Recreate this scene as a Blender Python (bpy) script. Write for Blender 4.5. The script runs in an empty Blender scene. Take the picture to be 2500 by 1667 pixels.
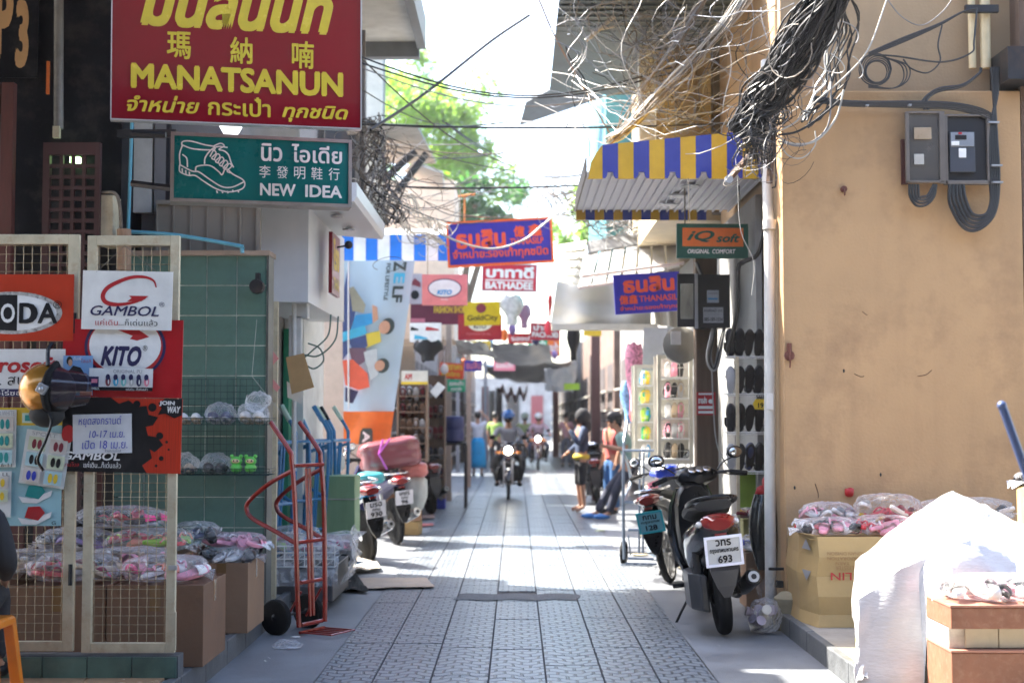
import bpy, bmesh, math, random
from mathutils import Vector, Matrix, Euler, noise
S = bpy.context.scene
COL = S.collection
R = math.radians
rnd = random.Random(7)
# ------------------------------------------------------------ camera
F = 3472.0
cam = bpy.data.cameras.new('camera'); cam.lens = 50.0; cam.sensor_width = 36.0
cam.clip_start = 0.1; cam.clip_end = 900
camo = bpy.data.objects.new('camera', cam); COL.objects.link(camo)
CAM = Vector((0, 0, 1.5))
camo.location = CAM; camo.rotation_euler = (R(90 + 3.083), 0, R(0.165))
S.camera = camo
cam.dof.use_dof = True; cam.dof.focus_distance = 8.6; cam.dof.aperture_fstop = 2.0
CR = Euler((R(90 + 3.083), 0, R(0.165))).to_matrix()
# ------------------------------------------------------------ sky, sun, exposure
SUNV = Vector((-0.568, 0.302, 0.766)).normalized()
w = bpy.data.worlds.new('World'); S.world = w; w.use_nodes = True
nt = w.node_tree; bg = nt.nodes['Background']
sky = nt.nodes.new('ShaderNodeTexSky'); sky.sky_type = 'NISHITA'; sky.sun_disc = False
sky.sun_elevation = math.asin(SUNV.z); sky.sun_rotation = math.atan2(SUNV.x, SUNV.y)
sky.air_density = 1.0; sky.dust_density = 2.5; sky.ozone_density = 0.6
nt.links.new(sky.outputs[0], bg.inputs[0]); bg.inputs[1].default_value = 0.15
sl = bpy.data.lights.new('sun', 'SUN'); sl.energy = 5.0; sl.angle = R(0.5); sl.color = (1, .94, .84)
so = bpy.data.objects.new('sun', sl); COL.objects.link(so); so.location = (0, 0, 30)
so.rotation_euler = SUNV.to_track_quat('Z', 'Y').to_euler()
S.view_settings.view_transform = 'Standard'; S.view_settings.look = 'None'
S.view_settings.exposure = 2.5; S.view_settings.gamma = 1; S.view_settings.use_curve_mapping = False
S.cycles.max_bounces = 7; S.cycles.diffuse_bounces = 4; S.cycles.glossy_bounces = 3
S.cycles.transparent_max_bounces = 14; S.cycles.transmission_bounces = 4
S.cycles.use_denoising = True; S.cycles.sample_clamp_indirect = 6; S.cycles.caustics_reflective = False

# ------------------------------------------------------------ helpers
def W(px, py, Y):
    "world point at depth Y (metres down the street) seen at photo pixel px, py"
    d = CR @ Vector(((px - 1250) / F, (833.5 - py) / F, -1))
    return CAM + d * (Y / d.y)

_M = {}
def mat(name, col, rough=.6, metal=0., var=.12, vs=6., bump=0., bs=60., dirt=0., dirtc=(.05, .04, .03), ds=2.5,
        alpha=1., emit=0., stretch=None, spec=.5, coat=0., sheen=0., trans=0.):
    "procedural surface: base colour with mottling, optional stains, fine relief"
    if name in _M: return _M[name]
    m = bpy.data.materials.new(name); m.use_nodes = True; _M[name] = m
    t = m.node_tree; N = t.nodes.new; L = t.links.new
    p = t.nodes['Principled BSDF']
    p.inputs['Roughness'].default_value = rough; p.inputs['Metallic'].default_value = metal
    p.inputs['Specular IOR Level'].default_value = spec
    if coat: p.inputs['Coat Weight'].default_value = coat; p.inputs['Coat Roughness'].default_value = .08
    if emit:
        p.inputs['Emission Color'].default_value = (*col, 1); p.inputs['Emission Strength'].default_value = emit
    if alpha < 1: p.inputs['Alpha'].default_value = alpha
    if trans: p.inputs['Transmission Weight'].default_value = trans
    tc = N('ShaderNodeTexCoord'); mp = N('ShaderNodeMapping'); L(tc.outputs['Object'], mp.inputs[0])
    if stretch: mp.inputs['Scale'].default_value = stretch
    base = None
    if var:
        n1 = N('ShaderNodeTexNoise'); n1.inputs['Scale'].default_value = vs; n1.inputs['Detail'].default_value = 5
        n1.inputs['Roughness'].default_value = .62
        L(mp.outputs[0], n1.inputs['Vector'])
        cr = N('ShaderNodeValToRGB'); e = cr.color_ramp.elements
        e[0].position = .32; e[1].position = .7
        e[0].color = (*[c * (1 - var) for c in col], 1); e[1].color = (*[min(1, c * (1 + var)) for c in col], 1)
        L(n1.outputs['Fac'], cr.inputs[0]); base = cr.outputs[0]
        mr = N('ShaderNodeMapRange'); L(n1.outputs['Fac'], mr.inputs[0])
        mr.inputs[3].default_value = max(.02, rough - .1); mr.inputs[4].default_value = min(1, rough + .1)
        L(mr.outputs[0], p.inputs['Roughness'])
    if dirt:
        n2 = N('ShaderNodeTexNoise'); n2.inputs['Scale'].default_value = ds; n2.inputs['Detail'].default_value = 8
        n2.inputs['Roughness'].default_value = .7; L(mp.outputs[0], n2.inputs['Vector'])
        r2 = N('ShaderNodeValToRGB'); r2.color_ramp.elements[0].position = .5; r2.color_ramp.elements[1].position = .72
        r2.color_ramp.elements[1].color = (dirt, dirt, dirt, 1); L(n2.outputs['Fac'], r2.inputs[0])
        mx = N('ShaderNodeMix'); mx.data_type = 'RGBA'; L(r2.outputs[0], mx.inputs['Factor'])
        mx.inputs['B'].default_value = (*dirtc, 1)
        if base: L(base, mx.inputs['A'])
        else: mx.inputs['A'].default_value = (*col, 1)
        base = mx.outputs['Result']
    if base: L(base, p.inputs['Base Color'])
    else: p.inputs['Base Color'].default_value = (*col, 1)
    if bump:
        n3 = N('ShaderNodeTexNoise'); n3.inputs['Scale'].default_value = bs; n3.inputs['Detail'].default_value = 4
        L(mp.outputs[0], n3.inputs['Vector']); b = N('ShaderNodeBump'); b.inputs['Strength'].default_value = bump
        b.inputs['Distance'].default_value = .01
        L(n3.outputs['Fac'], b.inputs['Height']); L(b.outputs[0], p.inputs['Normal'])
    return m

def film(name, col=(.98, .98, 1), dens=.14, rough=.08, bs=16.):
    "thin wrinkled clear plastic: part see-through, part glossy white"
    if name in _M: return _M[name]
    m = bpy.data.materials.new(name); m.use_nodes = True; _M[name] = m
    t = m.node_tree; N = t.nodes.new; L = t.links.new; p = t.nodes['Principled BSDF']; out = t.nodes['Material Output']
    p.inputs['Base Color'].default_value = (*col, 1); p.inputs['Roughness'].default_value = rough
    tr = N('ShaderNodeBsdfTransparent'); mx = N('ShaderNodeMixShader')
    tc = N('ShaderNodeTexCoord'); n = N('ShaderNodeTexNoise'); n.inputs['Scale'].default_value = bs
    n.inputs['Detail'].default_value = 5; n.inputs['Distortion'].default_value = 1.6
    L(tc.outputs['Object'], n.inputs['Vector'])
    mr = N('ShaderNodeMapRange'); mr.inputs[1].default_value = .35; mr.inputs[2].default_value = .75
    mr.inputs[3].default_value = dens * .08; mr.inputs[4].default_value = min(1, dens * 1.5)
    L(n.outputs['Fac'], mr.inputs[0]); fr = N('ShaderNodeFresnel'); fr.inputs[0].default_value = 1.35
    ad = N('ShaderNodeMath'); ad.operation = 'ADD'; ad.use_clamp = True
    fm = N('ShaderNodeMath'); fm.operation = 'MULTIPLY'; fm.inputs[1].default_value = .55; L(fr.outputs[0], fm.inputs[0]); L(mr.outputs[0], ad.inputs[0]); L(fm.outputs[0], ad.inputs[1]); L(ad.outputs[0], mx.inputs[0])
    L(tr.outputs[0], mx.inputs[1]); L(p.outputs[0], mx.inputs[2]); L(mx.outputs[0], out.inputs[0])
    b = N('ShaderNodeBump'); b.inputs['Strength'].default_value = .9; b.inputs['Distance'].default_value = .03
    L(n.outputs['Fac'], b.inputs['Height']); L(b.outputs[0], p.inputs['Normal']); L(b.outputs[0], fr.inputs['Normal'])
    return m

XF = {}
def link(o): COL.objects.link(o); return o
def tag(o, label=None, cat=None, group=None, kind=None):
    if label: o['label'] = label
    if cat: o['category'] = cat
    if group: o['group'] = group
    if kind: o['kind'] = kind
    return o
def thing(name, label, cat, loc=(0, 0, 0), rz=0, group=None, rot=None, M=None):
    o = bpy.data.objects.new(name, None); link(o); o.empty_display_size = .1
    if M is None: M = Matrix.Translation(loc) @ (rot.to_matrix().to_4x4() if rot else Matrix.Rotation(rz, 4, 'Z'))
    o.matrix_world = M; XF[o.name] = M.copy()
    return tag(o, label, cat, group)
def copy_tree(src, parent=None, **kw):
    c = src.copy(); link(c)
    if parent: c.parent = parent
    for ch in list(src.children): copy_tree(ch, c)
    return c

class MB:
    def __init__(s): s.v = []; s.f = []; s.m = []; s.mi = 0; s.M = Matrix.Identity(4)
    def add(s, vs, fs):
        o = len(s.v); s.v += [s.M @ Vector(p) for p in vs]
        for f in fs: s.f.append([i + o for i in f]); s.m.append(s.mi)
        return s
    def box(s, c, d, rz=0, rot=None):
        Q = rot.to_matrix() if rot else Matrix.Rotation(rz, 3, 'Z'); c = Vector(c)
        vs = [c + Q @ Vector((a * d[0] / 2, b * d[1] / 2, e * d[2] / 2)) for a in (-1, 1) for b in (-1, 1) for e in (-1, 1)]
        return s.add(vs, [(0, 1, 3, 2), (4, 6, 7, 5), (0, 4, 5, 1), (2, 3, 7, 6), (0, 2, 6, 4), (1, 5, 7, 3)])
    def bb(s, x0, x1, y0, y1, z0, z1): return s.box(((x0 + x1) / 2, (y0 + y1) / 2, (z0 + z1) / 2), (x1 - x0, y1 - y0, z1 - z0))
    def tube(s, pts, r, n=6, closed=False, cap=True):
        pts = [Vector(p) for p in pts]; k = len(pts)
        rs = r if isinstance(r, (list, tuple)) else [r] * k
        up = None; rings = []
        for i, p in enumerate(pts):
            a = pts[i - 1] if (i or closed) else p; b = pts[(i + 1) % k] if (i < k - 1 or closed) else p
            t = b - a
            if t.length < 1e-9: t = Vector((0, 0, 1))
            t.normalize()
            if up is None:
                up = Vector((0, 0, 1)) if abs(t.z) < .9 else Vector((1, 0, 0))
            x = up.cross(t)
            if x.length < 1e-6: x = Vector((0, 1, 0)).cross(t)
            x.normalize(); up = t.cross(x)
            rings.append([p + (x * math.cos(2 * math.pi * j / n) + up * math.sin(2 * math.pi * j / n)) * rs[i] for j in range(n)])
        vs = [q for g in rings for q in g]; fs = []
        for i in range(k if closed else k - 1):
            i2 = (i + 1) % k
            for j in range(n): fs.append((i * n + j, i * n + (j + 1) % n, i2 * n + (j + 1) % n, i2 * n + j))
        if cap and not closed: fs += [tuple(range(n - 1, -1, -1)), tuple((k - 1) * n + j for j in range(n))]
        return s.add(vs, fs)
    def lathe(s, prof, n=16, M=None):
        vs = []; fs = []; k = len(prof)
        for r, z in prof:
            for j in range(n):
                a = 2 * math.pi * j / n; v = Vector((r * math.cos(a), r * math.sin(a), z)); vs.append(M @ v if M else v)
        for i in range(k - 1):
            for j in range(n): fs.append((i * n + j, i * n + (j + 1) % n, (i + 1) * n + (j + 1) % n, (i + 1) * n + j))
        fs += [tuple(range(n - 1, -1, -1)), tuple((k - 1) * n + j for j in range(n))]
        return s.add(vs, fs)
    def ball(s, c, r, n=12, m=8, f=None, rot=None):
        r = (r, r, r) if not isinstance(r, (tuple, list)) else r; c = Vector(c); vs = []; fs = []
        Q = rot.to_matrix() if rot else None
        for i in range(m + 1):
            th = math.pi * i / m
            for j in range(n):
                a = 2 * math.pi * j / n
                d = Vector((math.sin(th) * math.cos(a), math.sin(th) * math.sin(a), math.cos(th)))
                k = f(d) if f else 1
                v = Vector((d.x * r[0], d.y * r[1], d.z * r[2])) * k
                vs.append(c + (Q @ v if Q else v))
        for i in range(m):
            for j in range(n): fs.append((i * n + j, (i + 1) * n + j, (i + 1) * n + (j + 1) % n, i * n + (j + 1) % n))
        return s.add(vs, fs)
    def prism(s, poly, y0, y1, M=None):
        "polygon in x,z pushed from y0 to y1"
        k = len(poly); vs = [Vector((x, y0, z)) for x, z in poly] + [Vector((x, y1, z)) for x, z in poly]
        if M: vs = [M @ v for v in vs]
        return s.add(vs, [tuple(range(k)), tuple(range(2 * k - 1, k - 1, -1))] + [(i, i + k, (i + 1) % k + k, (i + 1) % k) for i in range(k)])
    def loft(s, rings, cap=True, closed=True):
        n = len(rings[0]); vs = [p for g in rings for p in g]; fs = []
        for i in range(len(rings) - 1):
            for j in range(n if closed else n - 1): fs.append((i * n + j, i * n + (j + 1) % n, (i + 1) * n + (j + 1) % n, (i + 1) * n + j))
        if cap: fs += [tuple(range(n - 1, -1, -1)), tuple((len(rings) - 1) * n + j for j in range(n))]
        return s.add(vs, fs)
    def grid(s, fn, nu, nv):
        vs = [fn(i / nu, j / nv) for i in range(nu + 1) for j in range(nv + 1)]
        return s.add(vs, [(i * (nv + 1) + j, (i + 1) * (nv + 1) + j, (i + 1) * (nv + 1) + j + 1, i * (nv + 1) + j + 1) for i in range(nu) for j in range(nv)])
    def mesh(s, name, mats, smooth=False):
        me = bpy.data.meshes.new(name); me.from_pydata([tuple(p) for p in s.v], [], s.f)
        mats = mats if isinstance(mats, (list, tuple)) else [mats]
        for m in mats: me.materials.append(m)
        me.polygons.foreach_set('material_index', s.m)
        bm = bmesh.new(); bm.from_mesh(me); bmesh.ops.recalc_face_normals(bm, faces=bm.faces); bm.to_mesh(me); bm.free()
        if smooth:
            me.polygons.foreach_set('use_smooth', [True] * len(me.polygons))
            if smooth != 2: me.set_sharp_from_angle(angle=R(40))
        me.update(); return me
    def build(s, name, mats, parent=None, smooth=False, bev=0, world=False, kind=None, label=None):
        if parent is not None and world:
            I = XF[parent.name].inverted(); s.v = [I @ p for p in s.v]
        c = None
        if parent is None:
            xs = [p.x for p in s.v]; ys = [p.y for p in s.v]
            c = Vector(((min(xs) + max(xs)) / 2, (min(ys) + max(ys)) / 2, min(p.z for p in s.v))); s.v = [p - c for p in s.v]
        o = bpy.data.objects.new(name, s.mesh(name, mats, smooth)); link(o)
        if parent is not None: o.parent = parent; XF[o.name] = XF[parent.name]
        else: o.location = c; XF[o.name] = Matrix.Translation(c)
        if bev:
            b = o.modifiers.new('bevel', 'BEVEL'); b.width = bev; b.segments = 2; b.limit_method = 'ANGLE'
        if kind: o['kind'] = kind
        if label: o['label'] = label
        return o
def inst(me, name, parent, loc=(0, 0, 0), rot=(0, 0, 0), scale=None):
    o = bpy.data.objects.new(name, me); link(o); o.parent = parent; o.location = loc; o.rotation_euler = rot
    if scale: o.scale = scale
    return o

def spline(pts, n=8):
    pts = [Vector(p) for p in pts]; out = []
    P = [pts[0] * 2 - pts[1]] + pts + [pts[-1] * 2 - pts[-2]]
    for i in range(1, len(P) - 2):
        a, b, c, d = P[i - 1], P[i], P[i + 1], P[i + 2]
        for k in range(n):
            t = k / n
            out.append(.5 * ((2 * b) + (c - a) * t + (2 * a - 5 * b + 4 * c - d) * t * t + (3 * b - a - 3 * c + d) * t ** 3))
    return out + [pts[-1]]

# ---- lettering: text curves turned into thin flat meshes
_T = {}
def text_geo(s, bold=0., shear=0., sp=1.):
    k = (s, bold, shear, sp)
    if k in _T: return _T[k]
    d = bpy.data.curves.new('lettering', 'FONT'); d.body = s; d.shear = shear; d.resolution_u = 3; d.space_character = sp
    o = bpy.data.objects.new('lettering', d); link(o); bpy.context.view_layer.update()
    me = bpy.data.meshes.new_from_object(o.evaluated_get(bpy.context.evaluated_depsgraph_get()))
    vs = [Vector((v.co.x, 0, v.co.y)) for v in me.vertices]; fs = [tuple(p.vertices) for p in me.polygons]
    bpy.data.objects.remove(o); bpy.data.curves.remove(d); bpy.data.meshes.remove(me)
    if bold:
        V = []; Fs = []
        K = 6
        for j in range(K + 1):
            off = Vector((math.cos(j * 2 * math.pi / K) * bold, -.001 * j, math.sin(j * 2 * math.pi / K) * bold)) if j < K else Vector()
            b = len(V); V += [v + off for v in vs]; Fs += [tuple(i + b for i in f) for f in fs]
        vs, fs = V, Fs
    _T[k] = (vs, fs); return _T[k]

class Sign:
    "flat board from bottom-left to bottom-right corner; prints lie in front of it, coordinates 0..1 from the TOP left"
    def __init__(s, name, label, cat, bl, br, h, t, board, group=None, frame=None, fw=.02, bname='board', parent=None, bev=0):
        X = (br - bl); s.W = X.length; s.H = h; X.normalize(); Z = Vector((0, 0, 1)); Y = Z.cross(X).normalized(); Z = X.cross(Y)
        M = Matrix((X, Y, Z)).transposed().to_4x4(); M.translation = bl
        s.M = M; s.k = 0; s.t = t
        if parent is None: s.e = thing(name, label, cat, M=M, group=group)
        else:
            s.e = parent
        s.par = parent; s.L = Matrix.Identity(4) if parent is None else XF[parent.name].inverted() @ M
        b = MB(); b.M = s.L; b.bb(0, s.W, 0, t, 0, h); s.board = b.build(bname, board, s.e, bev=bev)
        if frame:
            b = MB(); b.M = s.L
            for a in ((-fw, 0, -fw, h + fw), (s.W, s.W + fw, -fw, h + fw), (0, s.W, -fw, 0), (0, s.W, h, h + fw)):
                b.bb(a[0], a[1], -.012, t + .004, a[2], a[3])
            b.build('frame', frame, s.e)
    def _y(s): s.k += 1; return -.0012 - .0009 * s.k
    def put(s, vs, fs, m, name):
        b = MB(); b.M = s.L; b.add(vs, fs); return b.build(name, m, s.e)
    def text(s, t, x0, y0, x1, y1, m, bold=0., shear=0., name='lettering', sp=1.):
        vs, fs = text_geo(t, bold, shear, sp)
        if not vs: return
        ax = min(v.x for v in vs); bx = max(v.x for v in vs); az = min(v.z for v in vs); bz = max(v.z for v in vs)
        y = s._y(); sx = (x1 - x0) * s.W / (bx - ax); sz = (y1 - y0) * s.H / (bz - az)
        s.k += 1
        return s.put([(x0 * s.W + (v.x - ax) * sx, y + v.y * .1, (1 - y1) * s.H + (v.z - az) * sz) for v in vs], fs, m, name)
    def poly(s, pts, m, name='print_patch'):
        y = s._y()
        return s.put([(x * s.W, y, (1 - z) * s.H) for x, z in pts], [tuple(range(len(pts)))], m, name)
    def rect(s, x0, y0, x1, y1, m, name='print_patch'):
        return s.poly([(x0, y1), (x1, y1), (x1, y0), (x0, y0)], m, name)
    def ell(s, cx, cy, rx, ry, m, name='print_oval', n=40, a0=0):
        return s.poly([(cx + rx * math.cos(a0 - 2 * math.pi * i / n), cy + ry * math.sin(a0 - 2 * math.pi * i / n)) for i in range(n)], m, name)
    def line(s, pts, wd, m, name='print_line', sm=0):
        "stroke of constant width (metres) through fractional points"
        P = [Vector((x * s.W, 0, (1 - z) * s.H)) for x, z in pts]
        if sm: P = spline(P, sm)
        y = s._y(); vs = []; fs = []
        for i, p in enumerate(P):
            a = P[max(0, i - 1)]; b = P[min(len(P) - 1, i + 1)]; t = (b - a); t.normalize(); nrm = Vector((t.z, 0, -t.x)) * (wd / 2 if not callable(wd) else wd(i / (len(P) - 1)) / 2)
            vs += [(p.x + nrm.x, y, p.z + nrm.z), (p.x - nrm.x, y, p.z - nrm.z)]
        for i in range(len(P) - 1): fs.append((2 * i, 2 * i + 1, 2 * i + 3, 2 * i + 2))
        return s.put(vs, fs, m, name)
    def local(s, fx, fy): return (fx * s.W, (1 - fy) * s.H)

def signpx(name, label, cat, x0, yb0, x1, yb1, yt0, Y0, Y1, t, board, **kw):
    bl = W(x0, yb0, Y0); br = W(x1, yb1, Y1); tl = W(x0, yt0, Y0)
    return Sign(name, label, cat, bl, br, (tl - bl).length, t, board, **kw)

# paints and common surfaces
def paint(n, c, r=.45, **k): return mat(n, c, r, **{**dict(var=.1, vs=9, dirt=.22, dirtc=tuple(.5 * v + .06 for v in c), ds=5), **k})
WHITE = paint('white_print', (.78, .77, .74)); BLACKP = paint('black_print', (.006, .006, .008), spec=.3)
REDP = paint('red_print', (.42, .01, .014)); YELP = paint('yellow_print', (.72, .5, .03)); BLUEP = paint('blue_print', (.03, .05, .42))
NAVYP = paint('navy_print', (.012, .01, .07)); ORP = paint('orange_print', (.75, .16, .02)); SKYP = paint('cyan_print', (.05, .42, .62))
TEALP = paint('teal_print', (.01, .25, .24)); GREYP = paint('grey_print', (.3, .3, .32)); SKINP = paint('skin_print', (.55, .3, .19))
PINKP = paint('pink_print', (.75, .22, .3)); MARP = paint('maroon_print', (.2, .02, .035)); GREENP = paint('green_print', (.01, .3, .12))
RUBBER = mat('black_rubber', (.007, .007, .0075), .8, spec=.25, bump=.3, bs=90)
CHROME = mat('chrome', (.75, .75, .76), .18, 1, var=.05)
STEEL = mat('galvanised_steel', (.45, .46, .48), .4, .7, var=.15, dirt=.4)
BLACKPL = mat('black_plastic', (.005, .005, .006), .3, var=.3, vs=14, spec=.22)
BLACKGL = mat('black_gloss', (.01, .01, .012), .12, var=.1, coat=.6)
CARD = mat('cardboard_brown', (.19, .10, .055), .8, var=.16, vs=4, bump=.25, bs=30, dirt=.45, dirtc=(.16, .08, .04), ds=4)
CARD2 = mat('cardboard_tan', (.28, .165, .095), .8, var=.12, vs=4, bump=.2, bs=30, dirt=.3, dirtc=(.25, .14, .07), ds=5)
CONC = mat('grey_concrete', (.30, .30, .30), .85, var=.16, vs=3, bump=.5, bs=70, dirt=.6, dirtc=(.15, .15, .15), ds=1.6)
DARKM = mat('dark_iron', (.02, .02, .023), .55, .3, var=.25, dirt=.5, dirtc=(.12, .06, .03))
CREAM = mat('cream_enamel_chipped', (.55, .48, .33), .5, var=.15, vs=8, dirt=.55, dirtc=(.35, .2, .1), ds=14, bump=.2, bs=40)
WOODBR = mat('red_brown_wood', (.075, .018, .013), .55, var=.2, vs=5, stretch=(6, 6, 1))
CABLK = mat('black_cable', (.008, .008, .009), .45, var=.2); CABGR = mat('grey_cable', (.22, .21, .205), .45, var=.25, vs=12)
CABWH = mat('pale_cable', (.42, .40, .36), .4, var=.15); CABBR = mat('weathered_cable', (.16, .13, .10), .6, var=.3, vs=20)
WHITEM = mat('white_enamel', (.74, .74, .72), .4, var=.06, dirt=.3, dirtc=(.4, .38, .33))
SKIN = mat('skin', (.40, .21, .13), .5, var=.06); HAIR = mat('black_hair', (.006, .005, .0045), .45, var=.3, stretch=(20, 20, 3))
FILM = film('clear_plastic_film'); FILM2 = film('cloudy_plastic_film', dens=.32, rough=.25, bs=9)
GREENT = mat('green_wall_tile', (.085, .165, .135), .35, var=.3, vs=5, dirt=.55, dirtc=(.035, .07, .058), ds=3)
GROUT = mat('pale_grout', (.62, .62, .54), .9, var=.3, vs=12)
ORW = None
# ============================================================ GROUND
g = MB().bb(-60, 60, -12, 320, -.4, -.02)
tag(g.build('ground', mat('ground_concrete', (.24, .24, .24), .9, dirt=.5)), kind='structure', label='plain concrete ground under and around the street')
def pave_mat(name, tone=(.175, .20, .23)):
    m = mat(name, tone, .33, var=.18, vs=5, dirt=.45, dirtc=(.11, .11, .115), ds=2.2)
    t = m.node_tree; N = t.nodes.new; L = t.links.new; p = t.nodes['Principled BSDF']
    g = N('ShaderNodeTexCoord'); mp = N('ShaderNodeMapping'); mp.inputs['Scale'].default_value = (12, 10, 1)
    gp_ = N('ShaderNodeNewGeometry'); L(gp_.outputs['Position'], mp.inputs[0])
    # stamped cobble pattern: wavy rows of small sets with curved edges
    wv = N('ShaderNodeTexNoise'); wv.inputs['Scale'].default_value = .7; L(mp.outputs[0], wv.inputs['Vector'])
    sx = N('ShaderNodeSeparateXYZ'); L(mp.outputs[0], sx.inputs[0])
    s1 = N('ShaderNodeMath'); s1.operation = 'MULTIPLY'; s1.inputs[1].default_value = 1.9; L(sx.outputs[0], s1.inputs[0])
    s2 = N('ShaderNodeMath'); s2.operation = 'SINE'; L(s1.outputs[0], s2.inputs[0])
    s3 = N('ShaderNodeMath'); s3.operation = 'MULTIPLY_ADD'; s3.inputs[1].default_value = .42; L(s2.outputs[0], s3.inputs[0]); L(sx.outputs[1], s3.inputs[2])
    cx = N('ShaderNodeCombineXYZ'); L(sx.outputs[0], cx.inputs[0]); L(s3.outputs[0], cx.inputs[1])
    ad = N('ShaderNodeMixRGB'); ad.blend_type = 'ADD'; ad.inputs[0].default_value = .4; L(cx.outputs[0], ad.inputs[1]); L(wv.outputs['Color'], ad.inputs[2])
    v = N('ShaderNodeTexBrick'); v.inputs['Scale'].default_value = 1; v.inputs['Mortar Size'].default_value = .12; v.inputs['Mortar Smooth'].default_value = .5
    v.inputs['Brick Width'].default_value = 1.25; v.inputs['Row Height'].default_value = 1.0; v.offset = .5
    L(ad.outputs[0], v.inputs['Vector'])
    r = N('ShaderNodeMath'); r.operation = 'SUBTRACT'; r.inputs[0].default_value = 1; L(v.outputs['Fac'], r.inputs[1])
    b = N('ShaderNodeBump'); b.inputs['Strength'].default_value = .85; b.inputs['Distance'].default_value = .007; L(r.outputs[0], b.inputs['Height'])
    n = N('ShaderNodeTexNoise'); n.inputs['Scale'].default_value = 120; L(g.outputs['Object'], n.inputs['Vector'])
    b2 = N('ShaderNodeBump'); b2.inputs['Strength'].default_value = .25; b2.inputs['Distance'].default_value = .003
    L(n.outputs['Fac'], b2.inputs['Height']); L(b.outputs[0], b2.inputs['Normal']); L(b2.outputs[0], p.inputs['Normal'])
    src = p.inputs['Base Color'].links[0].from_socket
    mx = N('ShaderNodeMix'); mx.data_type = 'RGBA'; L(r.outputs[0], mx.inputs['Factor']); mx.inputs['A'].default_value = (.06, .068, .08, 1)
    L(src, mx.inputs['B']); L(mx.outputs['Result'], p.inputs['Base Color'])
    return m
PAVE = pave_mat('stamped_paving_concrete'); PAVE2 = pave_mat('stamped_paving_concrete_worn', (.195, .22, .245))
# bedding sheet of the lane, dark joints show between the slabs
lane = MB().bb(-1.15, 1.15, 4.5, 60, -.02, -.004).build('lane_paving', mat('joint_mortar', (.055, .055, .06), .9))
tag(lane, kind='structure', label='paved middle strip of the lane with slabs laid in seven rows')
cols = [-1.15, -.82, -.49, -.158, .172, .505, .82, 1.15]
slabm = []
for c in range(7):
    wd = cols[c + 1] - cols[c] - .012
    for v in range(2):
        me = MB().bb(-wd / 2, wd / 2, -.1722, .1722, -.03, .004)
        slabm.append(me.mesh('paving_slab', PAVE if (c + v) % 2 else PAVE2))
LX = XF[lane.name].translation
rr = random.Random(3)
far = MB()
for c in range(7):
    y = 5.2 + rr.random() * .3; cx = (cols[c] + cols[c + 1]) / 2; k = 0
    while y < 58:
        near = y < 14.2
        if False and 11.75 < y + .17 and y - .17 < 12.15 and c in (1, 2, 3, 4, 5) and not (c == 1 or c == 5) or (12.0 < y < 12.3 and c in (2, 3)):
            y += .345; continue
        dz = rr.uniform(-.0015, .0015)
        if near:
            o = inst(slabm[c * 2 + (rr.random() < .35)], 'paving_slab', lane, (cx - LX.x, y - LX.y, dz - LX.z), (rr.uniform(-.003, .003), rr.uniform(-.003, .003), rr.uniform(-.003, .003)))
        else:
            wd = cols[c + 1] - cols[c] - .014; far.bb(cx - wd / 2, cx + wd / 2, y - .1715, y + .1715, -.03, .004 + dz)
        y += .345; k += 1
far.build('distant_paving_slabs', PAVE, lane, world=True, kind='stuff')
# strips of smooth concrete each side
SIDE = mat('worn_side_concrete', (.175, .185, .2), .5, var=.25, vs=1.8, bump=.35, bs=120, dirt=.7, dirtc=(.12, .12, .13), ds=1.1)
for x0, x1, lb in ((-9, -1.155, 'smooth worn concrete strip along the left shops'), (1.155, 9, 'smooth worn concrete strip along the right shops')):
    def fs(u, v, x0=x0, x1=x1):
        x = x0 + (x1 - x0) * u; y = 4.5 + 56 * v
        return Vector((x, y, .0 + .012 * noise.noise(Vector((x * .9, y * .5, 3))) - .004))
    tag(MB().grid(fs, 30, 90).build('side_paving', SIDE, smooth=2), kind='structure', label=lb)
# trench repair with dark fresh asphalt
def tr(u, v):
    a = W(1118 + 290 * u + 6 * math.sin(v * 5), 1432, 12.3); x = a.x; y = 12.22 - .42 * v + .03 * math.sin(u * 17)
    return Vector((x, y, .0085 + .003 * noise.noise(Vector((x * 9, y * 9, 0)))))
tag(MB().grid(tr, 30, 8).build('asphalt_patch', mat('fresh_asphalt', (.14, .15, .165), .75, bump=.9, bs=220, var=.2, vs=30)), kind='structure', label='dark rough asphalt repair across the paving')

# ============================================================ LEFT CORNER: platform, plinth, tiled wall, gate
KERB = mat('dark_kerb_stone', (.09, .095, .10), .6, var=.25, vs=8, bump=.4, dirt=.5, dirtc=(.2, .2, .19))
pl = MB().bb(-6, -1.83, 7.0, 10.32, -.02, .13).bb(-6, -1.83, 10.32, 14.2, -.02, .12).build('left_shop_platform', CONC)
tag(pl, kind='structure', label='raised floor of the left shops behind a dark kerb')
for i in range(12):
    y = 7.0 + i * .6
    if y > 13.7: break
    MB().bb(-1.826, -1.77, y + .004, y + .596, -.02, .142 + rnd.uniform(-.004, .004)).build('kerb_stone', KERB, pl, bev=.008, world=True)
TAN = mat('tan_floor_tile', (.46, .27, .15), .25, var=.12, vs=2.5, dirt=.4, dirtc=(.3, .17, .1))
for i in range(8):
    for j in range(2):
        MB().bb(-1.84 - (i + 1) * .4 + .003, -1.84 - i * .4 - .003, 7.02 + j * .4 - .197, 7.02 + j * .4 + .197, .10, .142 + j * .001).build('floor_tile', TAN, pl, world=True)
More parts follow.
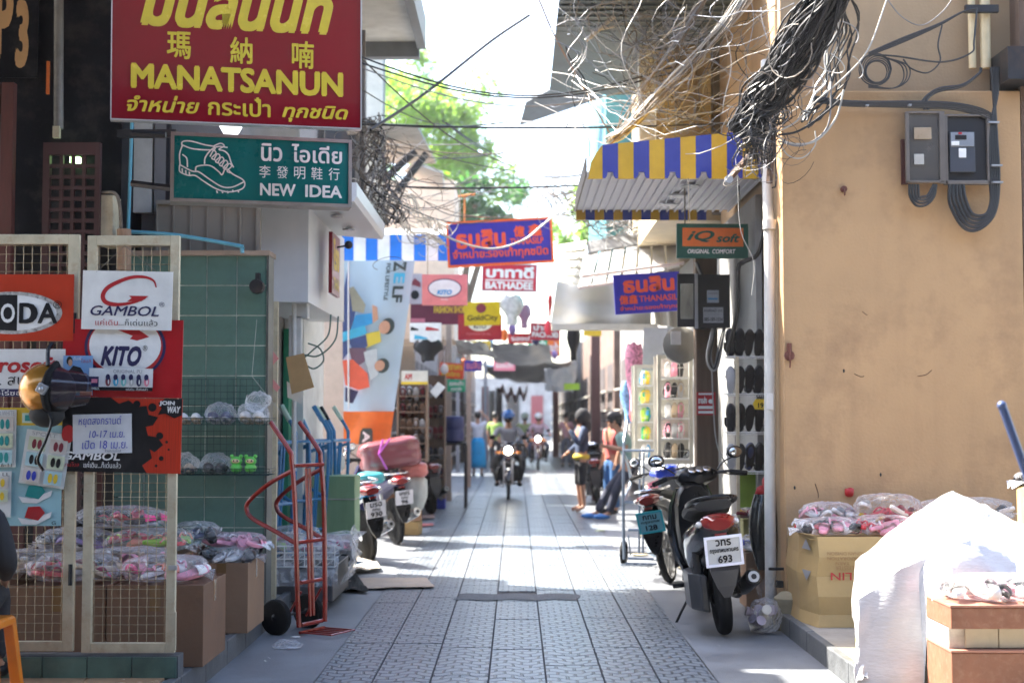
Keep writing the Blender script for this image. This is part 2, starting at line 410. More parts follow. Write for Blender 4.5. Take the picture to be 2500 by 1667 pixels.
# plinth of green tile under the gate
pn = MB().bb(-4.2, -1.775, 7.54, 7.66, .13, .255).build('gate_plinth', KERB)
tag(pn, 'low plinth of green tiles under the cream mesh gate', 'plinth')
for i in range(10):
    MB().bb(-1.78 - (i + 1) * .235 + .004, -1.78 - i * .235 - .003, 7.528, 7.545, .143, .25).build('tile', GREENT, pn, world=True)
# green tiled wall end
GX0, GX1, GY = -2.87, -1.80, 10.3
gw = MB().bb(GX0, GX1 - .012, GY + .002, GY + .2, .13, 2.68).build('green_tiled_wall', GROUT)
tag(gw, 'wall end covered in dark green square tiles, capped with a thin ledge', 'wall')
tm = MB().bb(-.1062, .1062, 0, .010, -.1062, .1062).mesh('tile', GREENT)
gwM = XF[gw.name].translation
for r_ in range(12):
    for c in range(5):
        x = GX1 - .012 - .109 - c * .2185; z = 2.68 - .109 - r_ * .2185
        inst(tm, 'tile', gw, (x - gwM.x, GY - .002 - gwM.y + rnd.uniform(-.001, .001), z - gwM.z), (rnd.uniform(-.006, .006), 0, rnd.uniform(-.006, .006)))
MB().bb(GX0, GX1 + .01, GY - .03, GY + .25, 2.68, 2.715).build('ledge', mat('weathered_trim', (.3, .22, .16), .8, dirt=.6), gw, world=True)
MB().bb(GX1 - .011, GX1 + .004, GY - .012, GY + .2, .13, 2.68).build('edge_strip', mat('dark_trim', (.12, .13, .12), .4, .4), gw, world=True)
lampM = MB(); p = W(628, 700, 10.2); lampM.lathe([(.0, -.05), (.05, -.045), (.055, 0), (.045, .03), (.05, .05)], 12, Matrix.Translation(p) @ Matrix.Rotation(R(90), 4, 'X')).box(p + Vector((0, .03, .05)), (.03, .06, .1))
tag(lampM.build('spot_lamp', DARKM, smooth=True), 'small rusty spot lamp fixed high on the green tiled wall', 'lamp')
# --- folding mesh gate: two cream panels
WIRE = mat('crimped_wire', (.30, .24, .15), .5, .5, var=.25, vs=30)
def gate_panel(name, label, x0, x1, y0, y1, lw, rw, Y, group):
    a = W(x0, y1, Y); b = W(x1, y0, Y); X0, X1, Z0, Z1 = a.x, b.x, a.z, b.z
    t = thing(name, label, 'gate', (X0, Y, Z0), group=group)
    fw = .052
    fb = MB()
    for q in ((X0, X0 + lw, Z0, Z1), (X1 - rw, X1, Z0, Z1), (X0 + lw, X1 - rw, Z0, Z0 + fw), (X0 + lw, X1 - rw, Z1 - fw, Z1)):
        fb = MB().bb(q[0], q[1], Y - .017, Y + .017, q[2], q[3]); fb.build('frame_bar', CREAM, t, bev=.003, world=True)
    wb = MB(); s = .0466
    n = int((X1 - X0 - lw - rw) / s); off = ((X1 - X0 - lw - rw) - n * s) / 2
    for i in range(0, n + 1):
        x = X0 + lw + off + i * s; pts = []
        m_ = int((Z1 - Z0 - 2 * fw) / (s / 2))
        for k in range(m_ + 1): pts.append((x + .0008 * math.sin(k * 2.1), Y + (.0022 if k % 2 else -.0022) * (1 if i % 2 else -1), Z0 + fw + k * s / 2))
        wb.tube(pts, .0017, 4, cap=False)
    m_ = int((Z1 - Z0 - 2 * fw) / s)
    for j in range(1, m_ + 1):
        z = Z0 + fw + j * s; k_ = int((X1 - X0 - lw - rw) / (s / 2)) + 1
        wb.tube([(X0 + lw + min(k * s / 2, X1 - X0 - lw - rw), Y + (-.0022 if k % 2 else .0022) * (1 if j % 2 else -1), z) for k in range(k_ + 1)], .0017, 4, cap=False)
    wb.build('wire_mesh', WIRE, t, world=True)
    return t, X0, X1, Z0, Z1
GYY = 7.58
g1 = gate_panel('mesh_gate', 'left leaf of the cream wire mesh gate, cut by the photo edge', -160, 196, 573, 1588, .05, .058, GYY, 'wire mesh gate leaves')
g2 = gate_panel('mesh_gate', 'right leaf of the cream wire mesh gate with chipped paint', 200, 440, 576, 1592, .05, .048, GYY, 'wire mesh gate leaves')
for z in (.62, 1.95):
    MB().tube([(W(198, 0, GYY).x, GYY - .022, z), (W(198, 0, GYY).x, GYY - .022, z + .11)], .011, 8).build('hinge', DARKM, g2[0], world=True)
MB().bb(W(437, 0, GYY).x, W(450, 0, GYY).x, GYY - .02, GYY + .0, .28, .48).build('latch_post', CREAM, g2[0], world=True)
MB().bb(W(432, 0, GYY).x, W(452, 0, GYY).x, GYY - .03, GYY - .018, .70, .725).build('latch', STEEL, g2[0], world=True)
# posters and boards on the gate
def board(name, label, x0, y0, x1, y1, Y, m, roll=0., t=.006, cat='sign', bev=0, group=None):
    return signpx(name, label, cat, x0, y1, x1, y1 + roll, y0, Y, Y, t, m, bev=bev, group=group)
Yb = GYY - .035
s = board('shoe_brand_board', 'orange red board with white oval and black letters DDA', -90, 670, 178, 832, Yb, mat('orange_red_board', (.46, .032, .006), .35))
s.ell(.44, .58, .46, .32, mat('crinkled_foil', (.5, .48, .45), .3, .3, var=.5, vs=40)); s.ell(.42, .58, .43, .27, WHITE)
s.poly([(0.03, .45), (.12, .36), (.35, .31), (.49, .31), (.49, .85), (.3, .84), (.12, .8), (.03, .72)], BLACKP)
s.text('O', .34, .44, .47, .73, WHITE, .02); s.text('D', .51, .43, .65, .74, BLACKP, .03); s.text('DA', .51, .43, .86, .74, BLACKP, .03); s.text('®', .82, .40, .90, .52, BLACKP)
s = board('shoe_brand_board', 'white board with red script letters rosof behind the gold helmet', -70, 852, 158, 968, Yb + .002, mat('white_board', (.7, .69, .66), .4))
s.text('rosoft', .28, .17, .93, .5, REDP, .035, .15); s.text('. สบาย', .3, .58, .75, .76, BLACKP); s.rect(0, .84, 1, 1, NAVYP); s.text('แอโร่ซอฟ', .2, .86, .62, .97, WHITE)
s = board('hanging_board', 'white board with a big red swoosh letter over the word GAMBOL', 198, 660, 418, 803, Yb - .03, mat('white_enamel_board', (.76, .74, .69), .35), roll=4, bev=.0)
gr = [(.82, .27), (.79, .16), (.7, .1), (.56, .1), (.42, .17), (.28, .29), (.23, .43), (.27, .54), (.4, .575), (.58, .53), (.70, .455)]
s.line(gr, lambda u: .006 + .017 * math.sin(min(1, u * 1.25) * math.pi * .62) * (1 if u < .75 else max(.25, (1 - u) * 4)), REDP, sm=6)
s.poly([(.52, .42), (.74, .42), (.66, .51), (.50, .52), (.55, .46)], REDP)
s.text('GAMBOL', .10, .595, .86, .765, NAVYP, .012, .25); s.text('®', .86, .52, .92, .6, NAVYP); s.text('แค่เดิน', .16, .82, .41, .93, REDP); s.text('...ก็เด่นแล้ว', .42, .82, .85, .93, BLACKP)
for fx in (.17, .84):
    a = W(198 + 220 * fx, 664, Yb - .03); MB().tube([a, W(305, 600, Yb)], .0015, 4).build('hanging_string', CABBR, s.e, world=True)
def flipflops(s, x0, y0, x1, y1, n=6, cs=None):
    cs = cs or [MARP, SKYP, mat('mint_print', (.2, .55, .5), .5), mat('pale_grey_print', (.5, .5, .47), .5), NAVYP, PINKP]
    for i in range(n):
        cx = x0 + (x1 - x0) * (i + .5) / n; cy = (y0 + y1) / 2; rx = (x1 - x0) / n * .34; ry = (y1 - y0) * .5
        s.ell(cx - rx * .1, cy + ry * .2, rx, ry * .8, cs[i % len(cs)], 'print_sandal', 14)
        s.ell(cx - rx * .2, cy - ry * .45, rx * .85, ry * .5, NAVYP, 'print_sandal', 12)
        s.ell(cx + rx * .1, cy + ry * .3, rx * .28, ry * .4, WHITE, 'print_sandal', 10)
s = board('shoe_brand_board', 'red board with white oval and blue script letters KITO', 150, 778, 443, 968, Yb + .004, mat('red_board', (.40, .006, .012), .3), roll=4)
s.ell(.52, .35, .34, .43, NAVYP); s.ell(.52, .35, .315, .395, REDP); s.ell(.52, .33, .30, .36, WHITE)
s.poly([(.40, .1), (.62, .12), (.72, .22), (.62, .27), (.56, .25), (.58, .21)], REDP); s.text('KITO', .32, .34, .66, .6, NAVYP, .05, .3); s.text('®', .67, .33, .71, .4, BLACKP)
s.rect(.22, -.03, .77, .08, WHITE); flipflops(s, .42, -.03, .76, .045); s.rect(.22, .08, .77, .115, BLACKP); s.text('GAMBOL', .28, .085, .37, .11, WHITE); s.text('แค่เดิน...ก็เด่นแล้ว', .5, .083, .74, .112, WHITE)
s.rect(.24, .63, .77, .87, WHITE, 'sticker'); s.rect(.24, .87, .77, .915, BLACKP); s.text('ORIGINAL PU', .44, .645, .68, .69, GREYP); flipflops(s, .37, .70, .76, .86); s.rect(.25, .74, .33, .87, NAVYP); s.rect(.27, .77, .32, .82, PINKP); s.text('GAMBOL', .25, .875, .34, .91, WHITE); s.text('แค่เดิน...ก็เด่นแล้ว', .56, .875, .74, .912, WHITE)
s = board('small_poster', 'small sky blue poster of a man in black beside the helmet', 153, 868, 225, 965, Yb - .02, mat('pale_blue_poster', (.2, .36, .6), .4), cat='poster')
s.poly([(.1, .9), (.12, .45), (.35, .25), (.6, .3), (.85, .6), (.8, .95)], BLACKP); s.ell(.22, .13, .1, .11, HAIR); s.ell(.25, .18, .07, .09, SKINP); s.text('อัมพ์', .35, .03, .62, .12, WHITE); s.text('ไอมส์', .62, .08, .95, .18, REDP); s.rect(.6, .9, 1, 1, ORP)
s = board('splatter_poster', 'black and red ink splatter poster, handwritten paper taped on it', 148, 968, 440, 1150, Yb + .006, mat('vivid_red_poster', (.52, .028, .006), .35, stretch=(60, 1, 1), var=.25, vs=3), roll=6, cat='poster')
sp = [(0, 0), (.40, 0), (.47, .08), (.55, .03), (.62, .12), (.7, .1), (.72, .22), (.80, .25), (.76, .36), (.70, .38), (.72, .5), (.80, .52), (.85, .62), (.78, .72), (.74, .68), (.76, .8), (.68, .9), (.72, 1), (0, 1)]
s.poly(sp, BLACKP)
for cx, cy, r_ in ((.75, .12, .035), (.73, .27, .03), (.82, .5, .03), (.62, .08, .03), (.88, .58, .012), (.9, .68, .01), (.84, .8, .02), (.8, .9, .012)): s.ell(cx, cy, r_, r_ * 1.6, BLACKP, 'print_blot', 18)
s.poly([(.80, .06), (.86, 0), (1, 0), (1, .22), (.94, .26), (.86, .2), (.8, .22), (.83, .13)], BLACKP); s.text('JOIN', .81, .03, .94, .1, WHITE, .05); s.text('WAY', .88, .1, .99, .19, WHITE, .05, .2)
s.ell(.06, .5, .055, .12, REDP); s.text('GAMBOL', .02, .73, .5, .84, WHITE, .02, .2); s.text('แกมโบล', .02, .87, .16, .93, REDP); s.text('แค่เดิน...ก็เด่นแล้ว', .2, .86, .51, .94, WHITE)
s = board('paper_note', 'white handwritten note in blue ink taped on the splatter poster', 178, 1012, 322, 1108, Yb - .012, mat('note_paper', (.62, .63, .64), .6), roll=-3, cat='note', t=.002)
s.text('หยุดสงกรานต์', .1, .06, .83, .33, BLUEP, .0, .1); s.text('10-17 เม.ย.', .28, .42, .88, .6, BLUEP, 0, .15); s.text('เปิด 18 เม.ย.', .16, .66, .93, .88, BLUEP, 0, .1)
s.text('ร้านแกมโบล', .55, .89, .82, .97, NAVYP)
s = board('slipper_poster', 'pale blue poster of teal and red slippers under leaflets on gate', -60, 995, 148, 1283, Yb + .008, mat('pale_teal_poster', (.33, .55, .58), .4), cat='poster')
s.rect(0, 0, 1, .15, YELP); s.text('O', .70, .03, .78, .12, BLACKP, .05)
for cy, c in ((.72, TEALP), (.9, REDP)):
    s.poly([(.5, cy + .03), (.66, cy + .05), (.9, cy - .02), (.88, cy + .03), (.72, cy + .09), (.55, cy + .085)], WHITE); s.poly([(.58, cy + .03), (.62, cy - .06), (.76, cy - .065), (.82, cy - .01), (.74, cy + .055)], c)
s.ell(.75, .29, .06, .06, NAVYP); s.text('G', .90, .96, .95, .99, BLACKP)
def leaflet(x0, y0, x1, y1, roll, lb, cs):
    s = board('shoe_leaflet', lb, x0, y0, x1, y1, Yb - .006, mat('leaflet_paper', (.66, .67, .64), .5), roll=roll, cat='leaflet', t=.002)
    for i, c in enumerate(cs):
        u, v = i % 2, i // 2
        s.rect(.08 + u * .48, .12 + v * .29, .46 + u * .48, .37 + v * .29, mat('swatch%d' % (i % 3), ((.55, .6, .42), (.6, .55, .5), (.4, .58, .6))[i % 3], .5))
        for d in (-.06, .06): s.ell(.27 + u * .48 + d, .25 + v * .29, .05, .09, c, 'print_sandal', 12)
    return s
s = leaflet(45, 1045, 155, 1178, 16, 'white leaflet with six pairs of sandals hanging on pale teal poster', [MARP, MARP, BLACKP, BLACKP, BLUEP, YELP]); s.text('SPORT', .15, .02, .7, .09, GREYP)
s = leaflet(-70, 1000, 38, 1140, 0, 'white leaflet with green slippers at far left of the gate', [GREENP, TEALP, GREENP, TEALP, GREENP, TEALP]); s.text('SLIPPER WHITE', .38, .02, .98, .1, GREYP); s.text('6-11', .7, .93, .95, .99, BLACKP)
s = leaflet(-80, 1150, 26, 1262, 0, 'lower white leaflet at far left of gate marked LL', [GREENP, YELP, GREENP, YELP]); s.text('- LL', .7, .03, .98, .1, BLACKP)
s = board('small_card', 'small pale green card under the gold helmet', 54, 1008, 125, 1032, Yb - .008, mat('mint_card', (.5, .65, .55), .5), cat='card', t=.002); s.rect(.1, .2, .5, .8, TEALP)
# helmet on a strap
hc = W(125, 950, 7.42); he = thing('motorcycle_helmet', 'gold and black open helmet with dark visor hanging on the gate', 'helmet', hc)
GOLD = mat('gold_paint', (.50, .22, .03), .25, .5, var=.1, coat=.7)
RY = Euler((0, 0, 0))
b = MB().ball((-.03, 0, 0), (.135, .13, .135), 28, 20, f=lambda d: 1 if d.x < .35 else .985); b.build('shell', GOLD, he, smooth=2)
b = MB()
for i in range(15):
    pass
b.ball((-.015, 0, -.005), (.140, .137, .139), 28, 20, f=lambda d: 1 if d.x > .28 else .9); b.build('front_band', BLACKPL, he, smooth=2)
b = MB().tube([(.03, .08, .06), (.03, -.02, .13), (.02, -.1, .08), (.0, -.135, .0), (.01, -.1, -.09), (.02, 0, -.13)], .02, 8); b.build('rim_seal', RUBBER, he, smooth=2)
def vis(u, v):
    a = R(-72 + 144 * u); r0 = .145 + .1 * v
    return Vector((.02 + .20 * v * math.cos(a * .55) + .02, -.13 * math.cos(a * .9) * (1 - .25 * v) + .0, .115 * math.sin(a) * (1 - .25 * v)))
MB().grid(vis, 14, 6).build('visor', mat('smoke_visor', (.03, .02, .03), .08, var=0, alpha=.75, coat=1), he, smooth=2)
b = MB().box((.0, -.142, -.0), (.05, .03, .05), rot=Euler((0, .5, 0))).ball((.0, -.16, 0), .013, 8, 6); b.build('visor_hinge', STEEL, he, bev=.004)
b = MB().tube(spline([(.0, -.06, .12), (-.01, -.03, .2), (0, 0, .24)], 5), .011, 6).tube(spline([(-.02, -.08, -.1), (.03, -.08, -.16), (.01, -.1, -.26), (-.03, -.1, -.36), (.0, -.1, -.42)], 6), .008, 6); b.build('chin_strap', BLACKPL, he)
b = MB().ball((-.02, 0, -.13), (.09, .09, .07), 16, 10); b.build('padding', mat('black_foam', (.02, .02, .02), .9), he, smooth=2)

# --- boxes of sandals
def carton(name, lb, x0, x1, y0, y1, z0, z1, m, flaps=True, grp=None):
    t = thing(name, lb, 'box', ((x0 + x1) / 2, (y0 + y1) / 2, z0), group=grp)
    def f(u, v): return None
    b = MB(); t_ = .006
    for q in ((x0, x1, y0, y0 + t_, z0, z1), (x0, x1, y1 - t_, y1, z0, z1), (x0, x0 + t_, y0 + t_, y1 - t_, z0, z1), (x1 - t_, x1, y0 + t_, y1 - t_, z0, z1)):
        MB().bb(*q).build('side_panel', m, t, world=True, bev=.002)
    MB().bb((x0 + x1) / 2 - .03, (x0 + x1) / 2 + .03, y0 - .0015, y0, z1 - .14, z1).build('tape_strip', mat('brown_tape', (.22, .12, .05), .2), t, world=True)
    MB().bb(x1, x1 + .0015, (y0 + y1) / 2 - .03, (y0 + y1) / 2 + .03, z1 - .12, z1).build('tape_strip', mat('brown_tape', (.22, .12, .05), .2), t, world=True)
    MB().bb(x0 + t_, x1 - t_, y0 + t_, y1 - t_, z1 - .02, z1 - .012).build('top_panel', m, t, world=True)
    return t
carton('cardboard_box', 'front brown cardboard box just right of gate under the pink bags', -2.245, -1.715, 7.86, 8.46, .142, .585, CARD, grp='brown boxes on the left platform')
carton('cardboard_box', 'brown cardboard box behind the gate, leftmost of the front boxes', -2.79, -2.255, 7.87, 8.45, .142, .58, CARD, grp='brown boxes on the left platform')
carton('cardboard_box', 'brown cardboard box by the hand truck, second box from the gate', -2.04, -1.70, 9.08, 9.66, .142, .582, CARD2, grp='brown boxes on the left platform')
for x0, x1, lb in ((-3.0, -2.56, 'brown box in the back row behind the gate, left side'), (-2.54, -2.06, 'brown box in the back row behind the gate, right side')):
    carton('cardboard_box', lb, x0, x1, 8.62, 9.5, .142, .66, CARD, grp='brown boxes on the left platform')
carton('cardboard_box', 'brown box at the far left edge behind the gate', -3.4, -2.81, 7.9, 8.6, .142, .62, CARD, grp='brown boxes on the left platform')

# --- sandals and plastic bags of sandals
def shoe_outline(L=.24, Wd=.085, n=16):
    pts = []
    for i in range(n):
        a = 2 * math.pi * i / n; c, s_ = math.cos(a), math.sin(a)
        wd = Wd / 2 * (1 + .18 * c) * (1 - .22 * math.exp(-((c + .1) / .35) ** 2))
        pts.append((c * L / 2, s_ * wd))
    return pts
_sl = {}
def slipper_mesh(cm, sm, style=0):
    k = (cm.name, sm.name, style)
    if k in _sl: return _sl[k]
    b = MB(); o = shoe_outline()
    zf = lambda x: .012 * max(0, -x / .12) ** 1.5 + .006 * max(0, x / .12) ** 2
    b.mi = 1; b.loft([[Vector((x * s_, y * s_, z + zf(x))) for x, y in o] for s_, z in ((.93, 0), (1, .006), (1, .02), (.95, .027))])
    b.mi = 0
    if style == 0:      # crossed strap
        def st(u, v):
            a = math.pi * u; return Vector((.015 + .07 * v, -.044 * math.cos(a) * (1 - .15 * v), .018 + (.05 - .022 * v) * math.sin(a)))
        b.grid(st, 10, 4)
        def st2(u, v):
            a = math.pi * u; return Vector((.015 + .07 * v, -.041 * math.cos(a) * (1 - .15 * v), .016 + (.046 - .022 * v) * math.sin(a)))
        b.grid(st2, 10, 4)
    elif style == 1:    # thong
        for s_ in (-1, 1): b.tube(spline([(.075, 0, .03), (.04, s_ * .025, .055), (-.01, s_ * .042, .03)], 4), .007, 6)
    else:               # closed shoe
        b.ball((.05, 0, .035), (.075, .043, .04), 14, 8); b.tube(spline([(-.1, 0, .06), (-.06, .04, .055), (.0, .042, .05)], 3), .011, 6); b.tube(spline([(-.1, 0, .06), (-.06, -.04, .055), (.0, -.042, .05)], 3), .011, 6); b.ball((-.09, 0, .04), (.03, .036, .035), 10, 6)
    _sl[k] = b.mesh('sandal', [cm, sm], smooth=True); return _sl[k]
PK = mat('hot_pink_foam', (.80, .04, .22), .45); PK2 = mat('light_pink_foam', (.78, .32, .42), .45); PK3 = mat('red_foam', (.55, .025, .045), .45)
WF = mat('white_foam', (.75, .72, .7), .5); BF = mat('black_foam_sole', (.009, .008, .011), .5); NF = mat('navy_foam', (.04, .05, .13), .5)
PUR = mat('purple_foam', (.25, .16, .36), .5); GF = mat('lime_foam', (.3, .55, .04), .5); SF = mat('salmon_foam', (.75, .25, .15), .5); BE = mat('beige_leather', (.5, .38, .26), .5); SILV = mat('silver_grey_foam', (.45, .45, .47), .35)
CYF = mat('cyan_foam', (.05, .35, .55), .5)
def bag(loc, dims, cols_, lb, rz=0, n=7, seed=0, grp='clear bags of sandals on the left boxes', name='bag_of_sandals', styles=(0, 1), shell=FILM, tilt=0, world_scale=1):
    r = random.Random(seed * 31 + 5)
    t = thing(name, lb, 'bag', loc, rz, grp)
    dx, dy, dz = dims
    for i in range(n):
        a, bcol = r.choice(cols_), r.choice(cols_)
        fx = (i % max(1, n // 2 + n % 2)) / max(1, (n // 2 + n % 2) - 1) - .5 if n > 2 else 0
        row = i // max(1, n // 2 + n % 2) - .5
        inst(slipper_mesh(a, bcol, r.choice(styles)), 'sandal', t, (fx * dx * .78, row * dy * .42 + r.uniform(-.02, .02), .012 + r.uniform(0, max(.0, dz - .09))), (r.uniform(-.35, .35), r.uniform(-.3, .3), math.pi / 2 * (1 if r.random() < .7 else .6) + r.uniform(-.5, .5)), (.95,) * 3)
    sd = r.uniform(0, 90)
    def ff(d):
        e = 1 / max(1e-3, (abs(d.x) ** 3.2 + abs(d.y) ** 3.2 + abs(d.z) ** 2.4) ** (1 / 3.0))
        k = noise.noise(d * 3.1 + Vector((sd, 0, 0))) * .14 + abs(noise.noise(d * 8 + Vector((0, sd, 0)))) * .13 - .03
        return e * (1 + k) * .98
    b = MB().ball((0, 0, dz / 2), (dx / 2 * 1.04, dy / 2 * 1.04, dz / 2 * 1.12), 36, 18, f=ff)
    b.v = [Vector((p.x, p.y, max(.002, p.z))) for p in b.v]
    # gathered corner flaps
    for s_ in (-1, 1):
        def fl(u, v, s_=s_): return Vector((s_ * (dx / 2 + .06 * u), (v - .5) * dy * (.9 - .5 * u), dz * .35 + .03 * math.sin(v * 9 + sd) * u - .02 * u))
        b.grid(fl, 3, 8)
    b.build('plastic_film', shell, t, smooth=2)
    return t
pinks = [PK, PK2, WF, PK3]
bag((-2.0, 8.15, .585), (.44, .5, .13), [PK, PK2, WF, SF], 'clear bag of bright pink slippers on the front box, nearest', .05, 8, 1)
bag((-2.52, 8.15, .585), (.46, .5, .14), [PK3, PK, WF, BE], 'clear bag of red slippers seen through the middle of gate', -.05, 8, 2)
bag((-2.3, 9.0, .665), (.5, .5, .14), [PK3, PK3, GF, SF], 'clear bag of red sandals with lime straps in the back row', .0, 8, 3)
bag((-2.78, 9.0, .665), (.42, .5, .14), [PUR, SILV, BF], 'clear bag of purple and grey sandals at the left in back row', .1, 8, 4)
bag((-2.28, 8.5, .62), (.5, .3, .11), [BE, SILV, BF, PK2], 'clear bag of beige and grey sandals between the box rows', .05, 6, 5)
bag((-2.55, 9.2, .80), (.52, .45, .13), [PK3, BF, PK, BF], 'clear bag of black and red sandals piled highest at the back', -.2, 8, 6)
bag((-2.86, 8.25, .62), (.35, .4, .12), [BE, WF, BF], 'clear bag of beige sandals next to the seated person', .1, 6, 7)
bag((-2.1, 9.35, .70), (.3, .35, .12), [NF, SILV, BF], 'clear bag of dark shoes just left of the second box', .1, 6, 17)
bag((-1.87, 9.33, .575), (.35, .5, .09), [BF, WF, BF], 'clear bag of black and white sandals on box by hand truck', .05, 8, 8)
bag((-1.85, 9.47, .65), (.36, .34, .09), [PK2, PK2, WF], 'clear bag of pale pink slippers on top of black and white ones', -.1, 8, 9)

# --- wire grid and shoe baskets on the green wall
GW = mat('dark_green_wire', (.02, .045, .04), .5, .4)
def wires(b, x0, x1, z0, z1, y, s=.046, r=.0022):
    k = int(round((x1 - x0) / s))
    for i in range(k + 1): b.tube([(x0 + (x1 - x0) * i / k, y, z0), (x0 + (x1 - x0) * i / k, y, z1)], r, 4)
    k = int(round((z1 - z0) / s))
    for i in range(k + 1): b.tube([(x0, y - .003, z0 + (z1 - z0) * i / k), (x1, y - .003, z0 + (z1 - z0) * i / k)], r, 4)
    return b
gx0, gx1 = W(438, 0, 10.2).x, W(640, 0, 10.2).x; gz1 = W(0, 925, 10.2).z; gz0 = W(0, 1148, 10.2).z
t = thing('wire_shoe_rack', 'dark wire grid rack with two baskets on the green tiled wall', 'rack', (gx0, 10.2, gz0))
wires(MB(), gx0, gx1, gz0, gz1, 10.24).build('wire_grid', GW, t, world=True)
for z in (W(0, 1036, 10.1).z, W(0, 1158, 10.1).z):
    b = MB()
    for yy in (10.23, 10.17, 10.1, 10.03, 9.98): b.tube([(gx0, yy, z), (gx1 + .12, yy, z)], .0024, 4)
    for i in range(22): x = gx0 + (gx1 + .12 - gx0) * i / 21; b.tube([(x, 10.23, z), (x, 9.98, z), (x, 9.98, z + .045)], .0018, 4)
    for zz in (.022, .045): b.tube([(gx0, 9.98, z + zz), (gx1 + .12, 9.98, z + zz), (gx1 + .12, 10.23, z + zz)], .0024, 4)
    b.build('basket', GW, t, world=True)
zs = (W(0, 1032, 10.1).z, W(0, 1154, 10.1).z)
def pair(px, z, a, b_, lb, style=2, sc=1., name='pair_of_shoes', Y=10.1, cov=None, grp=None, rz=-1.57, gap=.085):
    t = thing(name, lb, 'shoes', (W(px, 0, Y).x, Y, z), group=grp)
    for s_ in (-1, 1): inst(slipper_mesh(a, b_, style), 'shoe', t, (s_ * gap / 2, 0, 0), (0, -.25, rz + s_ * .08), (sc,) * 3)
    if cov:
        sd = px
        b = MB().ball((0, 0, .06), (.11, .12, .085), 24, 14, f=lambda d: 1 + .22 * noise.noise(d * 3.3 + Vector((sd, 0, 0)))); b.v = [Vector((p.x, p.y, max(.001, p.z))) for p in b.v]
        if cov == 2: b.ball((.03, 0, .15), (.09, .07, .07), 18, 10, f=lambda d: 1 + .4 * noise.noise(d * 4))
        b.build('plastic_film', FILM, t, smooth=2)
    return t
pair(478, zs[0], WF, BE, 'white baby sandals standing in the upper wire basket', 2, .8, grp='shoes in the wire baskets')
pair(550, zs[0], NF, SILV, 'navy and white shoes wrapped in clear plastic, upper wire basket', 2, .9, cov=1, grp='shoes in the wire baskets')
pair(628, zs[0], WF, BE, 'cream shoes in a puffed clear bag, right end of upper basket', 2, .95, cov=2, grp='shoes in the wire baskets')
pair(463, zs[1], BE, BF, 'black and tan shoes in the lower wire basket', 2, .8, cov=1, grp='shoes in the wire baskets')
pair(540, zs[1], BF, BF, 'black shoes in dark plastic in the lower basket', 2, .85, cov=1, grp='shoes in the wire baskets')
GFR = mat('frog_green', (.12, .5, .08), .4)
t = thing('cartoon_slippers', 'bright green animal faced slippers, lower basket right end', 'slippers', (W(606, 0, 10.05).x, 10.05, zs[1]))
for s_ in (-1, 1):
    b = MB().ball((s_ * .05, 0, .035), (.042, .06, .035), 14, 8).ball((s_ * .05, 0, .085), (.042, .035, .034), 14, 8).ball((s_ * .05 - .032, 0, .118), .015, 8, 6).ball((s_ * .05 + .032, 0, .118), .015, 8, 6); b.build('slipper', GFR, t, smooth=2)
    b = MB().ball((s_ * .05, -.03, .085), (.028, .012, .016), 10, 6); b.build('face_patch', mat('cream_face', (.7, .5, .3), .5), t, smooth=2)
    b = MB().ball((s_ * .05 - .013, -.04, .088), .006, 6, 4).ball((s_ * .05 + .013, -.04, .088), .006, 6, 4); b.build('eyes', BLACKP, t)
MB().tube([W(627, 780, 10.25), W(615, 918, 10.2), W(668, 985, 10.1), W(690, 1010, 10.1)], .0015, 4)
tag(MB().tube([W(627, 780, 10.26), W(615, 918, 10.2), W(668, 985, 10.1), W(690, 1012, 10.05)], .0016, 4).build('white_string', CABWH), 'thin white string tied from the green wall down to the basket', 'string')

# ============================================================ dark corner building behind the gate
DK = mat('black_stone_facade', (.006, .006, .009), .5, spec=.2, var=.35, vs=3, dirt=.6, dirtc=(.06, .055, .05), ds=4)
bld = thing('corner_shop_building', 'black stone fronted corner building with gold letters and brown doors', 'building', (-4.5, 10.4, 0))
MB().bb(-7.5, -2.9, 10.36, 14.0, 2.75, 5.75).build('upper_wall', DK, bld, world=True)
MB().bb(-7.5, -2.0, 4.6, 10.34, 4.64, 4.78).build('eave_or_shade_slab', DK, bld, world=True)  # slab above the view, added to shade the near lane
MB().bb(-7.5, -2.9, 12.0, 14.0, .13, 2.75).build('back_wall', mat('dark_interior', (.01, .008, .007), .8), bld, world=True)
for x0, x1 in ((W(-60, 0, 10).x, W(10, 0, 10).x), (W(14, 0, 10).x, W(44, 0, 10).x)):
    MB().bb(x0, x1, 9.95, 10.02, .14, W(0, 205, 10).z).build('door_post', WOODBR, bld, world=True, bev=.004)
# lattice door
Yl = 10.05; lx0, lx1 = W(112, 0, Yl).x, W(250, 0, Yl).x; lz1 = W(0, 348, Yl).z
lat = MB(); hx0, hx1 = W(128, 0, Yl).x, W(238, 0, Yl).x; hz1 = W(0, 378, Yl).z
lat.bb(lx0, hx0, Yl, Yl + .05, .14, lz1).bb(hx1, lx1, Yl, Yl + .05, .14, lz1).bb(hx0, hx1, Yl, Yl + .05, hz1, lz1)
st = (hx1 - hx0) / 4
for i in range(1, 4): lat.bb(hx0 + i * st - .012, hx0 + i * st + .012, Yl + .01, Yl + .04, .14, hz1)
z = hz1
while z > .3: z -= st * .97; lat.bb(hx0, hx1, Yl + .012, Yl + .038, z - .013, z + .013)
lat.build('lattice_door', mat('brown_lattice_paint', (.045, .015, .015), .5, var=.15), bld, world=True)
for i in range(5):
    x0 = -2.86 - .0; xx = W(-20 + i * 62, 0, 10.6).x
    MB().bb(xx, xx + .12, 10.6, 10.64, .14, 2.6).build('folding_door_panel', WOODBR, bld, world=True)
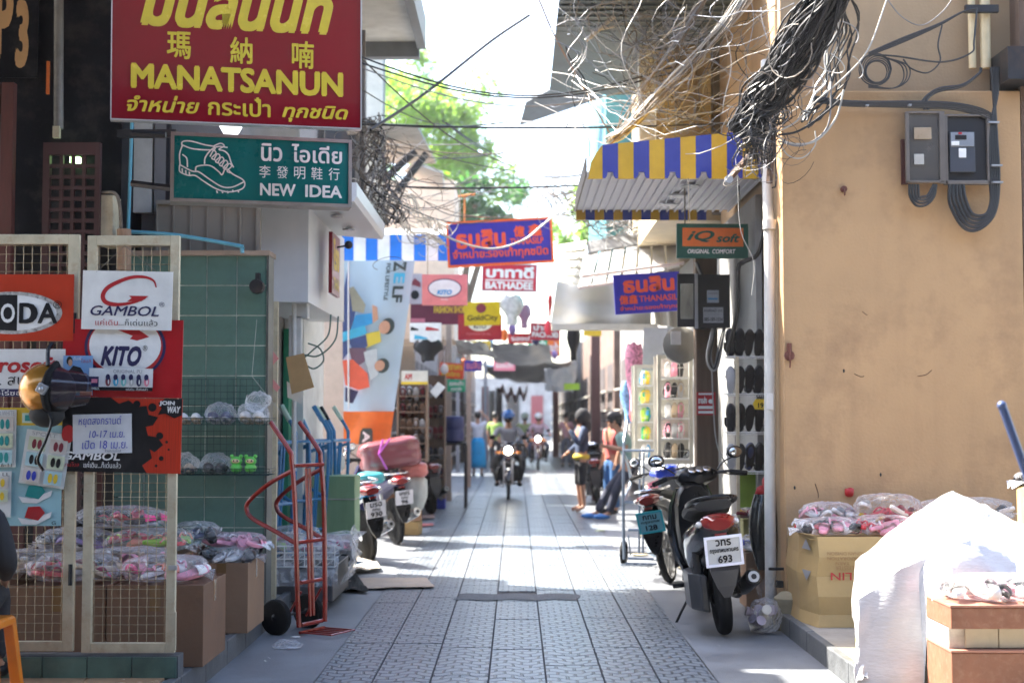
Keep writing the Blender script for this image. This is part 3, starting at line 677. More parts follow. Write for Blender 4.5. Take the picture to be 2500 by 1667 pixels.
MB().bb(W(182, 0, 10.3).x, W(205, 0, 10.3).x, 10.25, 10.3, W(0, 400, 10.3).z, W(0, 386, 10.3).z).build('lamp_tube', mat('green_glow', (.5, .9, .35), .5, var=0, emit=1.5), bld, world=True)
s3 = Sign('x', 'x', 'x', W(-60, 190, 10.3), W(90, 190, 10.3), 1.0, .02, DK, parent=bld, bname='sign_panel')
GOLDL = mat('gold_letter', (.62, .36, .16), .4, .3)
hh = (W(0, 0, 10.3) - W(0, 190, 10.3)).z
s3.text('P', .30, .28, .60, .86, GOLDL, .05); s3.text('3', .64, .42, .86, .93, GOLDL, .05)
MB().bb(W(114, 0, 10.3).x, W(121, 0, 10.3).x, 10.32, 10.34, W(0, 228, 10.3).z, W(0, 148, 10.3).z).build('orange_strip', ORP, bld, world=True)
MB().tube([W(144, -90, 10.25), W(143, 315, 10.25)], .034, 10).build('drain_pipe', mat('old_grey_pipe', (.2, .19, .17), .6, dirt=.7), bld, world=True, smooth=True)
MB().bb(W(134, 0, 10.2).x, W(150, 0, 10.2).x, 10.2, 10.24, W(0, 336, 10.2).z, W(0, 308, 10.2).z).build('junction_box', CREAM, bld, world=True)
MB().bb(W(252, 0, 10.1).x, W(284, 0, 10.1).x, 10.1, 10.3, W(0, 600, 10.1).z, W(0, 476, 10.1).z).build('meter_cabinet', CREAM, bld, world=True, bev=.006)
b = MB().tube(spline([W(250, 470, 10.1), W(280, 472, 10.05), W(292, 500, 10.05), W(296, 560, 10.1)], 6), .012, 6); b.build('flex_conduit', CABBR, bld, world=True)
# post above gate, pale blue water pipes
pc = MB().tube([W(303, 560, 10.1), W(303, 660, 10.1)], .05, 10); tag(pc.build('wooden_post', mat('old_timber', (.3, .19, .12), .8, bump=.5, stretch=(8, 8, 1)), smooth=True), 'short old timber post behind the top of the mesh gate', 'post')
BLP = mat('blue_water_pipe', (.10, .33, .42), .4, dirt=.3)
tag(MB().tube([W(322, 300, 10.25), W(313, 560, 10.25)], .013, 8).build('water_pipe', BLP, smooth=True), 'upright blue water pipe left of the teal shoe sign', 'pipe')
tag(MB().tube(spline([W(316, 566, 10.2), W(430, 574, 10.2), W(582, 600, 10.2), W(590, 606, 10.2), W(592, 618, 10.2)], 4), .014, 8).build('water_pipe', BLP, smooth=True), 'sloping blue water pipe above the green tiled wall', 'pipe')
# grey corrugated screen above the green wall, back wall of building one
CORR = mat('faded_corrugated_sheet', (.24, .21, .17), .6, var=.12, vs=2, dirt=.5, dirtc=(.2, .15, .1), ds=2)
sc = thing('corrugated_screen', 'faded beige ribbed metal screen on top of the green tiled wall', 'screen', W(510, 615, 10.6))
xs0, xs1, z0, z1 = W(390, 0, 10.6).x, W(632, 0, 10.6).x, W(0, 618, 10.6).z, W(0, 500, 10.6).z
n = 6
for i in range(n):
    a, b_ = xs0 + (xs1 - xs0) * i / n, xs0 + (xs1 - xs0) * (i + 1) / n
    MB().prism([(a + .004, z0), (b_ - .004, z0), (b_ - .004, z1), (a + .004, z1)], 10.6, 10.615).bb(a - .002, a + .01, 10.585, 10.6, z0, z1).build('sheet_panel', CORR, sc, world=True)
MB().bb(xs0, xs1 + .04, 10.57, 10.63, z1, z1 + .03).bb(xs1, xs1 + .03, 10.57, 10.63, z0, z1).build('rail', CORR, sc, world=True)
b1 = thing('left_shop_house', 'grey rendered shop house behind the red and teal signs', 'building', (-3, 12.5, 0))
GREYW = mat('grey_render_wall', (.20, .19, .185), .85, var=.15, vs=2, bump=.3, dirt=.6, dirtc=(.16, .15, .14), ds=1.5)
PALE = mat('pale_plaster', (.58, .55, .48), .8, var=.1, dirt=.5, dirtc=(.35, .32, .28), ds=2)
MB().bb(-2.85, -2.15, 10.75, 14.0, 2.72, 5.3).build('front_wall', GREYW, b1, world=True)
MB().bb(-2.85, -2.15, 10.55, 14.0, .12, 2.68).build('ground_floor_wall', PALE, b1, world=True)
for a, c, m_ in ((314, 330, DARKM), (334, 378, PALE), (384, 412, GREYW), (412, 420, DARKM), (300, 312, DARKM)):
    MB().bb(W(a, 0, 10.7).x, W(c, 0, 10.7).x, 10.68, 10.74, W(0, 520, 10.7).z, W(0, 250, 10.7).z).build('wall_panel', m_, b1, world=True)
MB().box(W(360, 327, 9.6), (.4, .06, .05)).build('sign_bracket', DARKM, b1, world=True)
MB().bb(-3.0, -1.02, 10.8, 14.5, 5.38, 5.5).build('eave_or_shade_slab', mat('pale_eave', (.5, .5, .47), .8, dirt=.4, dirtc=(.3, .3, .28)), b1, world=True)
MB().bb(-1.02, -.93, 10.8, 14.5, 5.30, 5.62).build('gutter', mat('grey_gutter', (.16, .18, .2), .6), b1, world=True)
MB().bb(-3.0, -1.0, 14.5, 14.62, 5.22, 5.6).build('end_fascia', mat('grey_gutter', (.16, .18, .2), .6), b1, world=True)
for xx in (-1.95, -1.55): MB().bb(xx, xx + .05, 13.95, 14.0, 3.4, 5.35).build('bracket_post', GREYW, b1, world=True)
# white fascia box & canopy
WP = mat('white_panel', (.60, .61, .62), .35, var=.04, dirt=.2, dirtc=(.45, .45, .44))
fb = thing('white_shop_fascia', 'smooth white fascia box of the shop beyond the green wall', 'fascia', (-1.8, 11, 2.4))
MB().bb(-2.1, -1.615, 11.0, 13.3, 2.40, 3.18).build('box_panel', WP, fb, world=True)
MB().prism([(-2.1, 3.18), (-1.2, 3.10), (-1.18, 3.14), (-1.18, 3.24), (-2.1, 3.30)], 10.45, 12.7).build('canopy', WP, fb, world=True)
for yy in (11.2, 12.0): MB().lathe([(.05, -.012), (.055, 0), (.03, .01)], 12, Matrix.Translation((-1.42, yy, 3.10))).build('downlight', STEEL, fb, world=True)
for (x, z, dx) in ((W(770, 0, 11).x, 2.9, .01),):
    pass
s = Sign('shop_plaque', 'dark red plaque with raised gold letters on the white fascia', 'sign', Vector((-1.50, 11.55, 2.52)), Vector((-1.50, 12.05, 2.52)), .5, .03, mat('dark_red_plaque', (.2, .01, .02), .3))
s.text('โรง', .12, .08, .9, .6, YELP, .06); s.text('THAI', .15, .72, .85, .92, YELP, .03)
# walls of the next openings
wl = thing('shop_side_walls', 'white shop side wall with green door edge and hanging papers', 'wall', (-2, 12, .12))
MB().bb(-2.1, -1.93, 12.9, 14.25, .12, 2.5).build('white_wall', mat('bright_white_wall', (.66, .67, .66), .6, dirt=.2, dirtc=(.5, .5, .48)), wl, world=True)
MB().bb(-2.14, -2.1, 11.4, 12.85, .12, 2.42).build('back_panel', GREYW, wl, world=True)
MB().bb(-2.08, -2.03, 12.7, 12.88, .12, 2.3).build('green_door_edge', mat('green_door', (.02, .22, .12), .5), wl, world=True)
MB().bb(-1.93, -1.89, 10.55, 10.6, .12, 2.4).build('steel_post', STEEL, wl, world=True); MB().bb(-1.90, -1.84, 10.95, 11.0, .12, 2.4).build('cream_post', CREAM, wl, world=True)
MB().bb(-1.87, -1.85, 10.75, 10.78, .12, 2.4).build('dark_post', DARKM, wl, world=True)
def flat(name, lb, pts, Y, m, cat, th=.004):
    P = [W(x, y, Y) for x, y in pts]; n = len(P); b = MB().add(P + [q + Vector((0, th, 0)) for q in P], [tuple(range(n)), tuple(range(2 * n - 1, n - 1, -1))] + [(i, i + n, (i + 1) % n + n, (i + 1) % n) for i in range(n)])
    return tag(b.build(name, m), lb, cat)
flat('hanging_cardboard', 'brown cardboard sheet hanging beside the grey post on the left', [(698, 872), (742, 862), (767, 945), (712, 962)], 11.0, mat('hanging_card', (.42, .26, .11), .7), 'cardboard')
flat('pink_paper', 'upper pink paper hanging at the edge of the green wall', [(654, 842), (681, 875), (655, 903)], 10.7, mat('salmon_paper', (.75, .3, .27), .6), 'paper')
flat('pink_paper', 'lower pink paper hanging at the edge of the green wall', [(655, 912), (684, 945), (676, 957), (655, 935)], 10.7, mat('salmon_paper', (.75, .3, .27), .6), 'paper')
flat('white_paper', 'white papers hanging behind the brown cardboard sheet', [(700, 930), (742, 960), (735, 985), (702, 970)], 11.1, WHITE, 'paper')
tag(MB().ball(W(851, 598, 11.5), .034, 14, 10).tube([W(823, 604, 11.5), W(845, 600, 11.5)], .008, 6).build('security_camera', DARKM, smooth=True), 'small round dark camera under the white canopy', 'camera')
for i, (pts, r_) in enumerate(([(800, 770), (790, 830), (755, 860), (745, 900), (775, 915), (790, 890), (780, 850), (750, 830)], .007), ([(822, 770), (815, 830), (770, 870), (745, 865)], .006), ([(740, 700), (738, 820), (752, 862)], .008)) if False else []: pass
for pts, lb in (([(808, 768), (800, 820), (760, 858), (740, 880), (765, 900), (790, 880), (780, 850), (752, 838)], 'looped grey green cable by the hanging cardboard'), ([(826, 772), (818, 830), (778, 868), (742, 866)], 'slack green cable above the blue hand carts')):
    tag(MB().tube(spline([W(x, y, 11.6) for x, y in pts], 6), .007, 5).build('hanging_cable', mat('green_cable', (.06, .14, .12), .5)), lb, 'cable')
tag(MB().bb(W(712, 0, 11.2).x, W(742, 0, 11.2).x, 11.2, 11.3, W(0, 870, 11.2).z, W(0, 770, 11.2).z).box(W(738, 760, 11.25), (.1, .1, .12)).tube([W(718, 720, 11.2), W(718, 1150, 11.2)], .02, 8).build('switch_box', mat('grey_white_switch', (.5, .5, .48), .5), bev=.006), 'pale switch box with cables under the white fascia', 'switch box')
# ============================================================ BIG SIGNS, left
GLOSSR = mat('glossy_red_vinyl', (.23, .004, .014), .07, var=.1, vs=1.5, spec=.45, bump=.12, bs=2.2)
GOLDY = paint('gold_yellow_print', (.66, .48, .035), .25)
bl, br = W(272, 290, 7.62), W(880, 314, 7.92)
rs = Sign('red_shop_sign', 'big glossy red hanging sign with yellow Thai, Chinese and English lettering', 'sign', bl, br, 1.02, .05, GLOSSR, frame=mat('thin_silver_edge', (.6, .58, .58), .3, .6), fw=.006)
H_ = 1.02
def fy(py): return 1 - ((292 + 12 - py) / F * 7.75) / H_
yy = lambda py: fy(py)
xx_ = lambda px: (px - 272) / 608
rs.text('มันสินนท์', xx_(338), yy(-62), xx_(830), yy(72), GOLDY, .045, .28)
for ch, x0, x1, a, b in (('瑪', 402, 460, 82, 150), ('納', 555, 610, 88, 155), ('喃', 707, 762, 90, 160)): rs.text(ch, xx_(x0), yy(a), xx_(x1), yy(b), GOLDY, .02)
rs.text('MANATSANUN', xx_(317), yy(165), xx_(836), yy(228), GOLDY, .045)
rs.text('จำหน่าย', xx_(308), yy(243), xx_(482), yy(285), GOLDY, .025, .25)
rs.text('กระเป๋า', xx_(502), yy(238), xx_(655), yy(287), GOLDY, .02)
rs.text('ทุกชนิด', xx_(683), yy(252), xx_(848), yy(296), GOLDY, .03, .25)
for fx in (.12, .93):
    p = rs.M @ Vector((fx * rs.W, .03, 1.02)); MB().tube([p, p + Vector((0, .0, 1.1))], .012, 6).build('hanging_rod', DARKM, rs.e, world=True)
# teal light box
TEAL = mat('teal_acrylic', (.002, .15, .145), .28, var=.1, vs=2, spec=.35)
bl, br = W(424, 484, 8.35), W(850, 499, 8.6)
ts = Sign('teal_shop_sign', 'teal light box sign with white outlined lace-up shoe and NEW IDEA', 'sign', bl, br, (W(424, 331, 8.35) - bl).length, .14, TEAL, frame=mat('dull_aluminium', (.34, .31, .28), .45, .6, dirt=.4), fw=.02)
WL = .0085
ts.line([(.045, .18), (.045, .1), (.09, .08), (.17, .13), (.22, .15), (.225, .2), (.17, .21), (.10, .20), (.045, .15)], WL, WHITE, sm=5)
ts.line([(.045, .15), (.03, .3), (.033, .45), (.03, .5), (.035, .58), (.08, .63), (.12, .63), (.17, .72), (.24, .83), (.31, .87), (.38, .82), (.40, .74), (.385, .66), (.33, .58), (.30, .5)], WL, WHITE, sm=5)
ts.line([(.035, .47), (.10, .56), (.14, .57), (.20, .68), (.27, .79), (.33, .79), (.395, .7)], WL, WHITE, sm=5)
ts.line([(.12, .55), (.13, .48), (.2, .46), (.25, .55), (.27, .6), (.285, .5), (.285, .47)], WL, WHITE, sm=5)
ts.line([(.045, .3), (.07, .36), (.075, .5)], WL, WHITE, sm=5); ts.line([(.17, .44), (.175, .33), (.21, .2), (.25, .15), (.3, .16)], WL, WHITE, sm=5)
for i in range(5):
    x, y = .20 + i * .022, .22 + i * .05
    ts.line([(x, y + .1), (x + .02, y), (x + .035, y + .04), (x + .01, y + .12), (x + .03, y + .15)], WL * .9, WHITE, sm=4)
ts.line([(.22, .15), (.26, .1), (.28, .14), (.25, .2), (.28, .22), (.305, .28), (.32, .4), (.335, .48)], WL, WHITE, sm=4)
for i in range(5): ts.line([(.24 + i * .03, .86 - .02 * (i > 2)), (.245 + i * .03, .9 - .02 * (i > 2))], WL, WHITE)
for i in range(3): ts.line([(.045 + i * .02, .53 + i * .025), (.047 + i * .02, .6 + i * .02)], WL, WHITE)
ts.text('นิว', .49, .07, .612, .36, WHITE, .02); ts.text('ไอเดีย', .665, .06, .96, .36, WHITE, .02)
for i, ch in enumerate('李發明鞋行'): ts.text(ch, .48 + i * .1, .43, .545 + i * .1, .63, WHITE, .004)
ts.text('NEW', .485, .72, .69, .92, WHITE, .03); ts.text('IDEA', .745, .72, .96, .92, WHITE, .03)
b = MB().tube([W(322, 448, 8.6), W(420, 460, 8.55), W(705, 500, 8.6)], .022, 6).tube([W(322, 326, 8.6), W(405, 330, 8.6)], .02, 6); b.build('support_arm', DARKM, ts.e, world=True)
MB().prism([(0, 0), (.13, -.0), (.10, -.05), (.03, -.05)], 0, .05, Matrix.Translation(W(535, 308, 8.5))).build('top_lamp', mat('lamp_white', (.8, .85, .9), .3, emit=.8), ts.e, world=True)

# ============================================================ HAND TRUCKS
TR = mat('red_tube_paint', (.27, .012, .005), .3, var=.25, vs=14, dirt=.5, dirtc=(.07, .012, .008), ds=10, coat=.4)
TB = mat('blue_tube_paint', (.015, .19, .42), .35, var=.1, coat=.4, dirt=.3, dirtc=(.3, .35, .35)); TK = mat('dark_tube_paint', (.05, .055, .07), .4, .3)
def wheel(b_t, b_r, c, R_, wd, n=24):
    M = Matrix.Translation(c) @ Matrix.Rotation(R(90), 4, 'Y')
    b_t.M = M; b_t.lathe([(R_ * .78, -wd / 2), (R_ * .93, -wd / 2), (R_, -wd * .25), (R_, wd * .25), (R_ * .93, wd / 2), (R_ * .78, wd / 2), (R_ * .78, -wd / 2)], n); b_t.M = Matrix.Identity(4)
    b_r.M = M; b_r.lathe([(.012, -wd / 2 - .01), (R_ * .25, -wd * .4), (R_ * .25, wd * .4), (.012, wd / 2 + .01)], 12)
    for k in range(6):
        a = k * math.pi / 3; b_r.tube([(R_ * .2 * math.cos(a), R_ * .2 * math.sin(a), 0), (R_ * .8 * math.cos(a), R_ * .8 * math.sin(a), 0)], .012, 5)
    b_r.lathe([(R_ * .7, -wd * .4), (R_ * .8, -wd * .4), (R_ * .8, wd * .4), (R_ * .7, wd * .4), (R_ * .7, -wd * .4)], n); b_r.M = Matrix.Identity(4)
def hand_truck(name, lb, loc, rz, m, group, tilt=0, full=True, handle=None, wh=.36):
    # local: x across, -y towards the load plate, z up
    M = Matrix.Translation(loc) @ Matrix.Rotation(rz, 4, 'Z') @ Matrix.Rotation(tilt, 4, 'X')
    t = thing(name, lb, 'hand truck', M=M, group=group)
    w2 = wh / 2; r_ = .017
    for s_ in (-1, 1):
        b = MB().tube(spline([(s_ * w2 * .9, -.0, .06), (s_ * w2 * .96, 0, .35), (s_ * w2, 0, .9), (s_ * w2 * 1.0, .02, 1.2), (s_ * w2, .04, 1.28), (s_ * w2, .20, 1.48)], 5), r_, 8); b.build('side_tube', m, t, smooth=True)
        b = MB().tube(spline([(s_ * w2, .01, 1.14), (s_ * w2, .22, 1.05), (s_ * w2, .40, .93), (s_ * w2, .42, .86), (s_ * w2, .36, .80), (s_ * w2, .18, .72), (s_ * w2, .01, .64)], 4), r_ * .95, 8); b.build('loop_handle', m, t, smooth=True)
        if full:
            b = MB().tube(spline([(s_ * .02, .01, 1.15), (s_ * .02, .005, .8), (s_ * .02, 0, .12)], 4), r_ * .7, 6)
            b.build('centre_bar', m, t, smooth=True)
        b = MB().tube([(s_ * w2 * .7, 0, .3), (s_ * w2 * .7, .14, .10)], .008, 6).build('axle_stay', m, t, smooth=True)
        if handle: MB().tube([(s_ * w2, .10, 1.355), (s_ * w2, .2, 1.48)], r_ * 1.35, 8).build('grip', handle, t, smooth=True)
    for z in (1.17, .64, .36, .07):
        MB().tube([(-w2 * (1 if z > .5 else .7), 0, z), (w2 * (1 if z > .5 else .7), 0, z)], r_ * .85, 8).build('cross_bar', m, t, smooth=True)
    bt, brm = MB(), MB()
    wheel(bt, brm, (-w2 * .95, .17, .125), .125, .045); wheel(bt, brm, (w2 * .95, .17, .125), .125, .045)
    bt.tube([(-w2, .17, .125), (w2, .17, .125)], .009, 6)
    for s_ in (-1, 1):
        bt, brm = MB(), MB(); wheel(bt, brm, (s_ * w2 * 1.1, .17, .125), .125, .045)
        wt = bt.build('wheel', RUBBER, t, smooth=True); XF[wt.name] = XF[t.name]; brm.build('rim', BLACKPL, wt, smooth=True)
    MB().tube([(-w2 * 1.1, .17, .125), (w2 * 1.1, .17, .125)], .009, 6).build('axle', DARKM, t)
    b = MB()
    for i in range(5): b.tube([(-w2 * .8 + i * w2 * .4, 0, .02), (-w2 * .8 + i * w2 * .4, -.26, .012)], .006, 5)
    b.tube([(-w2 * .85, -.26, .012), (w2 * .85, -.26, .012)], .006, 5).tube([(-w2 * .85, 0, .02), (w2 * .85, 0, .02)], .012, 6)
    b.build('toe_plate', m, t)
    return t
# red truck stands by the kerb, toe plate pointing into the lane
p = W(765, 1535, 10.1)
hand_truck('hand_truck', 'red tube hand truck with black wheels standing by the left kerb', (p.x, 10.05, 0), R(62), TR, 'hand trucks', tilt=R(-2), wh=.34)
HG = mat('pale_green_grip', (.45, .62, .52), .4)
for i, (px, Y, rz, gr, lb) in enumerate(((705, 12.35, 60, HG, 'blue hand truck with pale grips nearest the cream post'), (745, 12.75, 50, HG, 'blue hand truck second from the cream post'), (790, 13.1, 66, TB, 'blue hand truck in the middle of the row of blue ones'), (812, 13.5, 55, BLACKPL, 'blue hand truck with black grips by the banner'), (842, 13.75, 70, HG, 'blue hand truck at the street end of the row'))):
    hand_truck('hand_truck', lb, (W(px - 20, 0, Y).x, Y, .12), R(rz), TB, 'hand trucks', tilt=R(4 - 3 * (i % 2)), handle=gr)

# ============================================================ tray of sandals, green parcel, cardboard on the ground
p0 = W(655, 0, 11.6)
t = thing('sandal_tray', 'low wire tray of bright sandals under clear plastic sheeting', 'tray', (-1.72, 11.7, .05))
b = MB(); x0, x1, y0, y1 = -2.05, -1.42, 11.2, 12.3
zt = .50
for i in range(9): b.tube([(x0 + (x1 - x0) * i / 8, y0, zt), (x0 + (x1 - x0) * i / 8, y0, zt - .16), (x0 + (x1 - x0) * i / 8, y1, zt - .16)], .004, 4)
for z in (zt, zt - .05, zt - .1, zt - .16): b.tube([(x0, y0, z), (x1, y0, z), (x1, y1, z), (x0, y1, z)], .005, 4, closed=True)
b.build('wire_tray', WHITEM, t, world=True)
MB().bb(x0 + .02, x1 - .02, y0 + .05, y1, .06, zt - .18).build('grey_crate', mat('dark_grey_crate', (.06, .06, .065), .5), t, world=True, bev=.01)
def sheet(u, v):
    a = u * 3.0
    n_ = noise.noise(Vector((u * 5, v * 4, 2)))
    x = x0 - .03 + (x1 - x0 + .06) * v
    if a < 1: return Vector((x + .05 * n_, y0 + .05 - .09 * (1 - a) + .02 * n_ + .0, zt + .05 * 0 - .01 - .30 * (1 - a) + .01 * n_))
    return Vector((x + (.10 * (v > .9) + .03 * n_), y0 + .05 + (a - 1) * .55, zt + .02 + .03 * n_))
def side(u, v):
    n_ = noise.noise(Vector((u * 6, v * 4, 7)))
    return Vector((x1 + .03 + .09 * u * (1 - u) * 2 + .05 * n_ + (.10 if v < .3 else 0) * (1 - u), y0 - .02 + v * 1.12, zt + .04 + .06 * math.sin(v * 9) * (1 - u) - u * .36))
MB().grid(sheet, 20, 20).build('front_sheet', FILM2, t, world=True, smooth=2)
MB().grid(side, 14, 18).build('side_sheet', FILM2, t, world=True, smooth=2)
bag((-1.83, 11.55, .44), (.4, .5, .12), [CYF, GF, NF, WF, PK], 'clear bag of blue and lime sandals on the left tray', .1, 8, 21, grp='clear bags of sandals on the tray')
bag((-1.56, 11.6, .42), (.36, .5, .12), [PK, PK2, WF], 'clear bag of pink sandals on the right side of the tray', -.05, 8, 22, grp='clear bags of sandals on the tray')
bag((-1.86, 12.05, .46), (.4, .35, .13), [NF, CYF, WF], 'clear bag of navy and white sandals at the back of the tray', .1, 6, 23, grp='clear bags of sandals on the tray')
t = thing('wrapped_parcel', 'tall box wrapped in pale green paper tied with white string', 'parcel', (W(820, 0, 13.3).x, 13.3, .12))
GP = mat('pale_green_wrap', (.22, .36, .19), .45, var=.1, vs=2, bump=.4, bs=6, stretch=(3, 3, .5))
px0, px1 = W(770, 0, 13.3).x, W(873, 0, 13.3).x
z0_, z1_ = W(0, 1305, 13.3).z, W(0, 1162, 13.3).z
b = MB()
rg = []
for k, z in enumerate([.42, .5, .62, .78, .9, .96]):
    z = z0_ + (z1_ - z0_) * (k / 5); ring = []
    for i in range(24):
        a = i / 24 * 4; s_ = int(a); f = a - s_
        c = [(px0, 13.3), (px1, 13.3), (px1, 13.75), (px0, 13.75)]; A, B = c[s_], c[(s_ + 1) % 4]
        x, y = A[0] + (B[0] - A[0]) * f, A[1] + (B[1] - A[1]) * f
        q = .008 * noise.noise(Vector((x * 12, y * 12, z * 5))); ring.append(Vector((x + q, y + q, z)))
    rg.append(ring)
b.loft(rg).build('wrapped_box', GP, t, world=True, smooth=False)
zz = W(0, 1218, 13.3).z
MB().tube([(px0 - .005, 13.29, zz), (px1 + .005, 13.29, zz), (px1 + .005, 13.76, zz), (px0 - .005, 13.76, zz)], .006, 5, closed=True).build('string', CABWH, t, world=True)
MB().bb(px0 + .02, px1 - .02, 13.32, 13.7, .12, z0_).build('stool_under', DARKM, t, world=True)
def crumple(px, py, Y, r, lb, m=FILM, name='crumpled_plastic', cat='plastic bag', flat_=.4, seed=1, z=.0):
    p = W(px, py, Y); b = MB().ball((p.x, p.y, z + r * flat_ * .4), (r, r * .8, r * flat_), 30, 18, f=lambda d: 1 + .35 * noise.noise(d * 3 + Vector((seed, 0, 0))) + .3 * abs(noise.noise(d * 9 + Vector((0, seed, 0)))))
    b.v = [Vector((q.x, q.y, max(q.z, z + .003))) for q in b.v]
    return tag(b.build(name, m, smooth=2), lb, cat)
crumple(700, 1572, 9.4, .085, 'crumpled clear plastic on the ground in front of hand truck', seed=3)
crumple(722, 1548, 9.85, .03, 'scrap of white paper on ground beside the clear plastic', WHITE, 'paper_scrap', 'litter', .2, 5)
crumple(1465, 1292, 19, .06, 'pale scrap of litter on the lane near the blue slippers', paint('pale_litter', (.6, .65, .45), .6), 'paper_scrap', 'litter', .3, 9)
def slab(name, lb, pts, m, cat, th=.012, z=.012, warp=.012):
    P = [Vector((*q, z)) for q in pts]
    def f(u, v):
        a = P[0].lerp(P[1], u); b_ = P[3].lerp(P[2], u); q = a.lerp(b_, v); q.z += warp * (1 + noise.noise(Vector((u * 4, v * 4, len(lb))))); return q
    b = MB().grid(f, 12, 6); k = len(b.v); b.add([v - Vector((0, 0, .006)) for v in b.v[:k]], [tuple(reversed(q)) for q in b.f])
    return tag(b.build(name, m), lb, cat)
def gp(px, py): Y = F * 1.5 / (py - 1020.5); q = W(px, py, Y); return (q.x, Y)
slab('flattened_cardboard', 'flattened pale cardboard sheet lying on the lane by the tray', [gp(825, 1438), gp(1062, 1434), gp(1040, 1412), gp(822, 1413)], mat('pale_card', (.48, .38, .30), .8, var=.1), 'cardboard')
slab('dark_rubber_mat', 'dark folded mat under the end of the flattened cardboard', [gp(795, 1442), gp(900, 1446), gp(870, 1404), gp(800, 1404)], RUBBER, 'mat', warp=.02)
slab('flattened_cardboard', 'thin dark board on the ground behind the blue motorcycle', [gp(1000, 1268), gp(1062, 1264), gp(1060, 1256), gp(1004, 1258)], mat('brown_card_far', (.3, .2, .17), .8), 'cardboard', warp=.005)
slab('flattened_cardboard', 'red strip of board on the ground near the exhaust pipe', [gp(985, 1288), gp(1058, 1282), gp(1058, 1277), gp(990, 1280)], mat('red_card_far', (.5, .13, .12), .7), 'cardboard', warp=.003)
slab('kerb_rubble', 'pale broken edge of concrete by the blue motorcycle wheel', [gp(845, 1402), gp(930, 1392), gp(900, 1345), gp(850, 1345)], mat('pale_rubble', (.45, .4, .33), .9, bump=.9, bs=25, var=.3, vs=15), 'rubble', warp=.03)

# ============================================================ MOTORCYCLES (x forward, y left, z up)
def mwheel(t, x, Rr, wd, rim, spokes=0, steer=0., y=0.):
    M = Matrix.Translation((x, y, Rr)) @ Matrix.Rotation(steer, 4, 'Z') @ Matrix.Rotation(R(90), 4, 'X')
    b = MB(); b.M = M; pr = []
    for i in range(9):
        a = R(-100 + 25 * i); pr.append((Rr - wd * .42 + wd * .42 * math.cos(a * .9), wd / 2 * math.sin(a * .9)))
    b.lathe(pr + [pr[0]], 36)
    w_ = b.build('tyre', RUBBER, t, smooth=2); XF[w_.name] = XF[t.name]
    b = MB(); b.M = M; ri = Rr - wd * .62
    b.lathe([(ri, -wd * .35), (ri + .012, -wd * .3), (ri + .004, 0), (ri + .012, wd * .3), (ri, wd * .35), (ri - .012, 0), (ri, -wd * .35)], 36)
    b.lathe([(.02, -.06), (.045, -.045), (.045, .045), (.02, .06)], 12)
    k = spokes or 24
    for i in range(k):
        a = 2 * math.pi * i / k; a2 = a + (0 if spokes else .35 * (1 if i % 2 else -1))
        b.tube([(.04 * math.cos(a2), .04 * math.sin(a2), .02 * (1 if i % 2 else -1) * (0 if spokes else 1)), (ri * math.cos(a), ri * math.sin(a), 0)], .011 if spokes else .0022, 5 if spokes else 4)
    b.build('rim', rim, w_, smooth=True)
    return w_
def shell(secs, n=16):
    "loft of super-elliptic sections (x, cz, half width, half height, power)"
    rings = []
    for x, cz, hw, hh, pw in secs:
        g = []
        for i in range(n):
            a = 2 * math.pi * i / n; c, s_ = math.cos(a), math.sin(a)
            g.append(Vector((x, math.copysign(abs(c) ** (2 / pw), c) * hw, cz + math.copysign(abs(s_) ** (2 / pw), s_) * hh)))
        rings.append(g)
    return rings
def plate(t, M, lines, border=None, w_=.2, h_=.165, col=None):
    S_ = Sign.__new__(Sign); S_.W = w_; S_.H = h_; S_.k = 0; S_.par = S_.e = t; S_.L = M
    b = MB(); b.M = M; b.bb(0, w_, 0, .004, 0, h_); b.build('number_plate', col or mat('plate_white', (.5, .5, .5), .35, var=.05), t)
    if border:
        b = MB(); b.M = M
        for q in ((-.012, .004, -.012, h_ + .012), (w_ - .004, w_ + .012, -.012, h_ + .012), (.004, w_ - .004, -.012, .004), (.004, w_ - .004, h_ - .004, h_ + .012)): b.bb(q[0], q[1], -.006, .006, q[2], q[3])
        b.build('plate_frame', border, t)
    for s_, a in lines: S_.text(s_, *a, BLACKP, .03)
RED_LENS = mat('red_tail_lens', (.20, .004, .004), .12, var=.1, coat=.8); CLEAR_LENS = mat('clear_lens', (.6, .58, .55), .12, coat=.8, var=.1); AMBER = mat('amber_lens', (.8, .25, .02), .15, coat=.6)
CASTA = mat('cast_aluminium', (.35, .35, .36), .4, .8, var=.2, dirt=.5, dirtc=(.08, .07, .06))
SEAT = mat('black_vinyl_seat', (.007, .007, .008), .55, bump=.2, bs=120)
def backM(x, y, z, pitch=0., w_=.2):
    "frame for things printed on the rear of the bike: local X to the bike's right (-y)"
    return Matrix.Translation((x, y, z)) @ Matrix.Rotation(pitch, 4, 'Y') @ Matrix.Rotation(R(-90), 4, 'Z')
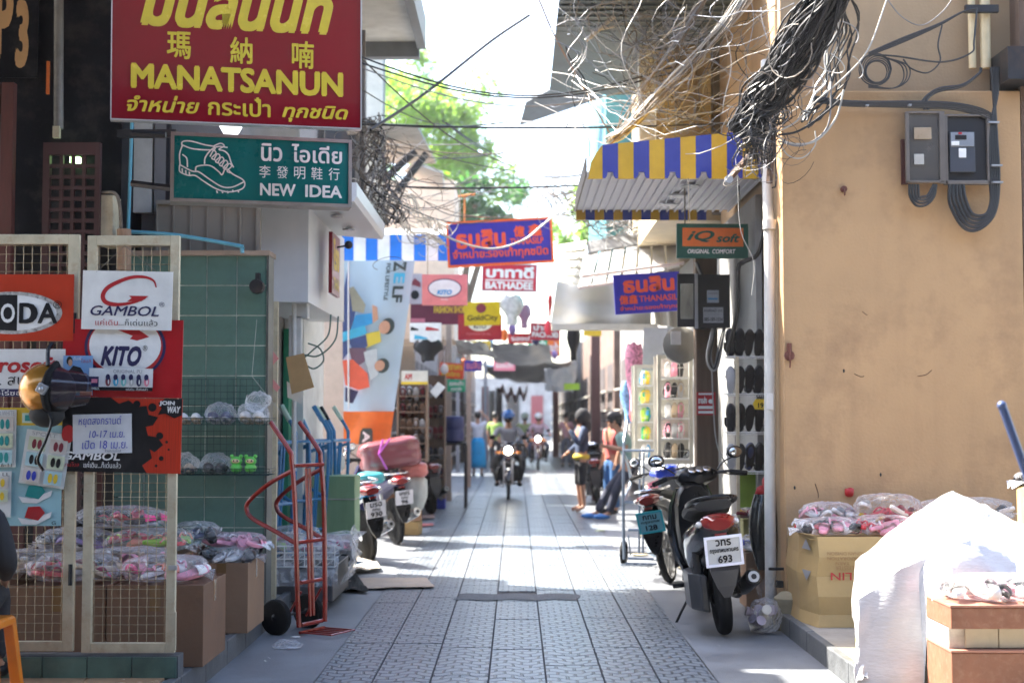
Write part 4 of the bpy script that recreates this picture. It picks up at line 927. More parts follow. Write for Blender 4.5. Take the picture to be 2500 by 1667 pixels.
def bike(lb, loc, rz, body, accent, style, plates=None, lean=R(8), steer=R(18), grp='motorcycles parked along the lane', mirrors=True, size=1., name='parked_motorcycle', light=False, platecol=None, border=None):
    M = Matrix.Translation(loc) @ Matrix.Rotation(rz, 4, 'Z') @ Matrix.Rotation(-lean, 4, 'X') @ Matrix.Scale(size, 4)
    t = thing(name, lb, 'motorcycle', M=M, group=grp)
    sc_ = style == 'scooter'; Rr = .235 if sc_ else .28; wd = .09 if sc_ else .068; xb = -.60; xf = .62
    mwheel(t, xb, Rr, wd, BLACKPL if sc_ else CHROME, 5 if sc_ else 0); mwheel(t, xf, Rr, wd * .9, BLACKPL if sc_ else CHROME, 5 if sc_ else 0, steer)
    # front end: forks, fender, headstock
    SM = Matrix.Translation((xf - .10, 0, 0)) @ Matrix.Rotation(steer, 4, 'Z') @ Matrix.Translation((-(xf - .10), 0, 0))
    for s_ in (-1, 1):
        b = MB(); b.M = SM; b.tube([(xf, s_ * .075, Rr), (xf - .2, s_ * .075, Rr + .42)], .018, 8); b.build('fork_leg', CASTA if not sc_ else BLACKPL, t, smooth=True)
    b = MB(); b.M = SM
    def fen(u, v):
        a = R(15 + 130 * u); q = (v - .5) * 2
        return Vector((xf + (Rr + .035 - .02 * q * q) * math.cos(a), q * .065, Rr + (Rr + .035 - .03 * q * q) * math.sin(a)))
    b.grid(fen, 12, 6); b.build('front_fender', body, t, smooth=2)
    # front shield
    if style != 'naked':
        b = MB(); b.M = Matrix.Identity(4)
        b.loft([[Vector((x + .03 * (1 - abs(k)), k * w_ / 2, z)) for k in (-1, -.6, 0, .6, 1)] + [Vector((x - .04 - .0 * abs(k), k * w_ / 2 * .9, z)) for k in (1, .6, 0, -.6, -1)] for x, z, w_ in ((.30, .30, .24), (.34, .45, .36), (.38, .62, .40), (.36, .80, .34), (.30, .93, .24))]).build('front_shield', body, t, smooth=True)
    else:
        b = MB().loft(shell([(-.15, .72, .10, .08, 2.5), (0, .80, .15, .12, 2.6), (.2, .84, .15, .12, 2.6), (.32, .80, .08, .07, 2.4)])); b.build('fuel_tank', body, t, smooth=True)
        MB().box((.1, 0, .45), (.28, .22, .3)).lathe([(.09, -.13), (.09, .13)], 12, Matrix.Translation((.15, 0, .4)) @ Matrix.Rotation(R(90), 4, 'X')).build('engine', CASTA, t, bev=.02)
    # handlebar cover
    b = MB(); b.M = SM; b.loft(shell([(.20, .98, .05, .03, 2), (.25, 1.0, .15, .055, 2.4), (.32, 1.0, .16, .07, 2.4), (.40, .97, .11, .075, 2.2), (.45, .94, .05, .05, 2)])); b.build('handlebar_cover', accent, t, smooth=True)
    b = MB(); b.M = SM; b.tube(spline([(.20, .34, .98), (.27, .22, 1.01), (.30, 0, .99), (.27, -.22, 1.01), (.20, -.34, .98)], 4), .011, 8); b.build('handlebar', DARKM, t, smooth=True)
    for s_ in (-1, 1):
        b = MB(); b.M = SM; b.tube([(.255, s_ * .245, 1.005), (.20, s_ * .355, .98)], .018, 8); b.build('grip', RUBBER, t, smooth=True)
        b = MB(); b.M = SM; b.tube([(.29, s_ * .2, 1.0), (.30, s_ * .25, .985), (.27, s_ * .36, .965)], .006, 6).build('brake_lever', DARKM, t)
        if mirrors:
            b = MB(); b.M = SM; b.tube(spline([(.28, s_ * .16, 1.03), (.29, s_ * .22, 1.08), (.26, s_ * .29, 1.11)], 4), .006, 6); mo = b.build('mirror_stalk', BLACKPL, t); XF[mo.name] = XF[t.name]
            b = MB(); b.M = SM; b.ball((.255, s_ * .30, 1.14), (.02, .062, .045), 14, 8); b.build('mirror', BLACKPL, mo, smooth=2)
            b = MB(); b.M = SM; b.ball((.243, s_ * .30, 1.14), (.012, .052, .036), 12, 6); b.build('mirror_glass', mat('mirror_glass', (.6, .62, .65), .05, 1, var=0), mo, smooth=2)
    b = MB(); b.M = SM
    for k in (-.055, 0, .055): b.lathe([(.026, -.004), (.030, 0), (.030, .008), (.024, .01)], 16, Matrix.Translation((.21, k, 1.045)) @ Matrix.Rotation(R(-35), 4, 'Y'))
    b.build('gauges', CHROME, t, smooth=True)
    # head light
    b = MB(); b.M = SM; b.ball((.46, 0, .94 if not light else .90), (.035, .075, .075 if light else .05), 16, 10)
    b.build('headlight', mat('lit_headlight', (1, .97, .82), .2, var=0, emit=9) if light else CLEAR_LENS, t, smooth=2)
    if light:
        for s_ in (-1, 1): MB().ball((.44, s_ * .2, .86), (.025, .045, .03), 12, 8).tube([(.42, 0, .86), (.42, s_ * .2, .86)], .008, 5).build('front_signal', AMBER, t, smooth=2)
        MB().loft(shell([(.28, .5, .2, .16, 3), (.34, .48, .24, .17, 3), (.38, .48, .2, .14, 3)])).build('leg_shield', BLACKPL, t, smooth=True)
    # body: seat, tail, side panels
    if sc_:
        b = MB().loft(shell([(.30, .30, .13, .03, 3), (.0, .28, .14, .035, 3), (-.12, .32, .13, .07, 3)])); b.build('floor_board', BLACKPL, t, smooth=True)
        b = MB().loft(shell([(-.08, .46, .12, .17, 3), (-.25, .56, .17, .16, 2.6), (-.50, .62, .18, .13, 2.4), (-.78, .68, .155, .11, 2.3), (-.93, .73, .11, .075, 2.2), (-.97, .74, .07, .05, 2)])); b.build('side_cowl', body, t, smooth=True)
        b = MB().loft(shell([(.0, .74, .09, .04, 3), (-.15, .77, .14, .05, 2.8), (-.40, .80, .16, .05, 2.8), (-.58, .85, .15, .05, 2.8), (-.80, .86, .12, .035, 2.5)])); b.build('seat', SEAT, t, smooth=True)
        b = MB().loft(shell([(.36, .62, .12, .34, 2.6), (.24, .66, .15, .32, 2.6), (.18, .68, .13, .26, 2.6)])); b.build('inner_fairing', BLACKPL, t, smooth=True)
        b = MB().tube(spline([(-.62, .15, .86), (-.85, .14, .90), (-.97, .07, .92), (-.98, 0, .925), (-.97, -.07, .92), (-.85, -.14, .90), (-.62, -.15, .86)], 4), .016, 8); b.build('grab_rail', BLACKPL, t, smooth=True)
    else:
        b = MB().loft(shell([(.28, .62, .06, .10, 2.4), (.05, .56, .08, .10, 2.5), (-.15, .60, .11, .12, 2.4), (-.45, .68, .135, .09, 2.3), (-.75, .74, .12, .07, 2.2), (-.95, .76, .07, .045, 2)])); b.build('side_cowl', body, t, smooth=True)
        b = MB().loft(shell([(.02, .74, .08, .035, 3), (-.2, .77, .125, .04, 2.8), (-.5, .81, .13, .045, 2.8), (-.78, .84, .10, .035, 2.5)])); b.build('seat', SEAT, t, smooth=True)
        b = MB().box((.05, 0, .34), (.26, .16, .16)).lathe([(.06, -.11), (.06, .11)], 14, Matrix.Translation((.02, 0, .33)) @ Matrix.Rotation(R(90), 4, 'X')).lathe([(.05, 0), (.05, .16)], 12, Matrix.Translation((.12, 0, .34)) @ Matrix.Rotation(R(80), 4, 'Y')); b.build('engine', CASTA, t, bev=.02)
        b = MB().tube(spline([(-.6, .14, .87), (-.85, .13, .86), (-.95, 0, .865), (-.85, -.13, .86), (-.6, -.14, .87)], 4), .011, 8); b.build('grab_rail', CHROME, t, smooth=True)
        b = MB()
        for s_ in (-1, 1): b.tube([(xb, s_ * .10, Rr), (-.2, s_ * .09, .36)], .016, 6)
        b.build('swing_arm', CASTA, t)
        b = MB(); b.bb(xb - .02, -.1, .09, .115, Rr + .02, Rr + .10); b.build('chain_case', CASTA, t, bev=.01)
    for s_ in (-1, 1):
        b = MB().tube([(xb + .02, s_ * .12, Rr + .02), (xb + .05, s_ * .125, .62)], .022, 8).tube([(xb + .02, s_ * .12, Rr + .05), (xb + .04, s_ * .125, .45)], .032, 10); b.build('shock_absorber', CASTA if not sc_ else DARKM, t, smooth=True)
    # tail lamp
    zt_ = .76 if sc_ else .78
    b = MB().loft(shell([(-.90, zt_, .115, .055, 2.4), (-.96, zt_ - .005, .10, .05, 2.2), (-1.0, zt_ - .01, .07, .035, 2)])); b.build('tail_light', RED_LENS, t, smooth=True)
    for s_ in (-1, 1):
        b = MB().ball((-.90, s_ * .118, zt_ - .005), (.05, .022, .022), 12, 8); b.build('turn_signal', CLEAR_LENS if not light else AMBER, t, smooth=2)
    b = MB().box((-.985, 0, zt_ - .075), (.01, .075, .022)); b.build('reflector', RED_LENS, t, bev=.002)
    # plate bracket + mud flap
    b = MB().loft([[Vector((-.93 + dx, y, z)) for y in (-w_, -w_ * .5, w_ * .5, w_)] + [Vector((-.93 + dx + .02, y, z)) for y in (w_, w_ * .5, -w_ * .5, -w_)] for dx, z, w_ in ((.08, .72, .06), (-.02, .60, .085), (-.045, .46, .09), (-.05, .36, .06), (-.045, .29, .02))]); b.build('mud_flap', BLACKPL if not sc_ else mat('grey_black_flap', (.03, .03, .035), .3), t, smooth=False)
    if plates: plate(t, backM(-.985 if sc_ else -.995, .125 * .8, .50, R(-8) if sc_ else R(-12)), plates, border, .215, .17, platecol)
    # exhaust on the right (-y)
    b = MB().tube(spline([(.05, -.10, .22), (-.3, -.15, .20), (-.45, -.17, .26)], 4), .018, 8).tube([(-.42, -.17, .25), (-.50, -.175, .28), (-.86, -.185, .38), (-.90, -.187, .39)], [.03, .052, .056, .045], 14); b.build('exhaust', CHROME if not sc_ else BLACKPL, t, smooth=True)
    b = MB().tube([(-.895, -.187, .389), (-.915, -.188, .394)], [.038, .036], 14); b.build('exhaust_tip', STEEL, t, smooth=True)
    b = MB().tube([(-.905, -.187, .391), (-.918, -.188, .395)], [.018, .018], 10); b.build('exhaust_hole', BLACKP, t)
    if sc_:
        b = MB().loft([[Vector((x, .08 + y_, z + (.02 if x < -.5 else 0))) for z in (.16, .22, .34, .40)] + [Vector((x, .08, z)) for z in (.40, .34, .22, .16)] for x, y_ in ((-.08, .06), (-.15, .10), (-.55, .11), (-.68, .05))]); b.build('transmission_case', mat('dark_cast_case', (.09, .09, .095), .35, .6, var=.3), t, bev=.012)
        MB().loft(shell([(-.25, .47, .07, .06, 2.5), (-.5, .50, .08, .07, 2.5), (-.6, .50, .05, .05, 2.5)])).build('air_box', BLACKPL, t, smooth=True)
    if not light: b = MB().tube([(-.02, .10, .25), (.0, .20, .10), (.03, .26, .015 - .02)], .010, 6).tube([(.0, .24, .0), (.06, .28, -.01)], .012, 6); b.build('side_stand', DARKM, t)
    b = MB()
    for s_ in (-1, 1): b.tube([(.02, s_ * .08, .27), (.02, s_ * .24, .27)], .016, 8)
    b.build('foot_pegs', RUBBER, t)
    return t
BLKPAINT = mat('black_motorcycle_paint', (.004, .004, .005), .14, var=.2, vs=10, coat=.8, dirt=.25, dirtc=(.08, .07, .06))
BLUPAINT = mat('blue_motorcycle_paint', (.01, .17, .38), .15, coat=.8); ROYAL = mat('royal_blue_paint', (.01, .04, .42), .15, coat=.8); MARPAINT = mat('maroon_motorcycle_paint', (.05, .012, .015), .2, coat=.6)
SILVP = mat('white_motorcycle_paint', (.55, .56, .58), .2, coat=.6)
NEON = paint('bright_white_frame', (.85, .84, .95), .3)
bike('black scooter with white framed plate 693 leaning by the right pipe', (1.45, 10.62, 0), R(90), BLKPAINT, BLACKPL, 'scooter', [('วทร', (.27, .06, .73, .30)), ('กรุงเทพมหานคร', (.08, .40, .93, .60)), ('693', (.30, .66, .72, .94))], lean=R(6.5), steer=R(12), border=NEON, size=1.06)
bike('blue and white motorcycle leaning behind the black scooter, cyan plate', (1.60, 13.67, 0), R(72), mat('dark_grey_bike', (.05, .05, .055), .2, coat=.6), ROYAL, 'underbone', [('กทม', (.2, .1, .8, .35)), ('กรุงเทพ', (.1, .42, .9, .58)), ('128', (.25, .64, .75, .92))], lean=R(10), steer=R(-20), platecol=mat('cyan_plate', (.16, .38, .43), .35), border=mat('teal_plate_frame', (.02, .35, .4), .4))
bike('bright blue motorcycle with plate 930 parked by the tray of sandals', (-1.82, 15.42, 0), R(118), BLUPAINT, BLACKPL, 'underbone', [('มรฉ', (.2, .06, .8, .34)), ('กทม', (.3, .42, .7, .58)), ('930', (.2, .64, .8, .94))], lean=R(9), steer=R(20), platecol=mat('pale_plate', (.6, .58, .62), .4))
bike('dark blue motorcycle loaded with a maroon bundle, second from camera', (-1.66, 17.55, 0), R(114), NAVYP, BLACKPL, 'underbone', [('ษษร', (.2, .06, .8, .34)), ('กทม', (.3, .42, .7, .58)), ('96', (.3, .64, .7, .94))], lean=R(6), steer=R(10), platecol=mat('pale_plate', (.6, .58, .62), .4))
bike('dark maroon scooter parked beyond the loaded motorcycle on left', (-1.55, 22.9, 0), R(112), MARPAINT, BLACKPL, 'scooter', None, lean=R(6), steer=R(15))
bike('dark motorcycle parked furthest back on the left by the barrel', (-1.55, 25.5, 0), R(95), BLKPAINT, BLACKPL, 'underbone', None, lean=R(6))
bike('dark motorcycle parked behind the woman in the hood on the right', (1.45, 25.5, 0), R(88), BLKPAINT, BLACKPL, 'scooter', None, lean=R(6), steer=R(0))
# bundle and bags on the second motorcycle
def sack(name, lb, c, r, m, seed=0, k=.12, p=3., rot=None, cat='bundle', n=28):
    f = lambda d: (1 / max(1e-3, (abs(d.x) ** p + abs(d.y) ** p + abs(d.z) ** p) ** (1 / p))) * (1 + k * noise.noise(d * 2.6 + Vector((seed, 0, 0))) + k * .5 * abs(noise.noise(d * 7 + Vector((0, seed, 0)))))
    return tag(MB().ball(c, r, n, n * 2 // 3, f=f, rot=rot).build(name, m, smooth=2), lb, cat)
MARB = mat('maroon_plastic_wrap', (.22, .06, .07), .22, var=.15, vs=4, coat=.4)
sb = sack('wrapped_bundle', 'big maroon plastic wrapped bundle on the second motorcycle', W(950, 1108, 17.2), (.36, .28, .18), MARB, 4, .07, 6., rot=Euler((0, R(-10), .2)))
b = MB().tube([W(935, 1072, 16.85), W(925, 1108, 16.82), W(945, 1146, 16.85)], .012, 5).tube([W(952, 1070, 16.86), W(925, 1108, 16.81)], .012, 5); tag(b.build('purple_strap', mat('purple_strap_m', (.55, .1, .5), .4)), 'shiny purple strap round the maroon bundle', 'strap')
sack('pink_bag', 'pink topped bag hanging on the right of the loaded motorcycle', W(1008, 1146, 17.3), (.17, .17, .09), mat('coral_plastic', (.55, .17, .15), .35), 8, .1, 5., cat='bag')
sack('grey_white_sack', 'pale grey woven sack under the pink bag', W(1012, 1198, 17.4), (.15, .16, .22), mat('woven_sack', (.5, .52, .5), .6, bump=.4, bs=30), 9, .12, cat='sack')
sack('teal_bag', 'teal plastic bag behind the blue motorcycle seat', W(905, 1166, 16.6), (.16, .14, .07), mat('teal_plastic', (.05, .32, .36), .3), 12, .1, cat='bag')
sack('plastic_helmet_bag', 'white cloth heap among the blue hand trucks', W(812, 1128, 13.9), (.11, .12, .12), mat('white_cloth_heap', (.62, .64, .62), .6), 14, .15, cat='cloth')
# orange & teal stall things by barrel
t = thing('water_barrel', 'dark blue plastic barrel on a grey stand on the left', 'barrel', (W(1108, 0, 24).x, 24, 0))
bp = W(1108, 1080, 24); MB().lathe([(.13, 0), (.17, .03), (.175, .2), (.165, .22), (.175, .24), (.17, .42), (.155, .44), (.03, .45)], 20, Matrix.Translation((bp.x, 24, bp.z - .0))).build('barrel_body', mat('navy_barrel', (.015, .03, .14), .35), t, world=True, smooth=True)
b = MB(); b.bb(bp.x - .4, bp.x + .22, 23.8, 24.3, bp.z - .04, bp.z)
for dx in (-.38, .2):
    for yy_ in (23.82, 24.28): b.bb(bp.x + dx - .02, bp.x + dx + .02, yy_ - .02, yy_ + .02, 0, bp.z - .04)
b.build('stand', DARKM, t, world=True); MB().bb(bp.x - .35, bp.x - .12, 23.6, 23.85, 0, .45).build('blue_stool', BLUEP, t, world=True, bev=.02)
# ============================================================ LEFT: awning, hanging banner, cluster of signs
def awning_front(t, x0, x1, z0, z1, Y, ca, cb, n, first=0, scallop=0, depth=.05, world=True):
    w_ = (x1 - x0) / n
    for i in range(n):
        a, c = x0 + i * w_, x0 + (i + 1) * w_
        if scallop and i % 2 == scallop - 1: poly = [(a, z0 + .0), (a + w_ * .22, z0), (a + w_ * .32, z0 + .03), (a + w_ * .36, z0 + .06), (a + w_ * .64, z0 + .06), (a + w_ * .68, z0 + .03), (a + w_ * .78, z0), (c, z0), (c, z1), (a, z1)]
        else: poly = [(a, z0), (c, z0), (c, z1), (a, z1)]
        MB().prism(poly, Y + (.0 if i % 2 else .006), Y + .02).build('stripe_panel', ca if (i + first) % 2 == 0 else cb, t, world=True)
BAWN = mat('blue_awning_vinyl', (.015, .17, .62), .4); WAWN = mat('white_awning_vinyl', (.72, .72, .70), .4)
AY = 18.0
t = thing('striped_awning', 'blue and white striped awning valance across the left shops', 'awning', W(960, 640, AY))
awning_front(t, W(838, 0, AY).x, W(1100, 0, AY).x, W(0, 637, AY).z, W(0, 572, AY).z, AY, BAWN, WAWN, 9)
x0, x1 = W(838, 0, AY).x, W(1100, 0, AY).x; zt_ = W(0, 572, AY).z
def aw(u, v): return Vector((x0 + (x1 - x0) * u, AY + .02 + .4 * v, zt_ + .12 * v))
MB().grid(aw, 2, 2).build('awning_top', WAWN, t, world=True)
bl, br = W(838, 1005, 17.7), W(975, 1012, 17.7)
PB = mat('pale_blue_banner', (.44, .58, .66), .4, var=.06, vs=1.5)
t = thing('hanging_banner', 'tall pale blue vinyl banner printed with sideways boys and an orange foot', 'banner', W(905, 1085, 17.7))
def bq(fx, py): # banner point, widening upwards
    k = (py - 635) / 450; xr = 1013 - 63 * k; return W(838 + (xr - 838) * fx, py, 17.7)
def bgrid(y0, y1, m, nm):
    def f(u, v):
        q = bq(u, y0 + (y1 - y0) * v); q.y += .03 * math.sin(u * 7 + v * 2) + .02 * noise.noise(q * 3); return q
    b = MB().grid(f, 14, 24); k = len(b.v); b.add([p + Vector((0, .006, 0)) for p in b.v[:k]], [tuple(reversed(q)) for q in b.f]); b.build(nm, m, t, world=True, smooth=2)
bgrid(636, 1004, PB, 'vinyl_sheet'); bgrid(1004, 1084, ORP, 'orange_foot')
_bk = [0]
def bp_(pts, m, nm='print_shape'):
    _bk[0] += 1; P = [bq(x, y) + Vector((0, -.06 - .0015 * _bk[0], 0)) for x, y in pts]; MB().add(P, [tuple(range(len(P)))]).build(nm, m, t, world=True)
def bell(cx, cy, rx, ry, m, n=20): bp_([(cx + rx * math.cos(2 * math.pi * i / n), cy - ry * math.sin(2 * math.pi * i / n)) for i in range(n)], m)
DEN = paint('denim_print', (.04, .07, .2)); KH = paint('khaki_print', (.3, .3, .22)); SHB = paint('blue_shirt_print', (.03, .3, .6)); TEE = paint('yellow_tee_print', (.62, .5, .05)); CHK = paint('plaid_print', (.75, .12, .06)); LGR = paint('pale_tee_print', (.5, .55, .55)); HRP = paint('hair_print', (.03, .05, .045))
bp_([(0, 720), (.08, 650), (.1, 700), (.2, 760), (.1, 860), (0, 880)], DEN); bp_([(.1, 705), (.16, 700), (.35, 745), (.33, 765), (.15, 760)], KH); bp_([(.2, 770), (.45, 765), (.48, 790), (.3, 800), (.12, 810)], SHB)
bp_([(0, 812), (.35, 795), (.4, 815), (.1, 830), (0, 835)], SKYP); bp_([(.45, 745), (.53, 750), (.56, 780), (.48, 790)], SKINP); bp_([(.38, 815), (.6, 808), (.64, 835), (.4, 850)], TEE); bp_([(.1, 830), (.38, 818), (.42, 845), (.2, 870)], DEN)
bell(.72, 797, .11, 20, HRP); bell(.67, 800, .09, 16, SKINP); bp_([(.1, 850), (.4, 850), (.42, 880), (.2, 900)], paint('dark_plaid_print', (.15, .08, .12))); bp_([(.36, 860), (.58, 850), (.6, 880), (.42, 895)], LGR)
bp_([(.0, 880), (.18, 878), (.45, 912), (.5, 945), (.3, 952), (.05, 940)], CHK); bp_([(.42, 880), (.6, 880), (.64, 915), (.5, 930)], LGR); bell(.70, 893, .12, 18, HRP); bell(.65, 893, .09, 13, SKINP); bp_([(.05, 945), (.3, 955), (.2, 985), (.05, 980)], NAVYP)
def btext(s_, px0, py0, px1, py1, m, nm='lettering'):
    "letters stacked down the banner, turned a quarter"
    vs, fs = text_geo(s_, .04, 0, 1); ax = min(v.x for v in vs); bx = max(v.x for v in vs); az = min(v.z for v in vs); bz = max(v.z for v in vs)
    _bk[0] += 1; P = []
    for v in vs:
        u = (v.x - ax) / (bx - ax); q = (v.z - az) / (bz - az); P.append(bq(px0 + (px1 - px0) * q, py0 + (py1 - py0) * u) + Vector((0, -.065 - .0015 * _bk[0] + v.y * .1, 0)))
    MB().add(P, fs).build(nm, m, t, world=True)
btext('Z', .72, 640, .9, 664, HRP); btext('E', .74, 668, .9, 694, SKYP); btext('LF', .74, 700, .9, 740, HRP); btext('FOR LIFESTYLE', .62, 645, .68, 735, HRP)
bp_([(.35, 1084), (.38, 1052), (.42, 1045), (.6, 1045), (.63, 1052), (.66, 1084)], HRP); btext('A', .43, 1052, .58, 1080, WHITE)
tag(MB().tube([W(851, 640, 17.6), W(851, 1000, 17.6)], .012, 6).build('banner_pole', STEEL), 'thin grey pole at the left edge of the banner', 'pole')

def simple_sign(lb, x0, y0, x1, y1, Y, m, cat='sign', roll=0, frame=None, fw=.02, t=.04, name='hanging_sign', wires_=True):
    s = signpx(name, lb, cat, x0, y1, x1, y1 + roll, y0, Y, Y, t, m, frame=frame, fw=fw)
    if wires_:
        for fx in (.12, .88):
            p = s.M @ Vector((fx * s.W, t / 2, s.H)); MB().tube([p, p + Vector((0, 0, .45))], .006, 4).build('hanging_wire', CABBR, s.e, world=True)
    return s
OFR = mat('orange_sign_frame', (.80, .13, .03), .4); VBL = mat('violet_blue_sign', (.035, .03, .42), .35); ORL = paint('orange_red_letter', (.8, .10, .05))
s = simple_sign('violet blue and orange framed Thai sign hung over the middle of lane', 1099, 540 + 8, 1347, 648, 16.5, VBL, roll=-13, frame=OFR, fw=.026)
s.text('ธนสิน', .07, .17, .56, .62, ORL, .05); s.text('THANASILP', .6, .42, .93, .58, ORL, .03); s.text('億', .64, .12, .75, .4, ORL, .04); s.text('鑫', .78, .1, .92, .4, ORL, .03); s.text('จำหน่าย:รองเท้าทุกชนิด', .03, .62, .97, .92, ORL, .03)
s = simple_sign('red and white sign lettered BATHADEE below the violet sign', 1178, 645, 1308, 708, 19.5, mat('sign_red', (.55, .02, .04), .4), frame=mat('grey_frame', (.4, .4, .42), .5), fw=.015, roll=3)
s.text('บาทาดี', .06, .05, .96, .52, WHITE, .05); s.rect(.05, .58, .95, .63, WHITE); s.text('BATHADEE', .05, .66, .95, .95, WHITE, .05)
s = simple_sign('pink sign with white oval and blue script on the left', 1030, 670, 1141, 745, 17.5, mat('sign_pink', (.72, .23, .22), .35))
s.ell(.5, .45, .37, .31, NAVYP); s.ell(.5, .45, .35, .28, WHITE); s.text('KITO', .33, .5, .66, .66, SHB, .06, .25); s.text('FOOTWEAR', .42, .78, .58, .85, WHITE)
s = simple_sign('mustard yellow sign lettered GoldCity under the violet sign', 1134, 738, 1222, 795, 20.5, mat('sign_mustard', (.60, .43, .0), .4), roll=-2)
s.ell(.47, .27, .14, .2, MARP); s.text('GoldCity', .08, .56, .93, .86, BLACKP, .02)
s = simple_sign('red sign with half hidden white oval below the mustard sign', 1118, 768, 1225, 830, 21, mat('sign_crimson', (.38, .01, .03), .4), wires_=False)
s.ell(.5, .35, .28, .3, WHITE); s.text('KITO', .36, .38, .64, .55, NAVYP, .05); s.text('FOOTWEAR FOR ALL', .2, .72, .75, .8, PINKP)
s = simple_sign('white sign showing three coloured shoes at the left of the cluster', 1000, 788, 1077, 835, 20, WHITE, wires_=False)
s.poly([(.02, .4), (.05, .18), (.15, .25), (.28, .33), (.28, .4)], BLACKP); s.poly([(.5, .4), (.52, .2), (.65, .22), (.93, .33), (.93, .4)], REDP); s.poly([(.14, .85), (.16, .62), (.3, .66), (.56, .78), (.56, .85)], SKYP)
s = simple_sign('dark maroon fascia band behind the pink sign', 1002, 742, 1145, 792, 21.5, mat('sign_maroon', (.16, .015, .05), .45), wires_=False); s.rect(.0, .7, .25, .9, PINKP)
s.text('FASHION SHOES', .4, .1, .97, .45, YELP, .05)
s = simple_sign('white red and blue poster of shoes beside the pink sign', 996, 668, 1030, 742, 20.6, mat('grey_lilac', (.42, .38, .42), .4), wires_=False); s.poly([(.1, .35), (.5, .15), (.9, .3), (.9, .45)], MARP); s.ell(.5, .7, .3, .15, BLACKP)
s = simple_sign('orange and yellow sign further down the left side', 1072, 884, 1131, 922, 24, mat('sign_orange', (.75, .08, .02), .4), roll=4); s.text('ลดราคา', .08, .12, .92, .45, YELP, .04); s.text('เปิดบริการ', .1, .55, .85, .85, YELP, .03)
s = simple_sign('small violet sign next to the orange and yellow one', 1134, 880, 1177, 906, 26, VBL); s.text('ธนสิน', .1, .1, .9, .8, PINKP, .03)
s = simple_sign('green sign with white Thai letters low on the left', 1092, 926, 1136, 956, 25, mat('sign_green', (.01, .33, .16), .4)); s.text('รองเท้า', .1, .12, .9, .5, WHITE, .04); s.text('ราคาส่ง', .2, .6, .8, .9, WHITE, .04)
s = simple_sign('dark red sign lettered PACHOEI near the centre right', 1294, 788, 1367, 829, 22, mat('sign_crimson2', (.45, .015, .04), .4), roll=2); s.text('ปาเจ้ย', .1, .05, .9, .45, WHITE, .05); s.text('PACHOEI', .06, .52, .94, .85, WHITE, .05)
flat('white_price_card', 'tilted white card hanging left under the green sign', [(1049, 955), (1070, 932), (1088, 945), (1064, 972)], 20, WHITE, 'card')
# ---- left row of shops behind: buildings, stalls
def facade(name, lb, cat, x0, x1, y0, y1, z0, z1, m, bays=0, bm=None, side='L', win=0):
    t = thing(name, lb, cat, ((x0 + x1) / 2, y0, z0))
    MB().bb(x0, x1, y0, y1, z0, z1).build('wall', m, t, world=True)
    xs_ = x1 if side == 'L' else x0; d = 1 if side == 'L' else -1
    for i in range(bays):
        a = y0 + (y1 - y0) * (i + .12) / bays; c = y0 + (y1 - y0) * (i + .88) / bays
        zt2 = min(2.7, z1 - .2)
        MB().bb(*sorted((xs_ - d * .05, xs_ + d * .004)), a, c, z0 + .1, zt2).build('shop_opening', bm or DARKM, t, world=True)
        k = MB(); rr_ = random.Random(i * 7 + int(y0))
        for j in range(5): k.bb(*sorted((xs_ + d * .004, xs_ + d * .16)), a + .1, c - .1, .4 + j * .42, .42 + j * .42)
        k.build('shelves', PALE, t, world=True)
    if win:
        for i in range(win):
            a = y0 + (y1 - y0) * (i + .2) / win; c = y0 + (y1 - y0) * (i + .75) / win
            fo = MB().bb(*sorted((xs_, xs_ + d * .06)), a, c, z1 - 2.1, z1 - .8).build('window_frame', WHITEM, t, world=True); XF[fo.name] = XF[t.name]
            MB().bb(*sorted((xs_ + d * .06, xs_ + d * .07)), a + .08, c - .08, z1 - 2.0, z1 - .9).build('pane', mat('dim_glass', (.05, .07, .08), .1), fo, world=True)
    return t
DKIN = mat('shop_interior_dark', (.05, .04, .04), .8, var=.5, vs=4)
PINKB = mat('pinkish_render', (.55, .42, .33), .85, var=.1, dirt=.3, dirtc=(.4, .3, .25))
BRW = mat('brown_shop_front', (.14, .09, .07), .7, var=.5, vs=3)
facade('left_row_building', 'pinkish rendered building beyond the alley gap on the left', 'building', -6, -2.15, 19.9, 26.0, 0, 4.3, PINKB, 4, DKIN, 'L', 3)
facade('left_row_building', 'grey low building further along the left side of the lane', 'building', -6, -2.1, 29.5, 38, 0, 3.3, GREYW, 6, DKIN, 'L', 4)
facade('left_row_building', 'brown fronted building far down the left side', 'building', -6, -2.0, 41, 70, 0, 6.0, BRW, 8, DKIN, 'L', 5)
# sloping roofs of the row
def roof(name, lb, pts, m, th=.04, cat='roof'):
    P = [Vector(p) for p in pts]; nrm = (P[1] - P[0]).cross(P[2] - P[0]).normalized(); 
    if nrm.z < 0: nrm = -nrm
    n = len(P); b = MB().add(P + [p + nrm * th for p in P], [tuple(range(n)), tuple(range(2 * n - 1, n - 1, -1))] + [(i, i + n, (i + 1) % n + n, (i + 1) % n) for i in range(n)])
    return tag(b.build(name, m), lb, cat)
GRF = mat('grey_eave_underside', (.28, .27, .25), .8, dirt=.5)
roof('lean_to_roof', 'grey lean-to roof projecting over the left side, y shaped brackets below', [W(838, 302, 19.6), W(1020, 312, 19.6), W(1065, 400, 23.5), W(880, 400, 23.5)], GRF)
roof('lean_to_roof', 'pale lower roof edge under the tree on the left', [W(1010, 400, 20), W(1080, 425, 20), W(1085, 470, 22), W(985, 420, 22)], mat('pale_roof', (.5, .46, .42), .8))
def bars(name, lb, segs, m, cat, r=.035):
    b = MB()
    for a, c, Y in segs: b.tube([W(*a, Y), W(*c, Y)], r, 6)
    return tag(b.build(name, m), lb, cat)
